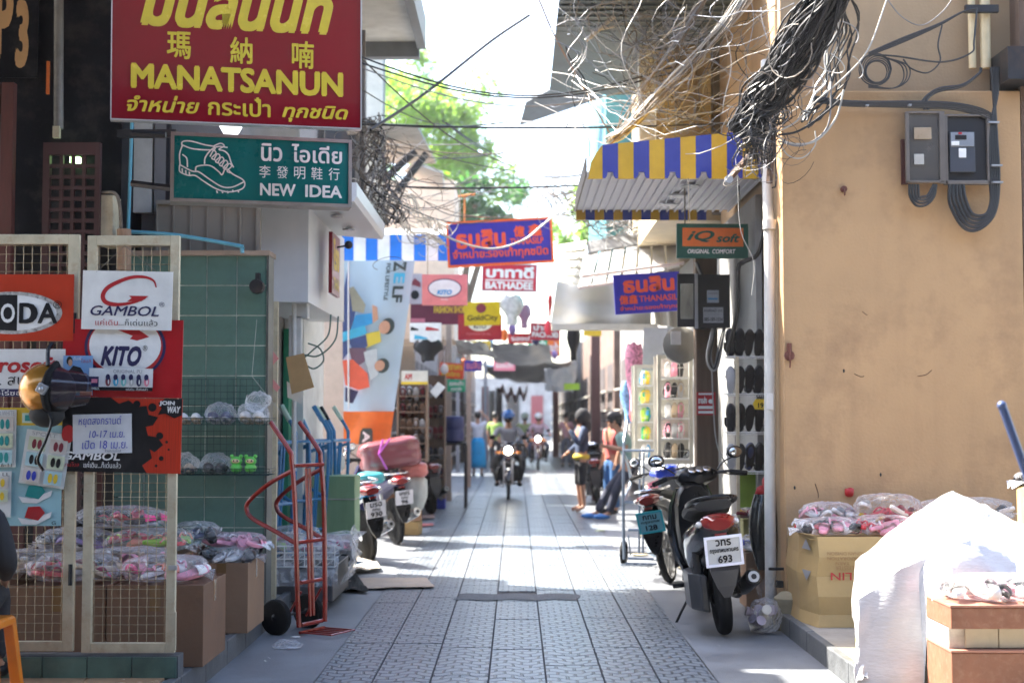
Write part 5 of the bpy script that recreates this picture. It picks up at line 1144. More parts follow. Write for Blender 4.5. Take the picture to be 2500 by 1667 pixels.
bars('roof_bracket', 'dark y shaped steel bracket under the left lean-to roof', [((935, 440), (1015, 370), 20), ((968, 470), (1042, 375), 20), ((935, 440), (900, 420), 20)], DARKM, 'bracket', .055)
bars('orange_pole', 'thin orange rusty pole with cross bar above the violet sign', [((1134, 480), (1134, 545), 17), ((1118, 480), (1160, 474), 17)], mat('rust_orange', (.55, .22, .06), .6), 'pole', .016)
t = thing('left_upper_wall', 'grey upper wall with dark windows above the alley gap', 'wall', (-2.4, 19, 3))
MB().bb(-3.4, -1.95, 20.6, 21.0, 3.9, 6.9).build('upper_wall', GREYW, t, world=True); MB().bb(-2.18, -1.95, 20.5, 20.6, 3.9, 6.8).build('corner_post', PALE, t, world=True)
MB().bb(-2.9, -2.35, 20.55, 20.6, 4.7, 5.9).build('window', DARKM, t, world=True)
facade('beige_upper_house', 'beige plastered upper storey seen under the tree on the left', 'building', -5, W(1110, 0, 27).x, 27, 29.3, 3.0, W(0, 440, 27).z, mat('beige_house', (.62, .50, .38), .8))
# stalls and racks lining the left beyond the motos
BRK = mat('brown_wood_rack', (.18, .11, .07), .6, var=.2)
def rack(lb, x0, x1, Y, z0, z1, rows, per, cols_, frame=BRK, depth=.3, cat='shoe rack', name='shoe_rack', back=True, sc=1., styles=(0, 2), group=None):
    t = thing(name, lb, cat, ((x0 + x1) / 2, Y, z0), group=group)
    b = MB().bb(x0 - .03, x0, Y, Y + depth, z0, z1).bb(x1, x1 + .03, Y, Y + depth, z0, z1); 
    b.build('side_frame', frame, t, world=True)
    if back: MB().bb(x0, x1, Y + depth - .02, Y + depth, z0, z1).build('back_panel', frame, t, world=True)
    r_ = random.Random(len(lb)); I = XF[t.name].inverted()
    for j in range(rows):
        z = z0 + (z1 - z0) * j / rows + .03
        MB().bb(x0, x1, Y, Y + depth - .02, z, z + .015).build('shelf', frame, t, world=True)
        for i in range(per):
            x = x0 + (x1 - x0) * (i + .5) / per
            o = inst(slipper_mesh(r_.choice(cols_), r_.choice(cols_), r_.choice(styles)), 'shoe', t, I @ Vector((x, Y + .12, z + .02)), (0, R(-55), R(-90)), (sc,) * 3)
    return t
rack('brown shoe rack under a pale sign board behind the banner', W(978, 0, 19.5).x, W(1042, 0, 19.5).x, 19.5, .9, W(0, 935, 19.5).z, 5, 4, [BF, BF, MARP, BRK, SILV])
s = simple_sign('cream and yellow sign board above the brown shoe rack', 980, 905, 1044, 938, 19.4, PALE, wires_=False); s.rect(0, .8, 1, 1, YELP); s.text('AM', .12, .2, .4, .65, REDP, .04)
rack('second brown shoe rack further along the left row of shops', W(1046, 0, 23).x, W(1085, 0, 23).x, 23, .2, 2.2, 6, 3, [BF, MARP, SILV, NF])
for i, (px, Y) in enumerate(((1098, 26), (1120, 40), (1145, 41), (1186, 42), (1146, 31))):
    tag(MB().bb(W(px, 0, Y).x - .05, W(px, 0, Y).x + .05, Y - .05, Y + .05, 0, 3.2).build('shop_post', mat('post_tan%d' % (i % 2), ((.33, .26, .22), (.2, .2, .22))[i % 2], .6)), ['tan post at the front of the left barrel stand', 'grey post left of the woman in white top', 'tan post right behind the woman in white top', 'grey post near the man in green shirt', 'tan post under the mustard sign'][i], 'post', 'posts along the left shop fronts')
tag(MB().tube([W(1230, 1000, 20), W(1230, 1001, 20)], .001, 3).build('x', WHITE)) if False else None
def clothes(name, lb, px, py, Y, w_, h_, m, seed, cat='clothes'):
    p = W(px, py, Y)
    def f(u, v):
        a = 2 * math.pi * u; k = (.45 + .55 * math.sin(math.pi * min(1, v * 1.2 + .15)))
        return Vector((p.x + w_ / 2 * math.cos(a) * k * (1 + .15 * noise.noise(Vector((u * 7, v * 4, seed)))), p.y + .10 * math.sin(a), p.z - h_ * v + .04 * noise.noise(Vector((u * 9, v * 2, seed)))))
    return tag(MB().grid(f, 16, 8).build(name, m, smooth=2), lb, cat)
clothes('hanging_plastic', 'crumpled clear plastic of goods hanging under the BATHADEE sign', 1250, 722, 20.5, .34, .42, mat('cloudy_white_goods', (.55, .55, .52), .4, var=.3, vs=14, bump=.8, bs=10), 1, 'plastic goods')
0 and clothes('hanging_doll', 'pale green thing hanging right of the plastic goods', 1302, 715, 20.4, .15, .42, mat('pale_green_cloth', (.5, .6, .45), .6), 2, 'toy')
clothes('hanging_flag', 'red hanging cloth left of the white canvas', 1343, 722, 20.0, .07, .28, REDP, 3, 'cloth')
clothes('hanging_clothes', 'dark trousers hanging right of the PACHOEI sign', 1400, 800, 22, .22, .5, BLACKP, 4)
0 and clothes('hanging_clothes', 'pink tops hanging low behind the canvas', 1385, 835, 24, .4, .6, mat('dusty_pink', (.5, .25, .25), .7), 5)
clothes('hanging_clothes', 'black bag shaped bundle hanging under the white shoe sign', 1045, 832, 19.6, .42, .28, BLACKP, 6)
0 and clothes('hanging_clothes', 'white pennant hanging beside the red cloth', 1330, 710, 19.8, .16, .5, WAWN, 7)
clothes('hanging_clothes', 'lilac cloth between plastic goods and white canvas', 1280, 745, 21.4, .2, .35, mat('lilac_cloth', (.3, .16, .25), .6), 8)
# tarps over the lane
def tarp(name, lb, pts, m, sag=.15, nz=.06, seed=0):
    P = [Vector(p) for p in pts]
    def f(u, v):
        q = P[0].lerp(P[1], u).lerp(P[3].lerp(P[2], u), v); q.z += -sag * math.sin(math.pi * u) * math.sin(math.pi * v) + nz * noise.noise(Vector((u * 4, v * 4, seed))); return q
    b = MB().grid(f, 18, 14); k = len(b.v); b.add([p + Vector((0, 0, .01)) for p in b.v[:k]], [tuple(reversed(q)) for q in b.f])
    return tag(b.build(name, m, smooth=2), lb, 'tarpaulin')
TGR = mat('grey_tarpaulin', (.26, .27, .29), .5, var=.2, vs=3); TWH = mat('white_tarpaulin', (.62, .64, .62), .45)
tarp('tarpaulin', 'dark grey sagging tarpaulin slung across the lane under the signs', [W(1200, 838, 24.5), W(1340, 842, 24.5), W(1350, 890, 29), W(1205, 880, 29)], TGR, .12, .1, 1)
tarp('tarpaulin', 'small white plastic awning below the red oval sign', [W(1112, 832, 21.5), W(1180, 838, 21.5), W(1215, 872, 23.5), W(1118, 862, 23.5)], TWH, .02, .05, 2)
tarp('tarpaulin', 'bluish grey cloth sagging deeper down the lane on the right', [W(1330, 905, 32), W(1410, 890, 32), W(1400, 960, 40), W(1330, 950, 40)], mat('blue_grey_cloth', (.24, .27, .33), .6), .1, .15, 3)
tarp('tarpaulin', 'pale cloth roof across the lane in the far distance', [W(1170, 890, 42), W(1400, 880, 42), W(1370, 925, 60), W(1210, 925, 60)], mat('pale_far_cloth', (.42, .43, .42), .6), .3, .3, 4)
tag(MB().grid(lambda u, v: W(1222 + 66 * u, 946 + 20 * v + 8 * math.sin(u * math.pi), 48) + Vector((0, v * .8, .15 * math.sin(u * 20))), 24, 4).build('scalloped_awning', mat('pink_white_awning', (.75, .4, .42), .6), smooth=2), 'pink scalloped awning in the far distance', 'awning')
tag(MB().bb(W(1375, 0, 34).x, W(1412, 0, 34).x, 33.9, 34, W(0, 952, 34).z, W(0, 936, 34).z).build('green_awning', mat('bright_green', (.3, .6, .05), .5)), 'bright green awning edge on the right far down', 'awning')
# end of the lane: far shop fronts closing the view
ef = thing('far_building', 'grey building closing the far end of the lane', 'building', (0, 95, 0))
MB().bb(-14, 14, 95, 99, 0, 4.2).build('wall', mat('far_grey_wall', (.3, .3, .31), .8, var=.4, vs=1.2), ef, world=True)
for i in range(9): MB().bb(-7 + i * 1.6, -6.2 + i * 1.6, 94.9, 95, .2, 3.0).build('door', (DARKM, MARP, PALE, GREYW)[i % 4], ef, world=True)
for i in range(14):
    px = 1185 + i * 17; Y = 50 + (i * 7) % 13
    col_ = [(.3, .1, .1), (.5, .5, .5), (.1, .1, .13), (.35, .3, .28), (.45, .12, .15)][i % 5]
    if 1225 < px < 1345: continue
    tag(MB().bb(W(px, 0, Y).x - .12, W(px, 0, Y).x + .12, Y, Y + .2, 0, 2.6).build('far_pillar', mat('far_pillar%d' % (i % 5), col_, .7)), 'blurred far shop pillar, number %d from the left' % (i + 1) if False else ['dark red far pillar left of the lane end', 'pale far pillar left of lane end', 'blackish far pillar behind the rider', 'brownish far pillar right of lane end', 'pink red far pillar right of lane end'][i % 5], 'pillar', 'pillars at the far end of the lane')
# tree behind the roofs
LEAF = mat('bright_leaves', (.13, .23, .06), .5, var=.4, vs=2, trans=0); LEAF2 = mat('deep_leaves', (.035, .10, .03), .5, var=.4, vs=2)
for m_ in (LEAF, LEAF2):
    t_ = m_.node_tree; p_ = t_.nodes['Principled BSDF']; o_ = t_.nodes['Material Output']; tl = t_.nodes.new('ShaderNodeBsdfTranslucent'); ms = t_.nodes.new('ShaderNodeMixShader'); ms.inputs[0].default_value = .45
    tl.inputs[0].default_value = (.35, .6, .05, 1) if m_ is LEAF else (.08, .25, .05, 1); t_.links.new(p_.outputs[0], ms.inputs[1]); t_.links.new(tl.outputs[0], ms.inputs[2]); t_.links.new(ms.outputs[0], o_.inputs[0])
def tree(lb, clumps, base, seed, m, nleaf=5200, ls=.16):
    r = random.Random(seed); t = thing('leafy_tree', lb, 'tree', base)
    b = MB(); top = clumps[0][0]
    for c, rad in clumps: b.tube(spline([base, (base[0], base[1], top.z * .45), c], 5), [.28 - .02 * i for i in range(11)], 7)
    b.build('trunk', mat('bark', (.13, .09, .06), .9, bump=.6), t, world=True)
    vs = []; fs = []; tot = sum(rd ** 2 for _, rd in clumps)
    for c, rad in clumps:
        subs = [(c + Vector((r.gauss(0, 1), r.gauss(0, 1), r.gauss(0, .8))) * rad * .5, rad * r.uniform(.22, .42)) for _ in range(16)]
        for _ in range(int(nleaf * rad ** 2 / tot)):
            sc_, sr = r.choice(subs); d = Vector((r.gauss(0, 1), r.gauss(0, 1), r.gauss(0, 1))).normalized()
            p = sc_ + d * sr * r.random() ** .5; a = Vector((r.gauss(0, 1), r.gauss(0, 1), r.gauss(0, .6))).normalized() * ls * r.uniform(.6, 1.2); q = a.orthogonal().normalized() * ls * .4
            k = len(vs); vs += [p - a, p + q, p + a, p - q]; fs.append((k, k + 1, k + 2, k + 3))
    b = MB().add(vs, fs); b.build('crown', m, t, world=True, kind='stuff')
tree('bright green tree rising behind the left roofs', [(W(1010, 260, 52), 2.6), (W(1075, 310, 53), 1.9), (W(1140, 390, 54), 1.2), (W(1050, 400, 52), 2.3), (W(970, 210, 54), 1.8)], (-3, 53, 0), 1, LEAF, 12000)
tree('darker green tree lower behind the violet sign', [(W(1160, 500, 48), 1.3), (W(1110, 520, 48), 1.3), (W(1200, 540, 48), 1.0)], (-2, 48.5, 0), 2, LEAF2, 3000)
tree('small yellow green bush on the right behind the canopies', [(W(1440, 540, 40), 1.1), (W(1500, 530, 40), 1.0)], (3, 40, 0), 3, LEAF, 2200, .13)
# ============================================================ RIGHT: platform, orange wall, meter, pipes
pr = MB().bb(1.93, 9, 5.2, 10.41, -.02, .118).build('right_platform', mat('dusty_platform_concrete', (.30, .27, .23), .8, dirt=.6, dirtc=(.18, .15, .12), bump=.4))
tag(pr, kind='structure', label='raised concrete step along the orange wall on the right')
for i in range(9):
    y = 5.25 + i * .575; MB().bb(1.875, 1.932, y + .004, y + .571, -.02, .125 + rnd.uniform(-.004, .004)).build('kerb_stone', KERB, pr, bev=.008, world=True)
def wallmat(name, c1, c2):
    m = mat(name, c1, .82, var=.10, vs=1.2, bump=.3, bs=45, dirt=.75, dirtc=c2, ds=1.1)
    t = m.node_tree; N = t.nodes.new; L = t.links.new; p = t.nodes['Principled BSDF']
    src = p.inputs['Base Color'].links[0].from_socket
    tc = N('ShaderNodeTexCoord'); mp = N('ShaderNodeMapping'); mp.inputs['Scale'].default_value = (3.2, 3.2, .4); L(tc.outputs['Object'], mp.inputs[0])
    n = N('ShaderNodeTexNoise'); n.inputs['Scale'].default_value = 1.6; n.inputs['Detail'].default_value = 6; L(mp.outputs[0], n.inputs['Vector'])
    r = N('ShaderNodeMapRange'); r.inputs[1].default_value = .48; r.inputs[2].default_value = .8; r.inputs[4].default_value = .3; L(n.outputs['Fac'], r.inputs[0])
    mx = N('ShaderNodeMix'); mx.data_type = 'RGBA'; L(r.outputs[0], mx.inputs['Factor']); L(src, mx.inputs['A']); mx.inputs['B'].default_value = (*c2, 1)
    L(mx.outputs['Result'], p.inputs['Base Color']); return m
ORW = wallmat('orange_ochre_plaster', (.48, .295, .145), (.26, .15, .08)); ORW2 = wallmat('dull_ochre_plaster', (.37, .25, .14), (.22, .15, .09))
WY = 10.4
ob = thing('orange_plaster_house', 'orange ochre plastered house wall on the right carrying the electric meter', 'building', (3, WY, .118))
wx0, wx1 = W(1914, 900, WY).x, W(2492, 300, WY).x
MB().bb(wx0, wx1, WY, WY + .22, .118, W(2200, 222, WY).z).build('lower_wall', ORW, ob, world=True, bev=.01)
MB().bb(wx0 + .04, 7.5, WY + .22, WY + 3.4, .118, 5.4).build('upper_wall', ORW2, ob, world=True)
MB().bb(wx1 + .01, 7.5, WY + .02, WY + .219, .118, 5.4).build('side_pier', mat('dark_brown_pier', (.12, .075, .05), .8), ob, world=True)
MB().bb(W(2458, 0, 10.2).x, W(2500, 0, 10.2).x + .5, 10.2, 10.6, W(0, 195, 10.2).z, W(0, 115, 10.2).z).build('dark_canopy_end', DARKM, ob, world=True)
for px, py, w_, h_ in ((2060, 462, .035, .05), (1927, 868, .055, .09)):
    p = W(px, py, WY - .02); b = MB().lathe([(.0, -.01), (w_ * .7, -.008), (w_ * .7, .01), (.0, .014)], 10, Matrix.Translation(p) @ Matrix.Rotation(R(90), 4, 'X')).tube([p + Vector((0, -.01, -.0)), p + Vector((.0, -.03, -.03)), p + Vector((0, -.02, -h_))], .006, 5)
    if w_ > .05: b.tube([p, p + Vector((0, 0, h_))], .02, 6)
    b.build('rusty_wall_hook', mat('rust_iron', (.13, .035, .02), .7), ob, world=True)
p = W(2074, 1201, WY - .02); tag(MB().ball(p, (.035, .02, .035), 10, 7, f=lambda d: 1 + .4 * noise.noise(d * 4)).build('red_rag', REDP, smooth=2), 'small red rag stuffed into a hole low in the orange wall', 'rag')
for px, py in ((2150, 1158), (2060, 905), (1940, 1190)):
    p = W(px, py, WY - .001); MB().ball(p, (.008, .004, .014), 7, 5).build('nail_hole', DARKM, ob, world=True)
CRP = mat('cream_conduit', (.62, .48, .27), .45, dirt=.3, dirtc=(.35, .25, .14))
for a, b_, c, lb in ((2386, 2404, 168, 'thin cream conduit pipe high on the orange wall'), (2415, 2441, 168, 'thick cream conduit pipe at the far right top')):
    q0, q1 = W(a, 0, WY - .1), W(b_, 0, WY - .1); r_ = (q1.x - q0.x) / 2; x = (q0.x + q1.x) / 2
    tag(MB().tube([(x, WY + .12, W(0, c, WY + .1).z), (x, WY + .12, 5.3)], r_, 14).build('conduit_pipe', CRP, smooth=True), lb, 'pipe')
MB().bb(W(2370, 0, 10.3).x, W(2452, 0, 10.3).x, 10.42, 10.46, W(0, 30, 10.4).z, W(0, 12, 10.4).z).build('pipe_bracket', DARKM, ob, world=True)
# electricity meters
mt = thing('electricity_meter', 'clear fronted electricity meter box with its lid swung open on orange wall', 'meter box', W(2310, 450, 10.3))
def mbx(x0, y0, x1, y1, Y, d, m, nm, par=mt):
    a, c = W(x0, y1, Y), W(x1, y0, Y); return MB().bb(a.x, c.x, Y, Y + d, a.z, c.z).build(nm, m, par, world=True, bev=.004)
METF = mat('grey_brown_meter_frame', (.13, .11, .095), .45)
mbx(2312, 282, 2416, 448, 10.30, .09, mat('dark_meter_recess', (.007, .007, .01), .4), 'meter_case')
for q in ((2308, 280, 2313, 450), (2412, 280, 2418, 450), (2308, 279, 2418, 284), (2308, 440, 2418, 450)): mbx(*q, 10.27, .03, METF, 'case_rim')
mbx(2320, 322, 2380, 420, 10.26, .035, mat('slate_meter', (.045, .05, .065), .4), 'meter_body'); mbx(2322, 323, 2378, 358, 10.25, .01, mat('meter_face', (.22, .24, .27), .4), 'meter_face')
mbx(2332, 330, 2360, 341, 10.245, .005, BLACKP, 'display'); mbx(2340, 323, 2349, 328, 10.244, .006, REDP, 'red_label'); mbx(2341, 362, 2359, 385, 10.25, .005, WHITE, 'label'); mbx(2323, 345, 2342, 355, 10.244, .004, WHITE, 'label')
mbx(2216, 275, 2300, 444, 10.28, .012, mat('open_lid_plastic', (.09, .085, .08), .25, alpha=.8), 'open_lid')
for q in ((2213, 273, 2219, 446), (2296, 276, 2306, 448), (2213, 272, 2306, 277), (2213, 440, 2306, 446)): mbx(*q, 10.26, .03, METF, 'lid_rim')
mbx(2232, 311, 2274, 340, 10.262, .01, mat('lid_window', (.36, .27, .18), .3), 'lid_window'); mbx(2232, 376, 2256, 402, 10.262, .006, mat('lid_label', (.4, .38, .34), .5), 'label'); mbx(2202, 340, 2216, 450, 10.36, .03, WOODBR, 'backing_board')
def cable(name, lb, pts, r, m, n=8, grp=None, cat='cable', sides=6):
    return tag(MB().tube(spline([W(*p) for p in pts], n), r, sides).build(name, m, smooth=True), lb, cat, grp)
Yc = 10.28
wc = thing('wall_cables', 'thick black cables looping round the meter boxes on the orange wall', 'cables', W(2380, 560, Yc))
def wcab(pts, r=.014): MB().tube(spline([W(x, y, Yc + (o[0] if o else 0)) for x, y, *o in pts], 8), r, 6).build('cable', CABLK, wc, smooth=True, world=True)
for i in range(5):
    d = i * 9; wcab([(2318 + d * .9, 450), (2320 + d, 500 - i * 4), (2352 + d * .6, 555 - d * .9), (2390 + i * 4, 560 - d), (2428 - i * 2, 520 - d * .8), (2438 - i * 5, 440), (2432 - i * 4, 330), (2426 + i * 2, 230), (2420 + i * 4, 165)], .0135)
for i in range(4):
    d = i * 7; wcab([(2220 + d, 450), (2222 + d, 480), (2238 + d * .6, 502 - d), (2262, 500 - d), (2280 - d * .5, 480 - d * .5), (2286 - d * .3, 450)], .010)
for i in range(4): wcab([(1990, 238 + i * 3, -.05), (2060, 248 + i * 3), (2150, 250 + i * 3), (2250, 250 + i * 4), (2330, 254 + i * 4), (2390, 266 + i * 5), (2424, 282 + i * 4)], .012)
for i in range(2): wcab([(2258 + i * 8, 268), (2254 + i * 8, 245), (2290, 218 + i * 6), (2350, 208 + i * 3), (2390, 180), (2395, 166)], .011)
for i in range(3): wcab([(2120, 130 + i * 3), (2200, 95 + i * 5), (2290, 60 + i * 2), (2350, 30), (2385, 22)], .008)
wcab([(2385, 20), (2378, 100), (2370, 130), (2300, 152), (2190, 138), (2130, 134)], .007); wcab([(2300, 62), (2290, 110), (2295, 150), (2265, 178), (2225, 168), (2205, 145)], .006)
for i in range(7):
    a = i * .7; c0, c1 = 2140 + 4 * math.sin(a), 172 + 4 * math.cos(a); rr_ = 26 + i * 2.2
    wcab([(c0 + rr_ * math.cos(k * math.pi / 5), c1 + rr_ * math.sin(k * math.pi / 5)) for k in range(11)], .005)
for k in (0, 1, 2): wcab([(2160, 140), (2200 + k * 8, 160), (2205 + k * 6, 195), (2180, 216), (2120, 214 - k * 3)], .005)
for px, py in ((2425, 300), (2432, 405), (2434, 446), (2220, 258), (2116, 259)):
    MB().box(W(px, py, Yc - .02), (.075 if px > 2300 else .02, .05, .012)).build('cable_clip', STEEL, wc, world=True)
# pipes at the corner
DP = mat('white_downpipe_plastic', (.62, .61, .57), .4, dirt=.4, dirtc=(.4, .37, .3), ds=1.5)
a = W(1882, 1450, 10.6)
b = MB().tube([W(1870, 150, 10.9), W(1873, 420, 10.75), W(1879, 600, 10.6), (a.x, 10.6, 1.0), (a.x, 10.6, .10)], .042, 16).lathe([(.052, 0), (.052, .07)], 16, Matrix.Translation(W(1879, 560, 10.61)))
tag(b.build('white_downpipe', DP, smooth=True), 'thick white plastic downpipe at the corner of the orange wall', 'pipe')
tag(MB().bb(W(1899, 0, 10.5).x, W(1914, 0, 10.5).x, 10.45, 10.52, .12, 4.2).build('corner_trim', mat('grey_corner_trim', (.38, .38, .39), .5, dirt=.5), bev=.006), 'grey metal strip between the downpipe and the orange wall', 'trim')
b = MB().box(W(1898, 1388, 10.5), (.13, .03, .02)).box(W(1903, 1425, 10.5), (.05, .05, .05)).box(W(1903, 1462, 10.5), (.05, .05, .05)); tag(b.build('pipe_clamp', DARKM, bev=.004), 'dark iron clamp holding the foot of the downpipe', 'clamp')
b = MB().lathe([(.12, 0), (.13, .08), (.12, .22), (.07, .26)], 14, Matrix.Translation((W(1905, 0, 10.4).x, 10.25, 0))); tag(b.build('mortar_footing', mat('dirty_mortar', (.28, .25, .17), .8, bump=.8, bs=20), smooth=True), 'rounded dirty mortar footing below the downpipe', 'footing')
# paper sticker on the pipe
flat('paper_sticker', 'small white printed sticker on the white downpipe', [(1871, 958), (1888, 960), (1888, 1000), (1871, 998)], 10.545, WHITE, 'sticker', .002)
# clear bag of cups, black bag with red bow
t = thing('bag_of_cups', 'clear bag of used white cups standing by the downpipe foot', 'bag', (W(1852, 0, 10.05).x, 10.05, 0))
r_ = random.Random(4)
for i in range(16):
    M = Matrix.Translation((r_.uniform(-.07, .07), r_.uniform(-.05, .05), r_.uniform(.04, .18))) @ Euler((r_.uniform(-2, 2), r_.uniform(-2, 2), 0)).to_matrix().to_4x4()
    MB().lathe([(.022, 0), (.033, .07), (.035, .072)], 10, M).build('cup', (WHITE, mat('lilac_cup', (.5, .45, .55), .5))[i % 2], t, smooth=True)
b = MB().ball((0, 0, .12), (.12, .10, .125), 26, 16, f=lambda d: 1 + .16 * noise.noise(d * 3.4)); b.v = [Vector((p.x, p.y, max(.003, p.z))) for p in b.v]
b.grid(lambda u, v: Vector((.05 * (u - .5) * (1 + 2.2 * v), .02 * math.sin(u * 9), .22 + .15 * v + .03 * math.sin(u * 14) * v)), 12, 5); b.build('plastic_film', FILM, t, smooth=2)
bx = W(1850, 0, 11.0).x
t = thing('black_rubbish_bag', 'tall black rubbish bag tied with a red bow behind the downpipe', 'bag', (bx, 11.0, .3))
def bbg(u, v):
    a = 2 * math.pi * u; k = [.02, .055, .085, .10, .105, .10, .09, .06][min(7, int(v * 7.99))]; k2 = .03 + .075 * math.sin(math.pi * min(1, .12 + v * .83)) 
    return Vector((bx + k2 * math.cos(a) * (1 + .18 * math.sin(a * 6) * (1 - v)), 11.0 + k2 * math.sin(a), W(0, 1205 + 185 * v, 11.0).z))
MB().grid(bbg, 30, 12).build('bag_body', mat('black_bag_plastic', (.012, .013, .014), .25, coat=.3, bump=.6, bs=14), t, world=True, smooth=2)
MB().ball((bx, 11.0, W(0, 1200, 11).z), (.055, .03, .05), 14, 8, f=lambda d: 1 + .5 * noise.noise(d * 4)).ball((bx + .02, 10.98, W(0, 1180, 11).z), (.025, .02, .05), 10, 6, f=lambda d: 1 + .4 * noise.noise(d * 5)).build('red_bow', REDP, t, world=True, smooth=2)
# shoe shelves at the corner
SX0, SX1, SY = W(1762, 0, 11.35).x, W(1872, 0, 11.35).x, 11.35
t = thing('black_sandal_rack', 'white wire shelves of black sandals behind the white downpipe', 'shoe rack', ((SX0 + SX1) / 2, SY, 0))
I = XF[t.name].inverted()
rows = [(872, [BF, BF, BLACKP]), (962, [BF, SILV, BF]), (1055, [BF, BF, NF]), (1150, [BF, SILV, NF])]
for j, (py, cs_) in enumerate(rows):
    z = W(0, py, SY).z; b = MB()
    for k in range(3): b.tube([(SX0, SY + .08 * k - .1, z), (SX1, SY + .08 * k - .1, z)], .004, 4)
    for k in range(14): x = SX0 + (SX1 - SX0) * k / 13; b.tube([(x, SY - .1, z), (x, SY + .1, z)], .0025, 4)
    b.tube([(SX0, SY - .1, z - .015), (SX1, SY - .1, z - .015)], .0035, 4); b.build('wire_shelf', WHITEM, t, world=True)
    n = 5
    for i in range(n):
        x = SX0 + .04 + (SX1 - SX0 - .06) * i / (n - 1)
        inst(slipper_mesh(cs_[i % 3], BF if i % 2 else cs_[(i + 1) % 3], 0 if (i // 2 + j) % 2 else 2), 'sandal', t, I @ Vector((x, SY - .04, z + .005 + .10)), (0, R(-76 + 4 * (i % 3)), R(-90 + (i - 1.5) * 5)), (.98,) * 3)
for x in (W(1787, 0, SY).x, SX1): MB().bb(x - .012, x + .012, SY - .12, SY - .09, .1, W(0, 872, SY).z).build('upright', CREAM, t, world=True)
MB().bb(W(1796, 0, 11.5).x, SX1, 11.5, 11.52, W(0, 1238, 11.5).z, W(0, 1152, 11.5).z).build('green_panel', mat('lime_panel', (.16, .27, .02), .5), t, world=True)
b = flat('yellow_price_tag', 'yellow lozenge price tag hanging on the black sandal rack', [(1838, 985), (1844, 974), (1868, 974), (1872, 985), (1866, 1000), (1843, 999)], 11.1, YELP, 'price tag')
s = Sign('x', 'x', 'x', W(1842, 998, 11.09), W(1870, 998, 11.09), .06, .002, YELP, parent=t, bname='tag_face'); s.text('19', .3, .2, .8, .85, BLACKP, .03); s.text('SALE', .15, -.75, .95, -.25, BLACKP, .01)
rack_m = [PK, PK3, WF, YELP]
bag((W(1830, 0, 11.3).x, 11.35, W(0, 1265, 11.3).z), (.2, .22, .08), [MARP, WF, YELP], 'small bag of bright sandals on the lower shelf behind the scooter', 0, 5, 41, grp='bags at the foot of the sandal rack')
bag((W(1835, 0, 11.3).x, 11.3, W(0, 1345, 11.3).z), (.22, .22, .13), [WF, SILV, BLUEP], 'bag of white shoes on the lowest shelf behind the scooter', 0, 5, 42, grp='bags at the foot of the sandal rack')
tag(MB().bb(W(1800, 0, 11.4).x, SX1, 11.2, 11.55, .02, W(0, 1345, 11.3).z).build('low_crate', CARD2, bev=.006), 'brown cardboard crate at the foot of the sandal rack', 'box')
tag(MB().bb(W(1800, 0, 11.45).x, SX1, 11.38, 11.6, W(0, 1310, 11.45).z, W(0, 1267, 11.45).z).build('khaki_box', mat('khaki_box_card', (.3, .27, .1), .7), bev=.004), 'khaki box on the shelf under the lime panel', 'box')
# side wall behind the rack, right row
rb = thing('right_shop_house', 'cream upper shop house over the striped canopy on the right', 'building', (2.5, 13, 0))
LGW = mat('light_grey_wall', (.27, .27, .26), .8, dirt=.5, dirtc=(.3, .3, .28)); CRW = mat('cream_yellow_wall', (.60, .50, .33), .8, var=.08, dirt=.5, dirtc=(.42, .33, .2), ds=1.4)
MB().bb(1.98, 7.4, 13.85, 18.5, 0, 3.3).build('ground_floor', LGW, rb, world=True)
MB().bb(1.93, 1.978, 11.4, 13.84, 0, 3.3).build('shop_side', LGW, rb, world=True)
ux = lambda px, Y: W(px, 0, Y).x
MB().bb(ux(1600, 14), 7.4, 14, 18.5, 3.45, 7.0).build('upper_wall', CRW, rb, world=True)
for a, c, m_ in ((1560, 1598, mat('pale_pillar', (.62, .62, .58), .7)), (1650, 1700, mat('dull_brown_pillar', (.30, .25, .19), .8)), (1740, 1765, mat('dark_slot', (.10, .08, .06), .8)), (1810, 1832, mat('pale_pillar', (.62, .62, .58), .7))):  # boxes on the wall in pale, brown and dark tones
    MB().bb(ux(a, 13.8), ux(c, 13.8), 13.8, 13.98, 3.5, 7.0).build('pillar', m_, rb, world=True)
for px in (1775, 1795, 1850): MB().tube([W(px + 12, 340, 13.6), W(px - 8, -100, 13.6)], .035, 10).build('drain_pipe', DP, rb, smooth=True, world=True)
tb = thing('teal_upper_house', 'teal and grey upper house with slatted wall beyond the canopy', 'building', (1.5, 16.5, 3.4))
TEW = mat('teal_wall', (.05, .20, .25), .7, var=.15); 
MB().bb(ux(1478, 17), ux(1580, 17), 17, 21, 3.6, 7.2).build('teal_wall', TEW, tb, world=True); MB().bb(ux(1565, 17), ux(1700, 17) + .4, 18.6, 21, 3.6, 7.2).build('grey_wall', mat('khaki_wall', (.34, .32, .26), .8), tb, world=True)  # teal wall with a plain khaki one set further back
MB().bb(ux(1500, 17), ux(1545, 17), 16.94, 17, W(0, 190, 17).z, W(0, 110, 17).z).build('window', DARKM, tb, world=True)
SLT = mat('blue_grey_slats', (.075, .105, .13), .5, var=.2, dirt=.3)
t = thing('slatted_canopy', 'blue grey corrugated sheet canopy hanging high over the lane on right', 'canopy', W(1450, 180, 14))
k = 26
for i in range(k):
    Y0 = 11.3 + (16.0 - 11.3) * i / k; Y1 = 11.3 + (16.0 - 11.3) * (i + 1) / k; x0 = .38
    z = 5.12 + .03 * i / k * 4
    MB().box(((x0 + 2.3) / 2, (Y0 + Y1) / 2, z), (2.3 - x0, (Y1 - Y0) * 1.04, .012), rot=Euler((R(9), 0, 0))).build('slat', SLT, t, world=True)
MB().bb(.375, 2.3, 11.35, 15.95, 5.155, 5.165).build('sheet_backing', SLT, t, world=True)
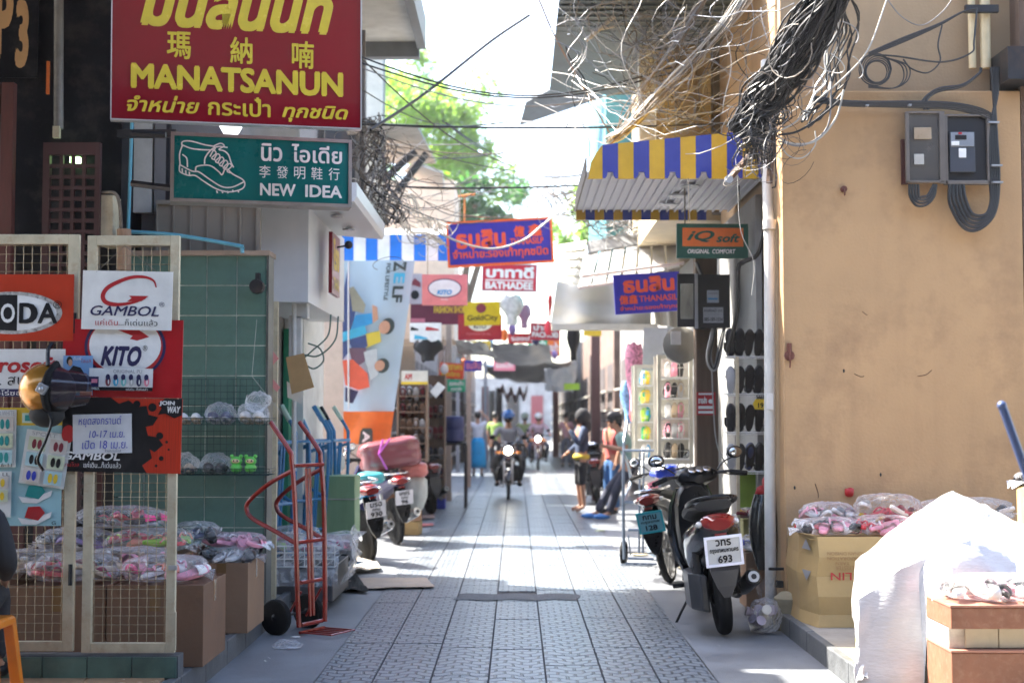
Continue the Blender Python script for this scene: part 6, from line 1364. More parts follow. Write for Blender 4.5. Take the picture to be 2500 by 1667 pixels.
for x in (.5, 1.2, 1.9): MB().bb(x, x + .05, 11.3, 16.0, 5.18, 5.24).build('rafter', DARKM, t, world=True)
roof('roof_sheet', 'dark grey roof sheet tilting out over the lane below the slatted canopy', [W(1284, 250, 19), W(1268, 308, 20), W(1380, 268, 19), W(1470, 240, 17.5), W(1400, 190, 17.5)], mat('slate_sheet', (.13, .15, .17), .6, stretch=(1, 12, 1), var=.3))
# ---- striped canopy
CB, CY = mat('deep_blue_vinyl', (.03, .05, .30), .22, coat=.3, var=.15, vs=4), mat('ochre_yellow_vinyl', (.58, .34, .02), .3, coat=.2, var=.15, vs=4)
Y1, Y2 = 11.0, 13.0
cx0, cx1 = ux(1432, Y1), ux(1885, Y1); zc0 = W(0, 436, Y1).z
t = thing('striped_canopy', 'blue and yellow striped scalloped canopy with white ribbed underside, right side', 'canopy', ((cx0 + cx1) / 2, 12, zc0))
n = 12; w_ = (cx1 - cx0) / n
for i in range(n):
    a, c = cx0 + i * w_, cx0 + (i + 1) * w_
    zt0 = W(0, 358 - (i) * 3.6, Y1).z; zt1 = W(0, 358 - (i + 1) * 3.6, Y1).z
    if i == 0: top = [(c, zt1), (a + w_ * .6, zt0 - .05), (a + w_ * .25, zt0 - .13), (a + .01, zt0 - .25)]
    else: top = [(c, zt1), (a, zt0)]
    if i % 2 == 1: low = [(a, zc0), (a + w_ * .18, zc0 - .0), (a + w_ * .28, zc0 + .02), (a + w_ * .33, zc0 + .05), (a + w_ * .67, zc0 + .05), (a + w_ * .72, zc0 + .02), (a + w_ * .82, zc0), (c, zc0)]
    else: low = [(a, zc0 - .005), (c, zc0 - .005)]
    MB().prism(low + top, Y1 + (.0 if i % 2 else .004), Y1 + .02).build('front_stripe', CB if i % 2 else CY, t, world=True)
zu = zc0 + .045; WU = mat('white_metal_soffit', (.66, .65, .68), .45, var=.03)
m_ = 20
for i in range(m_):
    a, c = cx0 + (1.95 - cx0) * i / m_, cx0 + (1.95 - cx0) * (i + 1) / m_
    MB().bb(a, c, Y1 + .02, Y2, zu, zu + .01).bb(c - .012, c - .001, Y1 + .025, Y2 - .01, zu - .022, zu - .001).build('soffit_panel', WU, t, world=True)
def ctop(u, v): return Vector((cx0 + .02 + (1.95 - cx0) * u, Y1 + .02 + (Y2 - Y1) * v, zu + .0 + (.185 + .13 * u) * (1 - v) ** .7 * min(1, u * 6 + .15)))
MB().grid(ctop, 12, 6).build('canopy_top', CY, t, world=True)
n = 14; zb = W(0, 538, Y2).z; zb1 = W(0, 520, Y2).z
for i in range(n):
    a, c = cx0 + (1.75 - cx0) * i / n, cx0 + (1.75 - cx0) * (i + 1) / n
    MB().bb(a, c, Y2, Y2 + .02, zb, zu).build('rear_stripe', CB if i % 2 else CY, t, world=True)
MB().bb(cx0 - .012, cx0, Y1 + .02, Y2, zu - .02, zu + .12).build('side_edge', CABBR, t, world=True)
for x, y in ((ux(1690, 11.3), 11.5), (ux(1690, 11.3) - .05, 12.0), (1.35, 12.5)): MB().lathe([(.08, -.008), (.085, 0), (.05, .008)], 16, Matrix.Translation((x, y, zu - .025))).build('downlight', STEEL, t, world=True)
# ---- further ribbed canopy and canvas
t = thing('ribbed_canopy', 'dirty white ribbed sheet canopy with pipes, beyond the striped one', 'canopy', W(1500, 650, 16))
n = 7
for i in range(n):
    u0, u1 = i / n, (i + 1) / n
    A = lambda u: (1438 + 215 * u, 600 - 42 * u); B = lambda u: (1408 + 255 * u, 702 - 50 * u)
    P = [W(*A(u0 + .012), 16.4), W(*A(u1 - .012), 16.4), W(*B(u1 - .012), 15.6), W(*B(u0 + .012), 15.6)]
    MB().add(P + [p + Vector((0, .01, .01)) for p in P], [(0, 1, 2, 3), (7, 6, 5, 4), (0, 4, 5, 1), (1, 5, 6, 2), (2, 6, 7, 3), (3, 7, 4, 0)]).build('ribbed_panel', mat('dirty_white_sheet', (.50, .50, .49), .5, dirt=.6, dirtc=(.28, .26, .2), ds=3), t, world=True)
P = [W(1432, 590, 16.3), W(1655, 548, 16.3), W(1655, 580, 16.2), W(1436, 618, 16.2)]; MB().add(P + [p + Vector((0, .02, 0)) for p in P], [(0, 1, 2, 3), (7, 6, 5, 4), (0, 4, 5, 1), (1, 5, 6, 2), (2, 6, 7, 3), (3, 7, 4, 0)]).build('grey_fascia', mat('grey_fascia_m', (.27, .28, .29), .6), t, world=True)
for i in range(5):
    P = [W(1350 + 2 * i, 604 + i * 17, 17.5 - .1 * i), W(1432 - 4 * i, 590 + i * 22, 16.3), W(1432 - 4 * i - 4, 590 + i * 22 + 19, 16.2), W(1350 + 2 * i, 604 + i * 17 + 14, 17.4 - .1 * i)]
    MB().add(P + [p + Vector((0, 0, .02)) for p in P], [(0, 1, 2, 3), (7, 6, 5, 4), (0, 4, 5, 1), (1, 5, 6, 2), (2, 6, 7, 3), (3, 7, 4, 0)]).build('side_slat', mat('olive_white_slat', (.42, .41, .33), .5), t, world=True)
for a, c in (((1420, 675), (1670, 642)), ((1412, 703), (1660, 668))): MB().tube([W(*a, 15.5), W(*c, 15.5)], .018, 8).build('pipe_rail', mat('pinkish_pipe', (.6, .5, .47), .5), t, smooth=True, world=True)
CANV = mat('off_white_canvas', (.56, .54, .48), .7, var=.08, vs=2, dirt=.3, dirtc=(.4, .37, .3), bump=.3, bs=8)
def canv(pts, Y, lb, seed):
    P = [W(x, y, Y) for x, y in pts]
    def f(u, v):
        q = P[0].lerp(P[1], u).lerp(P[3].lerp(P[2], u), v); q.y += .06 * math.sin(u * 13 + seed) + .08 * noise.noise(Vector((u * 3, v * 3, seed))); return q
    b = MB().grid(f, 26, 12); k = len(b.v); b.add([p + Vector((0, .008, 0)) for p in b.v[:k]], [tuple(reversed(q)) for q in b.f]); return tag(b.build('canvas_drop', CANV, smooth=2), lb, 'canvas')
canv([(1362, 672), (1600, 690), (1600, 800), (1345, 790)], 18.5, 'off white canvas hanging under the ribbed canopy', 1)
canv([(1590, 640), (1660, 650), (1655, 800), (1590, 790)], 17.2, 'narrow off white canvas beside the grey meter box', 3)
tag(MB().bb(ux(1345, 18.4), ux(1600, 18.4), 18.3, 18.5, W(0, 806, 18.4).z, W(0, 792, 18.4).z).build('canvas_beam', PALE), 'pale horizontal beam along the bottom of the canvas', 'beam')
# signs on the right
s = simple_sign('second violet Thai sign, half hidden by the grey meter box', 1503, 672, 1664, 768, 14.0, VBL, roll=-10, wires_=False)
s.text('ธนสิน', .14, .08, .92, .48, ORL, .05); s.text('億鑫', .07, .52, .35, .76, ORL, .03); s.text('THANASILP', .37, .56, 1.02, .72, ORL, .02); s.text('จำหน่าย:รองเท้าทุกชนิด', .07, .8, 1.1, .95, ORL, .02)
DGS = mat('dark_green_sign', (.005, .085, .06), .35)
s = simple_sign('dark green sign with orange panel lettered iQ soft, ORIGINAL COMFORT', 1652, 546, 1827, 630, 11.6, DGS, roll=1)
s.rect(.08, .12, .93, .66, ORP); s.text('iQ', .14, .2, .53, .54, DGS, .03, .35); s.text('soft', .55, .29, .88, .54, DGS, .035, .3); s.text('ORIGINAL  COMFORT', .15, .74, .82, .87, WHITE, .03, .15)
# grey meter box on the timber post
tp = MB().bb(ux(1690, 12.6), ux(1742, 12.6), 12.5, 12.68, 0, W(0, 600, 12.6).z); tag(tp.build('timber_post', mat('brown_weathered_timber', (.15, .10, .065), .85, var=.3, vs=2, stretch=(8, 8, .6), bump=.6), bev=.01), 'thick weathered brown timber post carrying the grey meter box', 'post')
t = thing('grey_meter_box', 'dark grey metal meter box with glass side and paper labels on the timber post', 'meter box', W(1718, 800, 12.3))
MBG = mat('dark_grey_metal_box', (.035, .035, .038), .4, .4, dirt=.4)
def gb(x0, y0, x1, y1, Y, d, m, nm): a, c = W(x0, y1, Y), W(x1, y0, Y); return MB().bb(a.x, c.x, Y, Y + d, a.z, c.z).build(nm, m, t, world=True, bev=.004)
gb(1701, 670, 1782, 800, 12.25, .22, MBG, 'box_body'); gb(1654, 668, 1700, 798, 12.2, .02, MBG, 'open_door'); gb(1661, 692, 1693, 779, 12.19, .01, mat('bright_glass', (.55, .58, .56), .1, .8, var=.3, vs=7, stretch=(4, 1, 1)), 'glass_window')
gb(1697, 668, 1704, 802, 12.18, .02, STEEL, 'door_edge')
s = Sign('x', 'x', 'x', W(1726, 739, 12.24), W(1755, 739, 12.24), .108, .003, mat('blue_white_label', (.5, .56, .65), .5), parent=t, bname='label'); s.text('ใบอนุญาต', .1, .15, .9, .35, NAVYP); s.rect(.08, .62, .9, .75, SHB)
s = Sign('x', 'x', 'x', W(1717, 788, 12.24), W(1766, 788, 12.24), .135, .003, mat('grey_white_label', (.45, .46, .48), .5), parent=t, bname='label'); s.text('กดจริงหน้า ขาว', .05, .1, .95, .3, BLACKP, .02); s.text('จำหน่ายรองเท้าหนังแท้', .08, .38, .92, .48, GREYP); s.text('085-189-1554', .04, .66, .96, .9, BLACKP, .02)
s = board('small_red_notice', 'small red notice with white lines pinned to the timber post', 1701, 957, 1747, 1013, 12.3, REDP, cat='notice')
s.rect(.1, .04, .9, .12, WHITE); s.text('ขายส่ง', .08, .18, .55, .5, WHITE, .05); s.ell(.75, .4, .13, .1, WHITE); s.rect(.08, .6, .92, .73, WHITE); s.rect(.08, .82, .92, .93, WHITE)
flat('yellow_card', 'thin yellow red strip of card beside the timber post', [(1735, 800), (1750, 800), (1750, 850), (1735, 850)], 12.6, YELP, 'card')
t = thing('old_fan', 'grey metal fan lamp with white label under the violet sign', 'fan', W(1655, 860, 13)); b = MB().lathe([(.02, -.05), (.16, -.03), (.17, .05), (.10, .1)], 18, Matrix.Translation(W(1662, 845, 13)) @ Matrix.Rotation(R(80), 4, 'X')); b.build('housing', mat('grey_fan_metal', (.25, .24, .21), .5), t, world=True, smooth=True); MB().box(W(1650, 825, 12.8), (.09, .02, .12)).build('label', WHITE, t, world=True)
flat('grey_banner', 'grey banner with diagonal stripes standing behind the cabinets', [(1572, 800), (1630, 800), (1625, 905), (1568, 905)], 15.5, mat('grey_banner_m', (.36, .37, .39), .5), 'banner')
# glass display cabinets and racks down the right
def cabinet(lb, x0, x1, y0, y1, Y, rows, cols_, back=True, depth=.35):
    a, c = W(x0, y1, Y), W(x1, y0, Y); t = thing('display_cabinet', lb, 'display cabinet', ((a.x + c.x) / 2, Y, a.z)); I = XF[t.name].inverted(); X0, X1, Z0, Z1 = a.x, c.x, a.z, c.z; f = .035
    for q in ((X0, X0 + f, Z0, Z1), (X1 - f, X1, Z0, Z1), (X0 + f, X1 - f, Z0, Z0 + f), (X0 + f, X1 - f, Z1 - f, Z1)): MB().bb(q[0], q[1], Y, Y + .03, q[2], q[3]).build('frame_bar', mat('ivory_frame', (.60, .56, .46), .5, dirt=.3), t, world=True)
    if back: MB().bb(X0, X1, Y + depth, Y + depth + .01, Z0, Z1).build('back_panel', PALE, t, world=True)
    r_ = random.Random(int(x0))
    for j in range(rows):
        z = Z0 + f + (Z1 - Z0 - 2 * f) * j / rows; MB().bb(X0 + f, X1 - f, Y + .005, Y + depth, z, z + .015).build('shelf', WHITEM, t, world=True)
        for i in range(3): inst(slipper_mesh(r_.choice(cols_), r_.choice(cols_), r_.choice((0, 2))), 'shoe', t, I @ Vector((X0 + f + .08 + (X1 - X0 - 2 * f - .12) * i / 2.4, Y + .15, z + .03 + .04)), (0, R(-60), R(-90)), (.8,) * 3)
    gw_ = wires(MB(), X0 + f, X1 - f, Z0 + f, Z1 - f, Y + .012, .09, .0025); gw_.build('wire_front', CABWH, t, world=True)
    return t
cabinet('ivory framed display cabinet with clear bags beside the timber post', 1606, 1691, 866, 1132, 13.6, 5, [WF, BE, SILV, PK2, BF])
cabinet('narrow white framed display cabinet of coloured goods, further left', 1549, 1602, 890, 1130, 15.2, 5, [GREENP, SHB, YELP, GF, WF])
for i, (px, Y) in enumerate(((1452, 26), (1446, 34))):
    tag(MB().bb(ux(px, Y) - .08, ux(px, Y) + .08, Y, Y + .15, 0, 3.0).build('shop_post', mat('dark_red_post%d' % i, ((.09, .04, .04), (.05, .05, .05))[i], .6)), ['dark reddish post behind the leaning man', 'black post behind the hooded woman'][i], 'post', 'posts on the right shop fronts')
for i, (px, py, Y, h_, m_) in enumerate(((1548, 880, 16, .75, mat('patterned_pink', (.55, .2, .3), .5, var=.7, vs=30)), (1535, 970, 17, .5, mat('patterned_blue', (.15, .3, .5), .5, var=.7, vs=30)), (1560, 1010, 16.5, .5, mat('patterned_red', (.55, .1, .1), .5, var=.6, vs=25)))):
    clothes('hanging_goods', ['slanting row of shiny patterned goods under the grey banner', 'blue shiny goods hanging near the leaning man', 'red goods hanging above the trolley'][i], px, py - 40, Y, .22, h_, m_, 20 + i, 'goods')
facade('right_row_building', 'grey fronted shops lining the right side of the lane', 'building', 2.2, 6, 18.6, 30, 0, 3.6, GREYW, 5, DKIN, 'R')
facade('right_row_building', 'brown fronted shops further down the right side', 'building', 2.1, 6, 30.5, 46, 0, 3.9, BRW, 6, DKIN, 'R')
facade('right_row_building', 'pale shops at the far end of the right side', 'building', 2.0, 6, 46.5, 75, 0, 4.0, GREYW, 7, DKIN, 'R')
# trolleys on the right
ht = hand_truck('hand_truck', 'grey steel hand truck parked on the right beside the cabinets', (ux(1558, 14.6), 14.6, 0), R(-15), mat('steel_blue_tube', (.16, .2, .26), .35, .5), 'hand trucks', tilt=R(-4), wh=.38)
0 and hand_truck('hand_truck', 'dark blue hand truck leaning beside the blue and white motorcycle', (ux(1592, 14.0), 14.0, 0), R(20), mat('navy_tube', (.03, .07, .16), .35), 'hand trucks', tilt=R(3), wh=.32)
for i in range(5):
    sack('goods_bundle', ['pale bundle tied on the grey hand truck', 'pink box among the parked trolleys', 'white parcel under the pink box', 'cream carton behind the trolleys', 'light blue bundle low behind the trolleys'][i], W(1585 + (i % 3) * 22, 1150 + i * 45, 15.2), (.11, .12, .12), [WAWN, PINKP, WHITE, CREAM, mat('pale_blue_bundle', (.4, .5, .6), .5)][i], 50 + i, .1, 4)
for i in range(9):
    px, py = 1545 + rnd.random() * 130, 1345 + rnd.random() * 55; q = gp(px, py)
    tag(MB().ball((q[0], q[1], .012), (.05 + rnd.random() * .05, .05, .015), 10, 6, f=lambda d: 1 + .5 * noise.noise(d * 3 + Vector((px, 0, 0)))).build('broken_rubble', mat('yellowish_rubble', (.42, .38, .28), .9, var=.4, vs=20, bump=.8, bs=30)), 'flat broken bit of rubble beside the right motorcycles', 'rubble', 'rubble beside the right motorcycles')

# ============================================================ RIGHT FOREGROUND goods
YC = mat('yellow_brown_carton', (.42, .285, .12), .7, var=.12, vs=3, dirt=.4, dirtc=(.3, .2, .08), ds=3, bump=.3, bs=12)
t = thing('printed_carton', 'yellow brown carton with upside down printing against the orange wall', 'box', (2.4, 9.8, .118))
ring = [(1.955, 10.34), (1.935, 9.82), (2.0, 9.5), (2.95, 9.5), (2.95, 10.34)]
rg = [[Vector((x + .01 * math.sin(k * 2 + x * 9), y + .01 * math.cos(k * 3 + y), z)) for x, y in ring] for k, z in enumerate((.12, .2, .32, .45, .58, .715))]
MB().loft(rg, cap=False).build('side_panels', YC, t, world=True); MB().prism([(1.96, .69), (2.94, .69), (2.94, .695), (1.96, .695)], 9.55, 10.3).build('top_panel', YC, t, world=True)
s = Sign('x', 'x', 'x', W(2172, 1500, 9.485), W(1998, 1500, 9.485), .5, -.001, YC, parent=t, bname='print_area')
s.e = t
bpy.data.objects.remove(s.board)
PRN = paint('faded_brown_print', (.30, .16, .06), .7)
# print hangs upside down: sign frame is turned half round
X = Vector((-1, 0, 0)); Z = Vector((0, 0, -1)); Yv = Z.cross(X)
M = Matrix((X, Yv, Z)).transposed().to_4x4(); M.translation = W(2175, 1315, 9.488)
s.L = XF[t.name].inverted() @ M; s.W = (W(2175, 0, 9.488) - W(2000, 0, 9.488)).x; s.H = .5
def y_(py): return 1 - ((py - 1315) / F * 9.49) / s.H
for tx, a, c, e, g in (('LIN', 2030, 2080, 1396, 1414), ('POLYESTER', 2042, 2100, 1380, 1390), ('YARN', 2042, 2075, 1370, 1378), ('CORPORATION', 2022, 2110, 1358, 1366), ('HUNAN DIVISION', 2022, 2112, 1346, 1354)):
    s.text(tx, 1 - (c - 2000) / 175, y_(g), 1 - (a - 2000) / 175, y_(e), REDP if tx == 'LIN' else PRN, .01)
for i, z in enumerate((.62, .48)):
    X0 = Vector((1.938, 9.81, 0)); X1 = Vector((1.998, 9.51, 0)); d = (X1 - X0)
    for k in (0,): MB().add([X0 + d * .25 + Vector((-.013, -.004, z)), X0 + d * .75 + Vector((-.013, -.004, z)), X0 + d * .5 + Vector((-.013, -.004, z + (.07 if i == 0 else -.07)))], [(0, 1, 2)]).build('handling_mark', GREYP, t, world=True)
bag((2.12, 9.72, .715), (.42, .3, .11), [WF, PK3, BF, PK2], 'clear bag of red and white sandals, left end of printed carton', .05, 8, 31, grp='clear bags of sandals by the orange wall')
bag((2.5, 9.75, .715), (.42, .32, .12), [WF, PK3, PK2], 'clear bag of pink sandals in the middle of printed carton', -.05, 8, 32, grp='clear bags of sandals by the orange wall')
bag((2.2, 10.1, .73), (.38, .3, .17), [WF, PK2, SILV], 'clear bag of white sandals behind on the printed carton', .2, 7, 33, grp='clear bags of sandals by the orange wall')
bag((2.62, 10.08, .76), (.44, .32, .2), [WF, PK3, YELP], 'clear bag of red and yellow sandals piled at the wall', -.1, 8, 34, grp='clear bags of sandals by the orange wall')
bag((3.15, 10.0, .78), (.6, .4, .16), [WF, BF, PK2], 'clear bag of dark sandals half behind the white sheet', .1, 7, 35, grp='clear bags of sandals by the orange wall')
SHEET = mat('white_plastic_sheet', (.56, .56, .56), .25, var=.05, bump=.35, bs=26, stretch=(1, 1, 3), coat=.3)
YCR = mat('yellow_crate_plastic', (.62, .5, .08), .5, var=.15)
t = thing('covered_goods_heap', 'heap of goods under a bright white plastic sheet in the sun', 'covered heap', (2.5, 8.0, .118))
def heap(u, v):
    # u across (left to right), v from the near edge over the top to the back: planes meeting in creases over boxes
    x = 1.87 + 1.5 * u; n_ = noise.noise(Vector((u * 3.3, v * 3, 5))); pk = 1.10
    ridge = .70 + (pk - .70) * (u / .36) ** .9 if u < .36 else pk - .42 * ((u - .36) / .64)
    low = .13 if u < .24 else .60
    if v < .3: k = v / .3; z = low + (ridge * .80 - low) * k; y = 7.44 + .14 * k
    elif v < .55: k = (v - .3) / .25; z = ridge * (.80 + .20 * k); y = 7.58 + .60 * k
    else: k = (v - .55) / .45; z = ridge - ridge * .4 * k; y = 8.18 + .7 * k
    P_ = Vector((u * 7, v * 5, 3)); cre = abs(noise.noise(P_ * .8)) * .06 + abs(noise.noise(Vector((u * 22 + v * 8, v * 7 - u * 5, 1)))) * .028
    x = 1.77 + .22 * (y - 7.44) + 1.5 * u
    return Vector((x + .02 * n_ + .02 * noise.noise(P_ * 2), y - cre * .8, z + cre * (1 if v > .1 else .3) - .03))
b = MB().grid(heap, 40, 34)
# left flank down to the step
def flank(u, v):
    q = heap(0, .0 + u); n_ = noise.noise(Vector((u * 6, v * 4, 9))); tgt = .16 + .10 * abs(n_)
    return Vector((q.x - .0 - .035 * math.sin(v * 3.1) + .03 * n_ * v + .05 * v, q.y, q.z + (tgt - q.z) * v))
b.grid(flank, 34, 10); b.build('plastic_sheet', SHEET, t, world=True, smooth=True)
for i in range(0): MB().bb(1.93, 1.99, 7.66, 8.7, .13 + i * .07, .185 + i * .07).build('crate_slat', YCR, t, world=True, bev=.004)
MB().loft([[Vector((1.87, 7.62, z)), Vector((2.03, 8.6, z)), Vector((2.10, 8.6, z)), Vector((1.95, 7.62, z))] for z in (.13, .16, .25, .27)]).build('crate_side', YCR, t, world=True)
BRC = mat('brown_case_leatherette', (.25, .105, .06), .45, var=.15, bump=.5, bs=18, dirt=.35, dirtc=(.45, .28, .2), ds=25)
def case(lb, z0, z1, x0=2.12, x1=3.2, y0=7.0, y1=7.42):
    t = thing('brown_case', lb, 'box', ((x0 + x1) / 2, y0, z0), group='brown cases at the right edge'); MB().bb(x0, x1, y0, y1, z0, z1 - .012).build('case_body', BRC, t, world=True, bev=.004); MB().bb(x0 - .004, x1, y0 - .004, y1, z1 - .010, z1).build('sunlit_lid', mat('sunlit_case_top', (.42, .2, .14), .5), t, world=True)  # pink of sunlight on the case top is put into this colour
case('upper brown case carrying white bagged shoes at the right edge', .475, .59); case('lower brown case standing on the step at the right edge', .122, .372)
tb_ = thing('cream_tile_block', 'row of cream glazed tiles between the two brown cases', 'tiles', (2.6, 7.05, .374))
MB().bb(2.125, 3.2, 7.06, 7.42, .374, .474).build('block_core', GROUT, tb_, world=True)
for i in range(6): MB().bb(2.20 + i * .165 + .003, 2.20 + (i + 1) * .165 - .003, 7.045, 7.06, .378, .47).build('tile', mat('cream_tile', (.52, .45, .32), .3), tb_, world=True)
t = bag((2.42, 7.22, .592), (.55, .36, .12), [WF, BRC, BF, PK2], 'clear bags of white and dark shoes on the upper brown case', .05, 10, 36, grp='clear bags of sandals by the orange wall', styles=(2, 0))
t = thing('yellow_drum', 'yellow drum topped with a clear bag at the right edge', 'drum', (W(2520, 0, 9.2).x, 9.2, .118)); x = W(2520, 0, 9.2).x
MB().lathe([(.15, .118), (.155, W(0, 1185, 9.2).z - .02), (.14, W(0, 1185, 9.2).z)], 24, Matrix.Translation((x, 9.2, 0))).build('drum_body', YC, t, world=True, smooth=True); MB().box((x - .08, 9.06, W(0, 1240, 9.2).z), (.02, .01, .06)).build('red_mark', REDP, t, world=True)
bag((x, 9.2, W(0, 1187, 9.2).z), (.3, .26, .1), [PK3, WF, BF], 'small clear bag of red sandals on top of the yellow drum', 0, 5, 37, grp='clear bags of sandals by the orange wall')
tag(MB().tube([W(2447, 992, 5.2), W(2515, 1180, 5.2), W(2560, 1420, 5.3)], .016, 12).ball(W(2446, 990, 5.2), .018, 12, 8).build('blue_pole', mat('dark_blue_pole', (.06, .09, .2), .35, coat=.3), smooth=True), 'dark blue pole leaning into view at the right edge', 'pole')
# ============================================================ UNSEEN ROW AND ROOF behind the viewer, added to dim the front light
t = thing('unseen_opposite_row', 'unseen dark shop row behind the camera, added to dim reflections', 'building', (0, -7, 0))
MB().bb(-26, 26, -12, -5, 0, 9).build('wall', mat('opposite_row_dark', (.10, .085, .07), .9), t, world=True)  # unseen row kept dark and unbroken to dim reflections in the signs
mr_ = thing('shade_roof', 'unseen canvas roof behind the camera, added to darken the front light', 'roof', (0, -1, 0))
MB().bb(-14, 14, -4.9, 3.4, 4.3, 4.36).build('roof_sheet', mat('shade_roof_canvas', (.12, .12, .13), .8), mr_, world=True)  # added overhead to cut ambient light on camera-facing sides
for x in (-9, -4.5, 4.5, 9): MB().tube([(x, 3.2, 0), (x, 3.2, 4.3)], .04, 8).build('post', DARKM, mr_, world=True)
# ============================================================ OVERHEAD CABLES
def span(p0, p1, sag, r, m, lb, grp='cables strung across the lane', n=14):
    A, B = W(*p0), W(*p1); pts = [A.lerp(B, i / n) - Vector((0, 0, sag * math.sin(math.pi * i / n))) for i in range(n + 1)]
    return tag(MB().tube(pts, r, 5).build('overhead_cable', m, smooth=True), lb, 'cable', grp)
G1 = 'cables strung across the lane'
for i, (a, b_, s_, r_, m_) in enumerate((
    ((860, 303, 13), (1850, 300, 12), .04, .010, CABLK), ((880, 452, 14), (1440, 452, 14), .03, .009, CABLK), ((880, 445, 14), (1240, 455, 16), .05, .007, CABBR),
    ((870, 296, 13), (1240, 298, 15), .06, .008, CABLK), ((870, 135, 12), (1640, 165, 12.5), .30, .008, CABLK), ((870, 150, 12), (1640, 178, 12.6), .27, .008, CABLK), ((880, 165, 12.3), (1640, 190, 12.6), .30, .006, CABGR),
    ((880, 140, 12), (1250, 405, 16), .15, .007, CABLK), ((900, 345, 14), (1240, 375, 16), .05, .007, CABBR), ((890, 350, 14), (1235, 345, 17), .03, .006, CABGR), ((890, 355, 14), (1230, 372, 17), .1, .007, CABLK),
    ((930, 330, 14), (1265, 420, 17), .05, .006, CABLK), ((1090, 300, 15), (1260, 402, 18), .04, .008, CABLK), ((1080, 295, 15), (1230, 400, 18), .02, .007, CABLK), ((1318, 430, 15), (1430, 425, 14), .02, .01, CABLK), ((1260, 295, 15), (1760, 270, 12), .08, .008, CABGR), ((870, 210, 13), (1130, 310, 16), .1, .006, CABLK))):
    span(a, b_, s_, r_, m_, ['%s %s' % (('black cable' if m_ is CABLK else 'grey brown cable'), q) for q in ('drawn level across the sky just above the violet sign mast', 'drawn level across the lane just over the violet sign', 'short, level with the top of the orange pole', 'level behind the diagonal one, ending in mid sky', 'uppermost of the three that sag from the red sign', 'middle of the three that sag from the red sign', 'lowest of the three that sag from the red sign', 'running steeply down through the tree to the far right', 'sloping gently across the lower tree', 'nearly level across the middle of the tree', 'sagging just under the level one on the tree', 'steepest one leaving the left roof bracket', 'starting at tree centre and dropping to the right', 'thin one beside it dropping from tree centre', 'short stub beside the striped canopy edge', 'rising slightly toward the black bundle', 'crossing the tree top from the grey wall')][i])
tag(MB().tube(spline([W(1292, 38, 14), W(1200, 100, 13.6), W(1075, 200, 13), W(1000, 255, 12.6), W(905, 318, 12)], 5), .014, 6).build('diagonal_cable', CABLK, smooth=True), 'thick dark cable running diagonally up across the sky', 'cable')
tag(MB().tube(spline([W(1316, 0, 12), W(1360, 100, 12.4), W(1445, 250, 13), W(1500, 345, 13.4)], 5), .008, 6).build('diagonal_cable', mat('brownish_cable', (.3, .22, .2), .5), smooth=True), 'thin reddish brown cable down past the dark roof sheet', 'cable')
tag(MB().tube(spline([W(1000, 470, 15.5), W(1060, 560, 15.8), W(1180, 606, 16), W(1270, 590, 16), W(1330, 545, 16), W(1420, 470, 16)], 8), .011, 6).build('white_drooping_cable', CABWH, smooth=True), 'white cable drooping in front of the violet centre sign', 'cable')
# bundles
CABBL = mat('bluish_grey_cable', (.17, .19, .22), .35, var=.3, vs=12)
def bundle(name, lb, path, rad, nst, r_, mats, seed, wob=.35, loops=0, lm=CABGR):
    rr_ = random.Random(seed); t = thing(name, lb, 'cable bundle', W(*path[0])); C = spline([W(*p) for p in path], 6)
    for s_ in range(nst):
        a = rr_.uniform(0, 6.28); q = rad * math.sqrt(rr_.random()); ph = rr_.uniform(0, 6); tw = rr_.uniform(-2.5, 2.5); wb = rr_.uniform(.3, 1) * wob; pts = []
        for i, c in enumerate(C):
            u = i / (len(C) - 1); d = (C[min(i + 1, len(C) - 1)] - C[max(0, i - 1)]).normalized(); X = d.cross(Vector((0, 1, 0))).normalized(); Yv_ = d.cross(X)
            k = q * (.55 + .45 * math.sin(math.pi * u) + .1); an = a + tw * u
            pts.append(c + X * (k * math.cos(an) + rad * wb * .5 * math.sin(u * 17 + ph)) + Yv_ * (k * math.sin(an) + rad * wb * .3 * math.cos(u * 13 + ph)))
        MB().tube(pts, r_ * rr_.uniform(.7, 1.25), 5).build('cable', mats[rr_.randrange(len(mats))], t, world=True, smooth=True)
    for s_ in range(int(loops * .6)):
        c = C[rr_.randrange(len(C))] + Vector((rr_.gauss(0, rad), rr_.gauss(-rad, rad * .6), rr_.gauss(0, rad))); R1 = rr_.uniform(.4, 1.3) * rad; e = Euler((rr_.uniform(-.6, .6) + 1.57, rr_.uniform(-.6, .6), rr_.uniform(-1, 1))); Q = e.to_matrix(); a0 = rr_.uniform(0, 6.28); ex = rr_.uniform(2.5, 7); q2 = rr_.uniform(.4, 1.2)
        MB().tube([c + Q @ Vector((R1 * math.cos(a0 + k * ex / 14) * (1 + k * .03), q2 * R1 * math.sin(a0 + k * ex / 14), .04 * k / 14)) for k in range(15)], r_ * .5, 5).build('cable_loop', lm if not isinstance(lm, list) else lm[s_ % len(lm)], t, world=True, smooth=True)
    return t
bundle('black_cable_bundle', 'huge tangled black cable bundle coming down at upper right', [(2075, -90, 9.4), (2010, 20, 9.6), (1930, 150, 9.9), (1860, 250, 10.1), (1800, 330, 10.2)], .15, 90, .009, [CABLK, CABLK, CABLK, mat('dusty_cable', (.05, .045, .04), .7)], 1, .5, 36, [CABLK, CABGR, CABLK, CABBR])
bundle('grey_cable_bundle', 'long grey twisted cable bundle slanting down to the striped canopy', [(1870, -80, 10.8), (1770, 60, 11), (1640, 200, 11.4), (1540, 300, 11.6), (1485, 345, 11.8)], .06, 26, .006, [CABGR, CABBR, CABWH, CABBR], 2, .6)
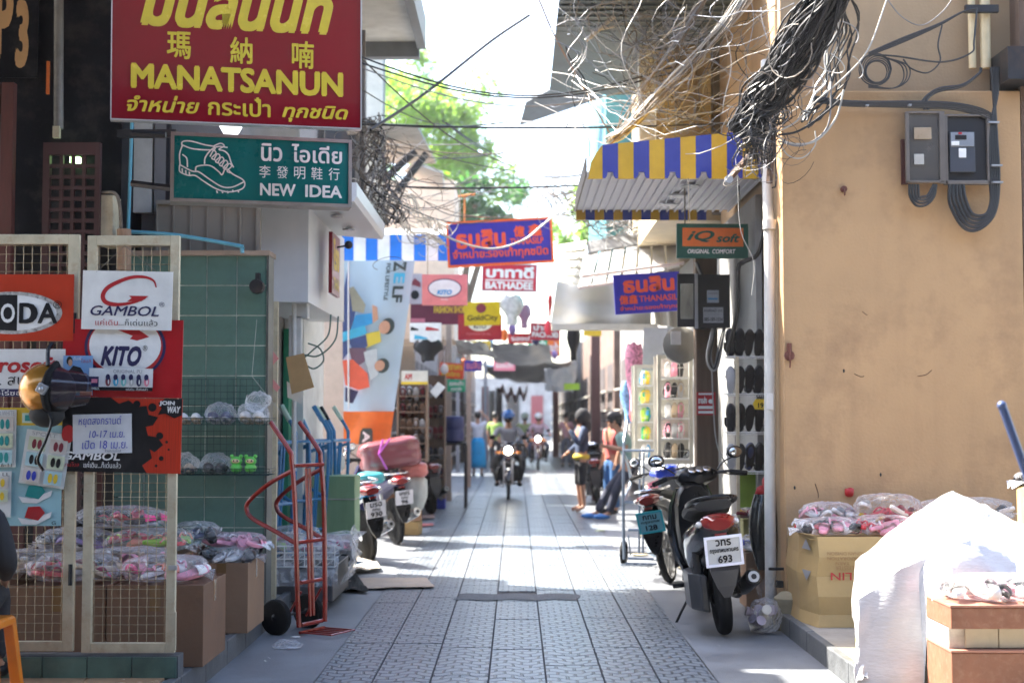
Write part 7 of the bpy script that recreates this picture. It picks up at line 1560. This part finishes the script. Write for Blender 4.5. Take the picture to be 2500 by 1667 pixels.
bundle('grey_cable_bundle', 'thinner pale bundle running beside the long twisted one', [(1760, -60, 11.3), (1640, 120, 11.5), (1540, 260, 11.9), (1500, 340, 12)], .05, 8, .005, [CABGR, CABBR], 3, .5)
bundle('tangled_wires', 'tangle of cut wires on the iron bracket over the striped canopy', [(1900, 250, 10.2), (1860, 320, 10.1), (1830, 350, 10.1), (1870, 400, 10.2)], .12, 34, .004, [CABLK, CABBR, CABLK], 4, 1.8, 50, [CABLK, CABBR, CABLK, CABGR])
bundle('tangled_wires', 'mess of pale curly cables under the teal sign right end', [(905, 300, 14), (915, 380, 13.8), (935, 470, 13.6), (955, 550, 13.6)], .18, 34, .006, [CABBR, CABGR, CABLK, CABBR], 5, 1.2, 60, [CABWH, CABGR, CABBR, CABLK])
bundle('tangled_wires', 'snarl of cables behind the blue striped awning', [(905, 470, 14.5), (960, 500, 15), (1030, 560, 15.6), (1090, 580, 16)], .17, 18, .007, [CABBR, CABGR, CABWH], 6, 1., 18, [CABWH, CABBR])
bundle('tangled_wires', 'white coiled wires in front of the slatted canopy', [(1380, 60, 12.5), (1450, 10, 12), (1530, 60, 12), (1640, 90, 12), (1720, 60, 11.6)], .2, 9, .005, [CABBL, CABGR], 7, 1.5, 26, [CABBL, CABGR])
bundle('tangled_wires', 'coils of wire hanging above the striped canopy', [(1560, 60, 12.2), (1570, 170, 12.2), (1640, 250, 12.4), (1700, 300, 12.4)], .16, 7, .005, [CABBL, CABBR], 8, 1.5, 20, [CABBL, CABGR, CABBR])
bundle('tangled_wires', 'far snarl of cables over the ribbed canopy right of the sky', [(1330, 470, 17), (1400, 500, 16.6), (1480, 530, 16.5), (1560, 545, 16)], .22, 24, .006, [CABGR, CABBR, CABLK], 9, 1.2, 50, [CABWH, CABGR, CABBR])
rw = random.Random(77)
webt = thing('cable_web', 'web of pale and dark cables across the upper right house fronts', 'cable bundle', W(1600, 150, 12))
for i in range(60):
    a = (rw.uniform(1300, 1620), rw.uniform(-20, 260), rw.uniform(11.6, 14)); c = (rw.uniform(1650, 1960), rw.uniform(-40, 320), rw.uniform(10.2, 11.4)); A, B = W(*a), W(*c); sg = rw.uniform(.05, .5); k = 12
    ph = rw.uniform(0, 6)
    MB().tube([A.lerp(B, j / k) + Vector((.02 * math.sin(j * 1.3 + ph), 0, -sg * math.sin(math.pi * j / k) + .02 * math.sin(j * 2.1 + ph))) for j in range(k + 1)], rw.uniform(.002, .0042), 4).build('cable', rw.choice([CABGR, CABBL, CABLK, CABBL, CABLK, CABWH]), webt, world=True, smooth=True)
for i in range(30):
    A = W(rw.uniform(1350, 1900), rw.uniform(-30, 120), rw.uniform(10.6, 12.5)); k = 10; ln = rw.uniform(.3, 1.0); ph = rw.uniform(0, 6); am = rw.uniform(.03, .12)
    MB().tube([A + Vector((am * math.sin(j * .6 + ph), 0, -ln * j / k)) for j in range(k + 1)], rw.uniform(.002, .005), 4).build('hanging_wire', rw.choice([CABGR, CABBL, CABLK, CABWH]), webt, world=True, smooth=True)
for i in range(26):
    A = W(rw.uniform(880, 1000), rw.uniform(300, 480), rw.uniform(13, 16)); B = W(rw.uniform(1050, 1300), rw.uniform(300, 560), rw.uniform(16, 18)); k = 12; sg = rw.uniform(.02, .3)
    MB().tube([A.lerp(B, j / k) - Vector((0, 0, sg * math.sin(math.pi * j / k))) for j in range(k + 1)], rw.uniform(.003, .006), 4).build('cable', rw.choice([CABGR, CABLK, CABBR, CABLK]), webt, world=True, smooth=True) if i % 2 else None
bundle('tangled_wires', 'bunch of black cables fanning on the orange wall edge', [(2050, -40, 9.9), (2060, 60, 10.2), (2040, 160, 10.3), (2010, 240, 10.3), (1960, 290, 10.2)], .10, 12, .008, [CABLK, CABLK, CABWH], 10, .6, 6, [CABWH, CABLK])
for i, (pts, m_, r_) in enumerate(((((2165, 0), (2120, 120), (2060, 190), (1990, 250), (1940, 300), (1880, 330)), CABWH, .006), (((2060, 220), (2040, 290), (1990, 345), (1930, 350), (1895, 330)), CABWH, .008), (((2030, 200), (2020, 310), (1960, 355), (1900, 345)), CABGR, .007), (((2160, -10), (2200, 40), (2250, 62), (2300, 30), (2330, -10)), CABGR, .004), (((1900, 330), (1950, 320), (2010, 280), (2050, 245)), CABLK, .009), (((1900, 345), (1925, 380), (1960, 385), (1990, 355), (1990, 320)), CABWH, .005), (((1895, 180), (1890, 300), (1895, 440), (1885, 460)), CABLK, .006), (((1845, 340), (1835, 410), (1860, 440)), CABGR, .004), (((1680, 435), (1684, 540)), CABBR, .003), (((1800, 430), (1808, 560), (1840, 640), (1835, 720)), CABWH, .0022))):
    tag(MB().tube(spline([W(x, y, 10.1) for x, y in pts], 7), r_, 5).build('loose_cable', m_, smooth=True), ['pale cable sweeping down from the top right', 'thick cream cable looping below the black bundle', 'grey cable looping below the black bundle', 'thin grey cord hanging in a curve on the ochre wall', 'black cable running to the wall cables', 'small cream loop of wire left of the wall', 'black cable hanging down beside the downpipe', 'thin wire dangling over the yellow stripe', 'thin thread hanging under the striped canopy', 'pale wire dangling beside the dark green sign'][i], 'cable')
t = thing('iron_bracket', 'rusty iron bracket arms below the cable tangle', 'bracket', W(1880, 440, 10.3))
RI = mat('rusty_angle_iron', (.10, .055, .035), .7, .3, var=.4, vs=20)
for a, c in (((1778, 440), (1888, 312)), ((1878, 448), (1888, 300))): MB().tube([W(*a, 10.25), W(*c, 10.25)], .024, 4).build('arm', RI, t, world=True)
MB().lathe([(.03, -.02), (.03, .02)], 10, Matrix.Translation(W(1779, 438, 10.2)) @ Matrix.Rotation(R(90), 4, 'X')).build('bolt', STEEL, t, world=True)
b = bundle('post_cables', 'grey cables tied to the timber post in a loop', [(1700, 640, 12.4), (1745, 760, 12.3), (1730, 870, 12.3), (1745, 900, 12.3), (1760, 840, 12.3), (1775, 760, 12.3)], .02, 5, .007, [CABWH, CABLK, CABGR], 11, .5)
cable('black_drop_cable', 'black cable bending down from the corner behind the green sign', [(1868, 560, 11), (1850, 620, 11.1), (1815, 640, 11.2), (1802, 660, 11.2), (1800, 760, 11.2), (1775, 860, 11.3)], .018, CABLK)
cable('thin_post_string', 'thin pale string hanging down the timber post', [(1738, 900, 12.2), (1742, 1000, 12.2), (1752, 1090, 12.2), (1790, 1160, 12.1)], .006, CABWH)
# big insulated clamps
tag(MB().tube([W(1430, 100, 12.3), W(1500, 40, 12.2)], .02, 8).tube([W(1445, 75, 12.3), W(1500, 65, 12.2)], .014, 8).build('cable_clamp', CABWH, smooth=True), 'white cable clamps hanging on the wires at the upper centre', 'clamp')

# ============================================================ PEOPLE
def skin(joints, edges, root, lvl=1):
    me = bpy.data.meshes.new('sk'); ks = list(joints); me.from_pydata([joints[k][0] for k in ks], [(ks.index(a), ks.index(b_)) for a, b_ in edges], [])
    o = bpy.data.objects.new('sk', me); link(o)
    sm = o.modifiers.new('s', 'SKIN'); sm.use_smooth_shade = True
    ss = o.modifiers.new('u', 'SUBSURF'); ss.levels = lvl; ss.render_levels = lvl
    sv = me.skin_vertices[0].data
    for i, k in enumerate(ks):
        r_ = joints[k][1]; sv[i].radius = r_ if isinstance(r_, tuple) else (r_, r_); sv[i].use_root = (k == root)
    bpy.context.view_layer.update()
    out = bpy.data.meshes.new_from_object(o.evaluated_get(bpy.context.evaluated_depsgraph_get()))
    bpy.data.objects.remove(o); return out
def person(lb, loc, rz, pose=None, top=None, tc=None, bottom=None, bc=None, shoes=None, hair=HAIR, hat=None, hatm=None, sleeve=.5, skirt=False, extra=None, grp=None, sc=1., yellow=None):
    J = dict(pelvis=(0, 0, .93), waist=(0, 0, 1.06), chest=(0, .0, 1.24), neck=(0, .005, 1.41), head=(0, -.01, 1.50), crown=(0, 0, 1.60))
    for s_, n_ in ((1, 'L'), (-1, 'R')):
        J.update({'sh' + n_: (s_ * .17, 0, 1.36), 'el' + n_: (s_ * .22, .02, 1.10), 'wr' + n_: (s_ * .21, -.06, .88), 'hip' + n_: (s_ * .09, 0, .90), 'kn' + n_: (s_ * .10, -.02, .49), 'an' + n_: (s_ * .10, .02, .09), 'toe' + n_: (s_ * .115, -.14, .035)})
    if pose: J.update(pose)
    J = {k: Vector(v) * sc for k, v in J.items()}
    t = thing('person', lb, 'person', loc, rz, grp)
    B = {}; E = []
    def j(k, r_): B[k] = (J[k], r_)
    j('pelvis', (.12, .095)); j('waist', (.11, .085)); j('chest', (.135, .095)); j('neck', .05); j('head', (.062, .07)); j('crown', (.055, .065))
    E += [('pelvis', 'waist'), ('waist', 'chest'), ('chest', 'neck'), ('neck', 'head'), ('head', 'crown')]
    for n_ in 'LR':
        j('sh' + n_, .05); j('el' + n_, .036); j('wr' + n_, .024); j('hip' + n_, .082); j('kn' + n_, .052); j('an' + n_, .034); j('toe' + n_, (.035, .02))
        E += [('chest', 'sh' + n_), ('sh' + n_, 'el' + n_), ('el' + n_, 'wr' + n_), ('pelvis', 'hip' + n_), ('hip' + n_, 'kn' + n_), ('kn' + n_, 'an' + n_), ('an' + n_, 'toe' + n_)]
        d = (J['wr' + n_] - J['el' + n_]).normalized(); X = d.cross(Vector((0, 1, .2))).normalized(); side = 1 if n_ == 'L' else -1
        palm = J['wr' + n_] + d * .07; B['palm' + n_] = (palm, (.032, .018)); E.append(('wr' + n_, 'palm' + n_))
        for f_ in range(5):
            if f_ == 4: a = J['wr' + n_] + d * .05 + X * .03; c = a + X * .025 + d * .03; pr_ = 'wr' + n_
            else: a = palm + X * (.021 - .014 * f_) + d * .045; c = a + d * (.028 if f_ in (1, 2) else .022) + Vector((0, -.012, -.006)); pr_ = 'palm' + n_
            B['f%d%s' % (f_, n_)] = (a, .0085); B['g%d%s' % (f_, n_)] = (c, .0075); E += [(pr_, 'f%d%s' % (f_, n_)), ('f%d%s' % (f_, n_), 'g%d%s' % (f_, n_))]
    me = skin(B, E, 'pelvis'); me.materials.clear(); me.materials.append(SKIN); o = bpy.data.objects.new('body', me); link(o); o.parent = t
    hd = J['head']; hc_ = (J['head'] + J['crown']) / 2; fw = Vector(pose.get('face', (0, -1, 0)) if pose else (0, -1, 0)).normalized(); rt = fw.cross(Vector((0, 0, 1))).normalized()
    # face details
    b = MB(); b.ball(hc_ + fw * .078 + Vector((0, 0, -.03)), (.012, .014, .02), 8, 6)
    for s_ in (-1, 1): b.ball(hc_ + rt * s_ * .074 + Vector((0, 0, -.02)), (.012, .018, .028), 8, 6)
    b.build('nose_and_ears', SKIN, t, smooth=2)
    b = MB()
    for s_ in (-1, 1): b.ball(hc_ + fw * .070 + rt * s_ * .03 + Vector((0, 0, -.005)), (.010, .006, .006), 8, 5)
    b.ball(hc_ + fw * .068 + Vector((0, 0, -.068)), (.022, .006, .006), 8, 5); b.build('eyes_and_mouth', mat('dark_features', (.09, .03, .025), .5), t, smooth=2)
    if hat == 'helmet':
        b = MB().ball(hc_ + Vector((0, 0, .045)), (.125, .14, .115), 20, 12, f=lambda d: 1 if d.z > -.25 else .86); b.build('helmet', hatm, t, smooth=2)
        b = MB().ball(hc_ + Vector((0, .02, .03)), (.105, .12, .14), 18, 10); b.build('helmet_padding', BLACKPL, t, smooth=2)
        MB().grid(lambda u, v: hc_ + Vector((.13 * math.sin(R(-70 + 140 * u)), fw.y * .15 * math.cos(R(-70 + 140 * u)), .06 - .04 * v)), 12, 2).build('peak', hatm, t, smooth=2)
    elif hat == 'hood':
        b = MB().ball(hc_ + Vector((0, 0, .02)) - fw * .03, (.115, .125, .14), 20, 12).ball(hc_ - fw * .07 + Vector((0, 0, -.13)), (.10, .09, .15), 16, 10); b.build('hood', hatm, t, smooth=2)
    else:
        b = MB().ball(hc_ + Vector((0, 0, .035)) - fw * .018, (.088, .10, .10), 20, 12, f=lambda d: 1 + .06 * noise.noise(d * 5)); 
        if hat == 'long': b.ball(hc_ - fw * .06 + Vector((0, 0, -.06)), (.08, .06, .13), 16, 10)
        b.build('hair', hair, t, smooth=2)
        if hat == 'cap': MB().ball(hc_ + Vector((0, 0, .05)) - fw * .01, (.10, .115, .085), 18, 10, f=lambda d: 1 if d.z > -.1 else .8).ball(hc_ + fw * .12 + Vector((0, 0, .035)), (.075, .08, .012), 14, 6).ball(hc_ - fw * .09 + Vector((0, 0, -.04)), (.075, .035, .09), 12, 8).build('cap', hatm, t, smooth=2)
    if tc:
        T = {'a': (J['pelvis'] + Vector((0, 0, -.03)), (.16, .13)), 'b': (J['waist'], (.14, .105)), 'c': (J['chest'], (.16, .115)), 'd': (J['neck'] + Vector((0, 0, -.045)), (.07, .07))}; e = [('a', 'b'), ('b', 'c'), ('c', 'd')]
        for n_ in 'LR':
            k = J['sh' + n_].lerp(J['el' + n_], min(1, sleeve * 2) * .8 if sleeve < .6 else 1.0); T['s' + n_] = (J['sh' + n_], .066); T['e' + n_] = (k, .06); e += [('c', 's' + n_), ('s' + n_, 'e' + n_)]
            if sleeve >= .9: T['w' + n_] = (J['wr' + n_], .036); e.append(('e' + n_, 'w' + n_))
        m_ = skin(T, e, 'b'); m_.materials.clear(); m_.materials.append(tc); o = bpy.data.objects.new(top or 'shirt', m_); link(o); o.parent = t
    if yellow:
        b = MB().ball(J['pelvis'] + Vector((0, 0, -.02)), (.165, .135, .07), 20, 8); b.build('shirt_hem', yellow, t, smooth=2)
    if bc and skirt:
        p_ = J['pelvis']; b = MB(); b.loft([[Vector((p_.x + w_ * math.cos(a) * (1 + .05 * math.sin(a * 7)), p_.y + w_ * .8 * math.sin(a), z)) for a in [2 * math.pi * i / 28 for i in range(28)]] for z, w_ in ((1.0, .13), (.85, .18), (.6, .2), (.35, .215), (.22, .21))]); b.build('skirt', bc, t, smooth=2)
    elif bc:
        T = {'a': (J['pelvis'] + Vector((0, 0, .03)), (.13, .105)), 'p': (J['pelvis'] + Vector((0, 0, -.04)), (.135, .115))}; e = [('a', 'p')]
        for n_ in 'LR':
            T['h' + n_] = (J['hip' + n_] + Vector((0, 0, -.04)), .098); T['k' + n_] = (J['kn' + n_], .075); e += [('p', 'h' + n_), ('h' + n_, 'k' + n_)]
            T['m' + n_] = (J['kn' + n_].lerp(J['an' + n_], .12 if bottom == 'shorts' else .5), .07); e.append(('k' + n_, 'm' + n_))
            if bottom != 'shorts': T['n' + n_] = (J['an' + n_] + Vector((0, 0, .01)), .062); e.append(('m' + n_, 'n' + n_))
        m_ = skin(T, e, 'p'); m_.materials.clear(); m_.materials.append(bc); o = bpy.data.objects.new(bottom or 'trousers', m_); link(o); o.parent = t
    if shoes:
        for n_ in 'LR':
            a, c = J['an' + n_], J['toe' + n_]; d = (c - a); d.z = 0; d.normalize(); mid = (a + c) / 2; mid.z = min(a.z, c.z) + .01
            b = MB(); q = d.to_track_quat('X', 'Z').to_euler(); b.ball(mid + d * .02, (.135, .05, .042), 16, 8, rot=q); b.v = [Vector((p.x, p.y, max(p.z, min(a.z, c.z) - .03))) for p in b.v]; b.build('shoe', shoes, t, smooth=2)
    return t
CL = lambda n, c: mat(n, c, .85, var=.12, vs=10, bump=.3, bs=40)
BLK = CL('black_cloth', (.02, .02, .024)); NAV = CL('navy_cloth', (.03, .05, .10))
# hooded woman, right, facing left
Yp = 22.9
person('woman in black hood, navy vest, yellow hem and black shorts on right', (ux(1416, Yp), Yp, 0), R(-75), dict(elL=(.25, -.12, 1.12), wrL=(.12, -.24, 1.36), elR=(-.24, .02, 1.10), wrR=(-.2, -.16, .98)), 'vest', NAV, 'shorts', BLK, hat='hood', hatm=BLK, sleeve=.9, yellow=CL('yellow_cloth', (.6, .47, .05)), sc=.97)
Yp = 21.2
person('man in teal shirt and black cap leaning back looking at his phone', (ux(1500, Yp) , Yp, 0), R(-90), dict(pelvis=(0, .22, .84), waist=(0, .20, .98), chest=(0, .10, 1.16), neck=(0, .03, 1.33), head=(0, -.03, 1.41), crown=(0, -.02, 1.51), shL=(.17, .08, 1.28), shR=(-.17, .08, 1.28), elL=(.2, .14, 1.03), elR=(-.2, .14, 1.03), wrL=(.09, -.1, 1.08), wrR=(-.09, -.1, 1.06), hipL=(.09, .2, .82), hipR=(-.09, .2, .82), knL=(.1, .0, .46), knR=(-.1, -.1, .44), anL=(.1, -.12, .09), anR=(-.1, -.28, .09), toeL=(.1, -.3, .04), toeR=(-.1, -.46, .04), face=(0, -1, -.3)), 'shirt', CL('teal_grey_cloth', (.26, .42, .40)), 'trousers', CL('charcoal_cloth', (.03, .035, .06)), shoes=BLUEP if False else mat('bright_blue_shoe', (.04, .2, .55), .4), hat='cap', hatm=BLK, sleeve=.5)
person('person in blue jeans and red top standing behind the leaning man', (ux(1490, 22.4), 22.4, 0), R(-60), None, 'top', CL('dull_red_cloth', (.4, .08, .07)), 'trousers', CL('denim_blue', (.04, .12, .28)), shoes=BLACKP, sleeve=.5, sc=.95)
def rider_pose(h=0): return dict(pelvis=(0, .28, .86), waist=(0, .24, 1.0), chest=(0, .17, 1.18), neck=(0, .12, 1.37), head=(0, .08, 1.46), crown=(0, .09, 1.56), shL=(.18, .15, 1.31), shR=(-.18, .15, 1.31), elL=(.30, .0, 1.1), elR=(-.30, .0, 1.1), wrL=(.33, -.22, 1.02), wrR=(-.33, -.22, 1.02), hipL=(.10, .25, .84), hipR=(-.10, .25, .84), knL=(.27, -.12, .70), knR=(-.27, -.12, .70), anL=(.2, .05, .30), anR=(-.2, .05, .30), toeL=(.22, -.12, .25), toeR=(-.22, -.12, .25))
MBK = mat('dark_bike_paint', (.03, .025, .035), .2, coat=.6)
Yp = 27.0
bike('dark motorcycle with lit round headlight ridden towards the viewer', (ux(1241, 26.4), Yp, 0), R(-90), MBK, MBK, 'naked', None, lean=0, steer=0, light=True, grp='motorcycles being ridden up the lane', name='ridden_motorcycle')
person('rider in blue helmet and grey shirt on the lit motorcycle', (ux(1241, 26.4), Yp - .05, 0), 0, rider_pose(), 'shirt', CL('grey_shirt_cloth', (.33, .34, .38)), 'trousers', BLK, shoes=BLACKP, hat='helmet', hatm=mat('blue_helmet', (.02, .15, .5), .15, coat=.8), sleeve=.5)
Yp = 42
bike('second motorcycle with lit headlight further down the lane', (ux(1312, Yp), Yp, 0), R(-90), MARPAINT, MARPAINT, 'underbone', None, lean=0, steer=0, light=True, grp='motorcycles being ridden up the lane', name='ridden_motorcycle')
person('rider in white helmet and bright clothes on the second motorcycle', (ux(1314, Yp), Yp, 0), 0, rider_pose(), 'shirt', CL('bright_mixed_cloth', (.5, .35, .4)), 'trousers', NAV, shoes=BLACKP, hat='helmet', hatm=WHITE, sleeve=.9)
person('rider in pale helmet just left of the second motorcycle', (ux(1281, 44), 44, 0), 0, rider_pose(), 'shirt', CL('lime_grey_cloth', (.4, .5, .2)), 'trousers', NAV, shoes=BLACKP, hat='helmet', hatm=mat('pale_green_helmet', (.5, .65, .55), .2), sleeve=.9)
bike('third motorcycle far down the lane behind the others', (ux(1281, 44), 44.1, 0), R(-90), BLKPAINT, BLKPAINT, 'underbone', None, lean=0, steer=0, light=False, grp='motorcycles being ridden up the lane', name='ridden_motorcycle')
Yp = 37
person('woman in white top and long bright blue skirt walking away', (ux(1168, Yp), Yp, 0), R(180), dict(elR=(-.3, -.05, 1.45), wrR=(-.12, -.08, 1.62)), 'blouse', CL('white_cloth', (.62, .62, .66)), 'skirt', CL('bright_blue_cloth', (.01, .28, .55)), shoes=BLACKP, skirt=True, sleeve=.3)
person('man in lime green shirt beyond the rider', (ux(1210, 39), 39, 0), R(160), None, 'shirt', CL('lime_cloth', (.3, .45, .1)), 'trousers', BLK, shoes=BLACKP, sleeve=.5)
person('pedestrian in pink and black coming up the right side of lane', (ux(1380, 44), 44, 0), 0, None, 'shirt', CL('pink_cloth', (.6, .3, .3)), 'trousers', CL('grey_trouser', (.15, .15, .18)), shoes=BLACKP, sleeve=.5)
# seated person at the left edge on an orange stool
st = thing('orange_stool', 'orange plastic stool at the left edge', 'stool', (-2.66, 7.05, .142))
OR = mat('orange_stool_plastic', (.72, .20, .01), .35, coat=.3)
MB().loft([[Vector((x * s_, y * s_, z)) for x, y in ((-1, -1), (1, -1), (1, 1), (-1, 1))] for s_, z in ((.155, .33), (.15, .36), (.14, .375))]).build('seat', OR, st, bev=.012)
for sx in (-1, 1):
    for sy in (-1, 1): MB().loft([[Vector((sx * a + x, sy * a + y, z)) for x, y in ((-.026, -.026), (.026, -.026), (.026, .026), (-.026, .026))] for a, z in ((.16, 0), (.125, .34))]).build('leg', OR, st, bev=.005)
person('seated person in a black jacket cut off by the left edge', (-2.77, 7.05, .142), R(180), dict(pelvis=(0, 0, .46), waist=(0, .02, .60), chest=(0, -.03, .78), neck=(0, -.07, .96), head=(0, -.12, 1.04), crown=(0, -.12, 1.14), shL=(.18, -.04, .90), shR=(-.18, -.04, .90), elL=(.25, -.04, .64), elR=(-.25, -.04, .64), wrL=(.16, -.26, .55), wrR=(-.16, -.26, .55), hipL=(.08, -.03, .44), hipR=(-.08, -.03, .44), knL=(.07, -.42, .46), knR=(-.07, -.42, .46), anL=(.07, -.40, .09), anR=(-.07, -.40, .09), toeL=(.07, -.55, .04), toeR=(-.07, -.55, .04)), 'jacket', BLK, 'trousers', BLK, shoes=BLACKP, sleeve=.9)

# ============================================================ clutter
r_ = random.Random(12)
print('x') if 0 else None
for i, (px, py, Y, w_, h_, c_) in enumerate(((1240, 838, 23, .5, .16, REDP), (1150, 860, 25, .35, .2, YELP), (1290, 850, 26, .35, .18, GREENP), (1205, 905, 33, .5, .25, PINKP), (1330, 870, 28, .3, .35, ORP), (1010, 860, 20.5, .35, .2, GREYP), (1395, 745, 21, .35, .25, TEALP), (1425, 820, 20, .25, .35, YELP))):
    p = W(px, py, Y); s = Sign('hanging_sign', ['small red sign under the grey tarpaulin', 'little yellow sign left of the tarpaulin', 'little green sign under the tarpaulin', 'pink sign far down the lane', 'narrow orange sign deep on the right', 'grey sign beside the brown shoe rack', 'teal sign behind the canvas beam', 'narrow yellow sign right of the dark trousers'][i], 'sign', p, p + Vector((w_, 0, 0)), h_, .02, c_)
    s.text('รองเท้า', .1, .2, .9, .75, WHITE, .03)
for i in range(14):
    px = 1060 + r_.random() * 330; Y = r_.uniform(19, 34); c_ = r_.choice([PK3, NF, BF, BE, WF, GREENP, ORP, SHB, PUR]); z = r_.uniform(1.9, 2.9)
    if 1180 < px < 1330: z = r_.uniform(2.7, 3.2)
    x = W(px, 0, Y).x; h_ = r_.uniform(.12, .24)
    b = MB().ball((x, Y, z), (.06, .05, h_ / 2), 12, 8, f=lambda d: 1 + .3 * noise.noise(d * 3 + Vector((i * 3.1, 0, 0)))).tube([(x, Y, z + h_ / 2), (x, Y, z + h_ / 2 + .2)], .004, 4)
    tag(b.build('hanging_bag', c_, smooth=2), 'small %s bag hanging under the %s awnings' % (c_.name.replace('_', ' ').replace(' foam', '').replace(' print', '').replace(' sole', ''), 'far' if Y > 26 else 'left' if px < 1180 else 'right'), 'bag', 'small bags hanging from the far awnings')
for i, (px, Y, h_) in enumerate(((975, 18.6, .45), (1000, 18.3, .6), (1080, 26, .6), (1425, 30, .7))):
    x = W(px, 0, Y).x; t = thing('stacked_cartons', ['low stack of cartons behind the loaded motorcycle', 'taller stack of cartons by the brown shoe rack', 'cartons under the grey barrel stand end', 'far cartons on the right past the scooter'][i], 'boxes', (x, Y, 0)); z = 0
    while z < h_: d = r_.uniform(.14, .22); MB().box((x + r_.uniform(-.03, .03), Y + .2, z + d / 2), (.3, .3, d - .006), rz=r_.uniform(-.15, .15)).build('carton', r_.choice([CARD, CARD2, YC]), t, world=True, bev=.004); z += d
for i in range(9):
    q = gp(r_.choice([r_.uniform(480, 720), r_.uniform(1300, 1760)]), r_.uniform(1480, 1640))
    tag(MB().grid(lambda u, v: Vector((q[0] + .02 * u, q[1] + .012 * v, .008 + .006 * math.sin(u * 3 + i))), 3, 2).build('litter_scrap', r_.choice([WHITE, CARD2, GREYP])), 'tiny scrap of litter on the foreground paving', 'litter', 'tiny litter scraps on the paving')
for i, (a, c) in enumerate((((2085, 912), (2110, 918)), ((2240, 918), (2275, 903)), ((2105, 760), (2118, 768)), ((1990, 1180), (1998, 1215)))):
    MB().tube(spline([W(*a, WY - .002), W((a[0] + c[0]) / 2 + 3, (a[1] + c[1]) / 2 + 4, WY - .002), W(*c, WY - .002)], 4), .003, 4).build('plaster_scratch', mat('scratch_brown', (.15, .08, .045), .8), ob, world=True)
# ============================================================ thin haze in the air down the lane
hz = MB().bb(-70, 70, -13, 130, -1.5, 16); hm = bpy.data.materials.new('haze_air'); hm.use_nodes = True; ht = hm.node_tree
ht.nodes.remove(ht.nodes['Principled BSDF']); pv = ht.nodes.new('ShaderNodeVolumePrincipled'); pv.inputs['Density'].default_value = .0006; pv.inputs['Color'].default_value = (.97, .97, 1, 1); pv.inputs['Anisotropy'].default_value = .3
ht.links.new(pv.outputs[0], ht.nodes['Material Output'].inputs['Volume'])
ho = hz.build('haze', hm); ho['kind'] = 'stuff'
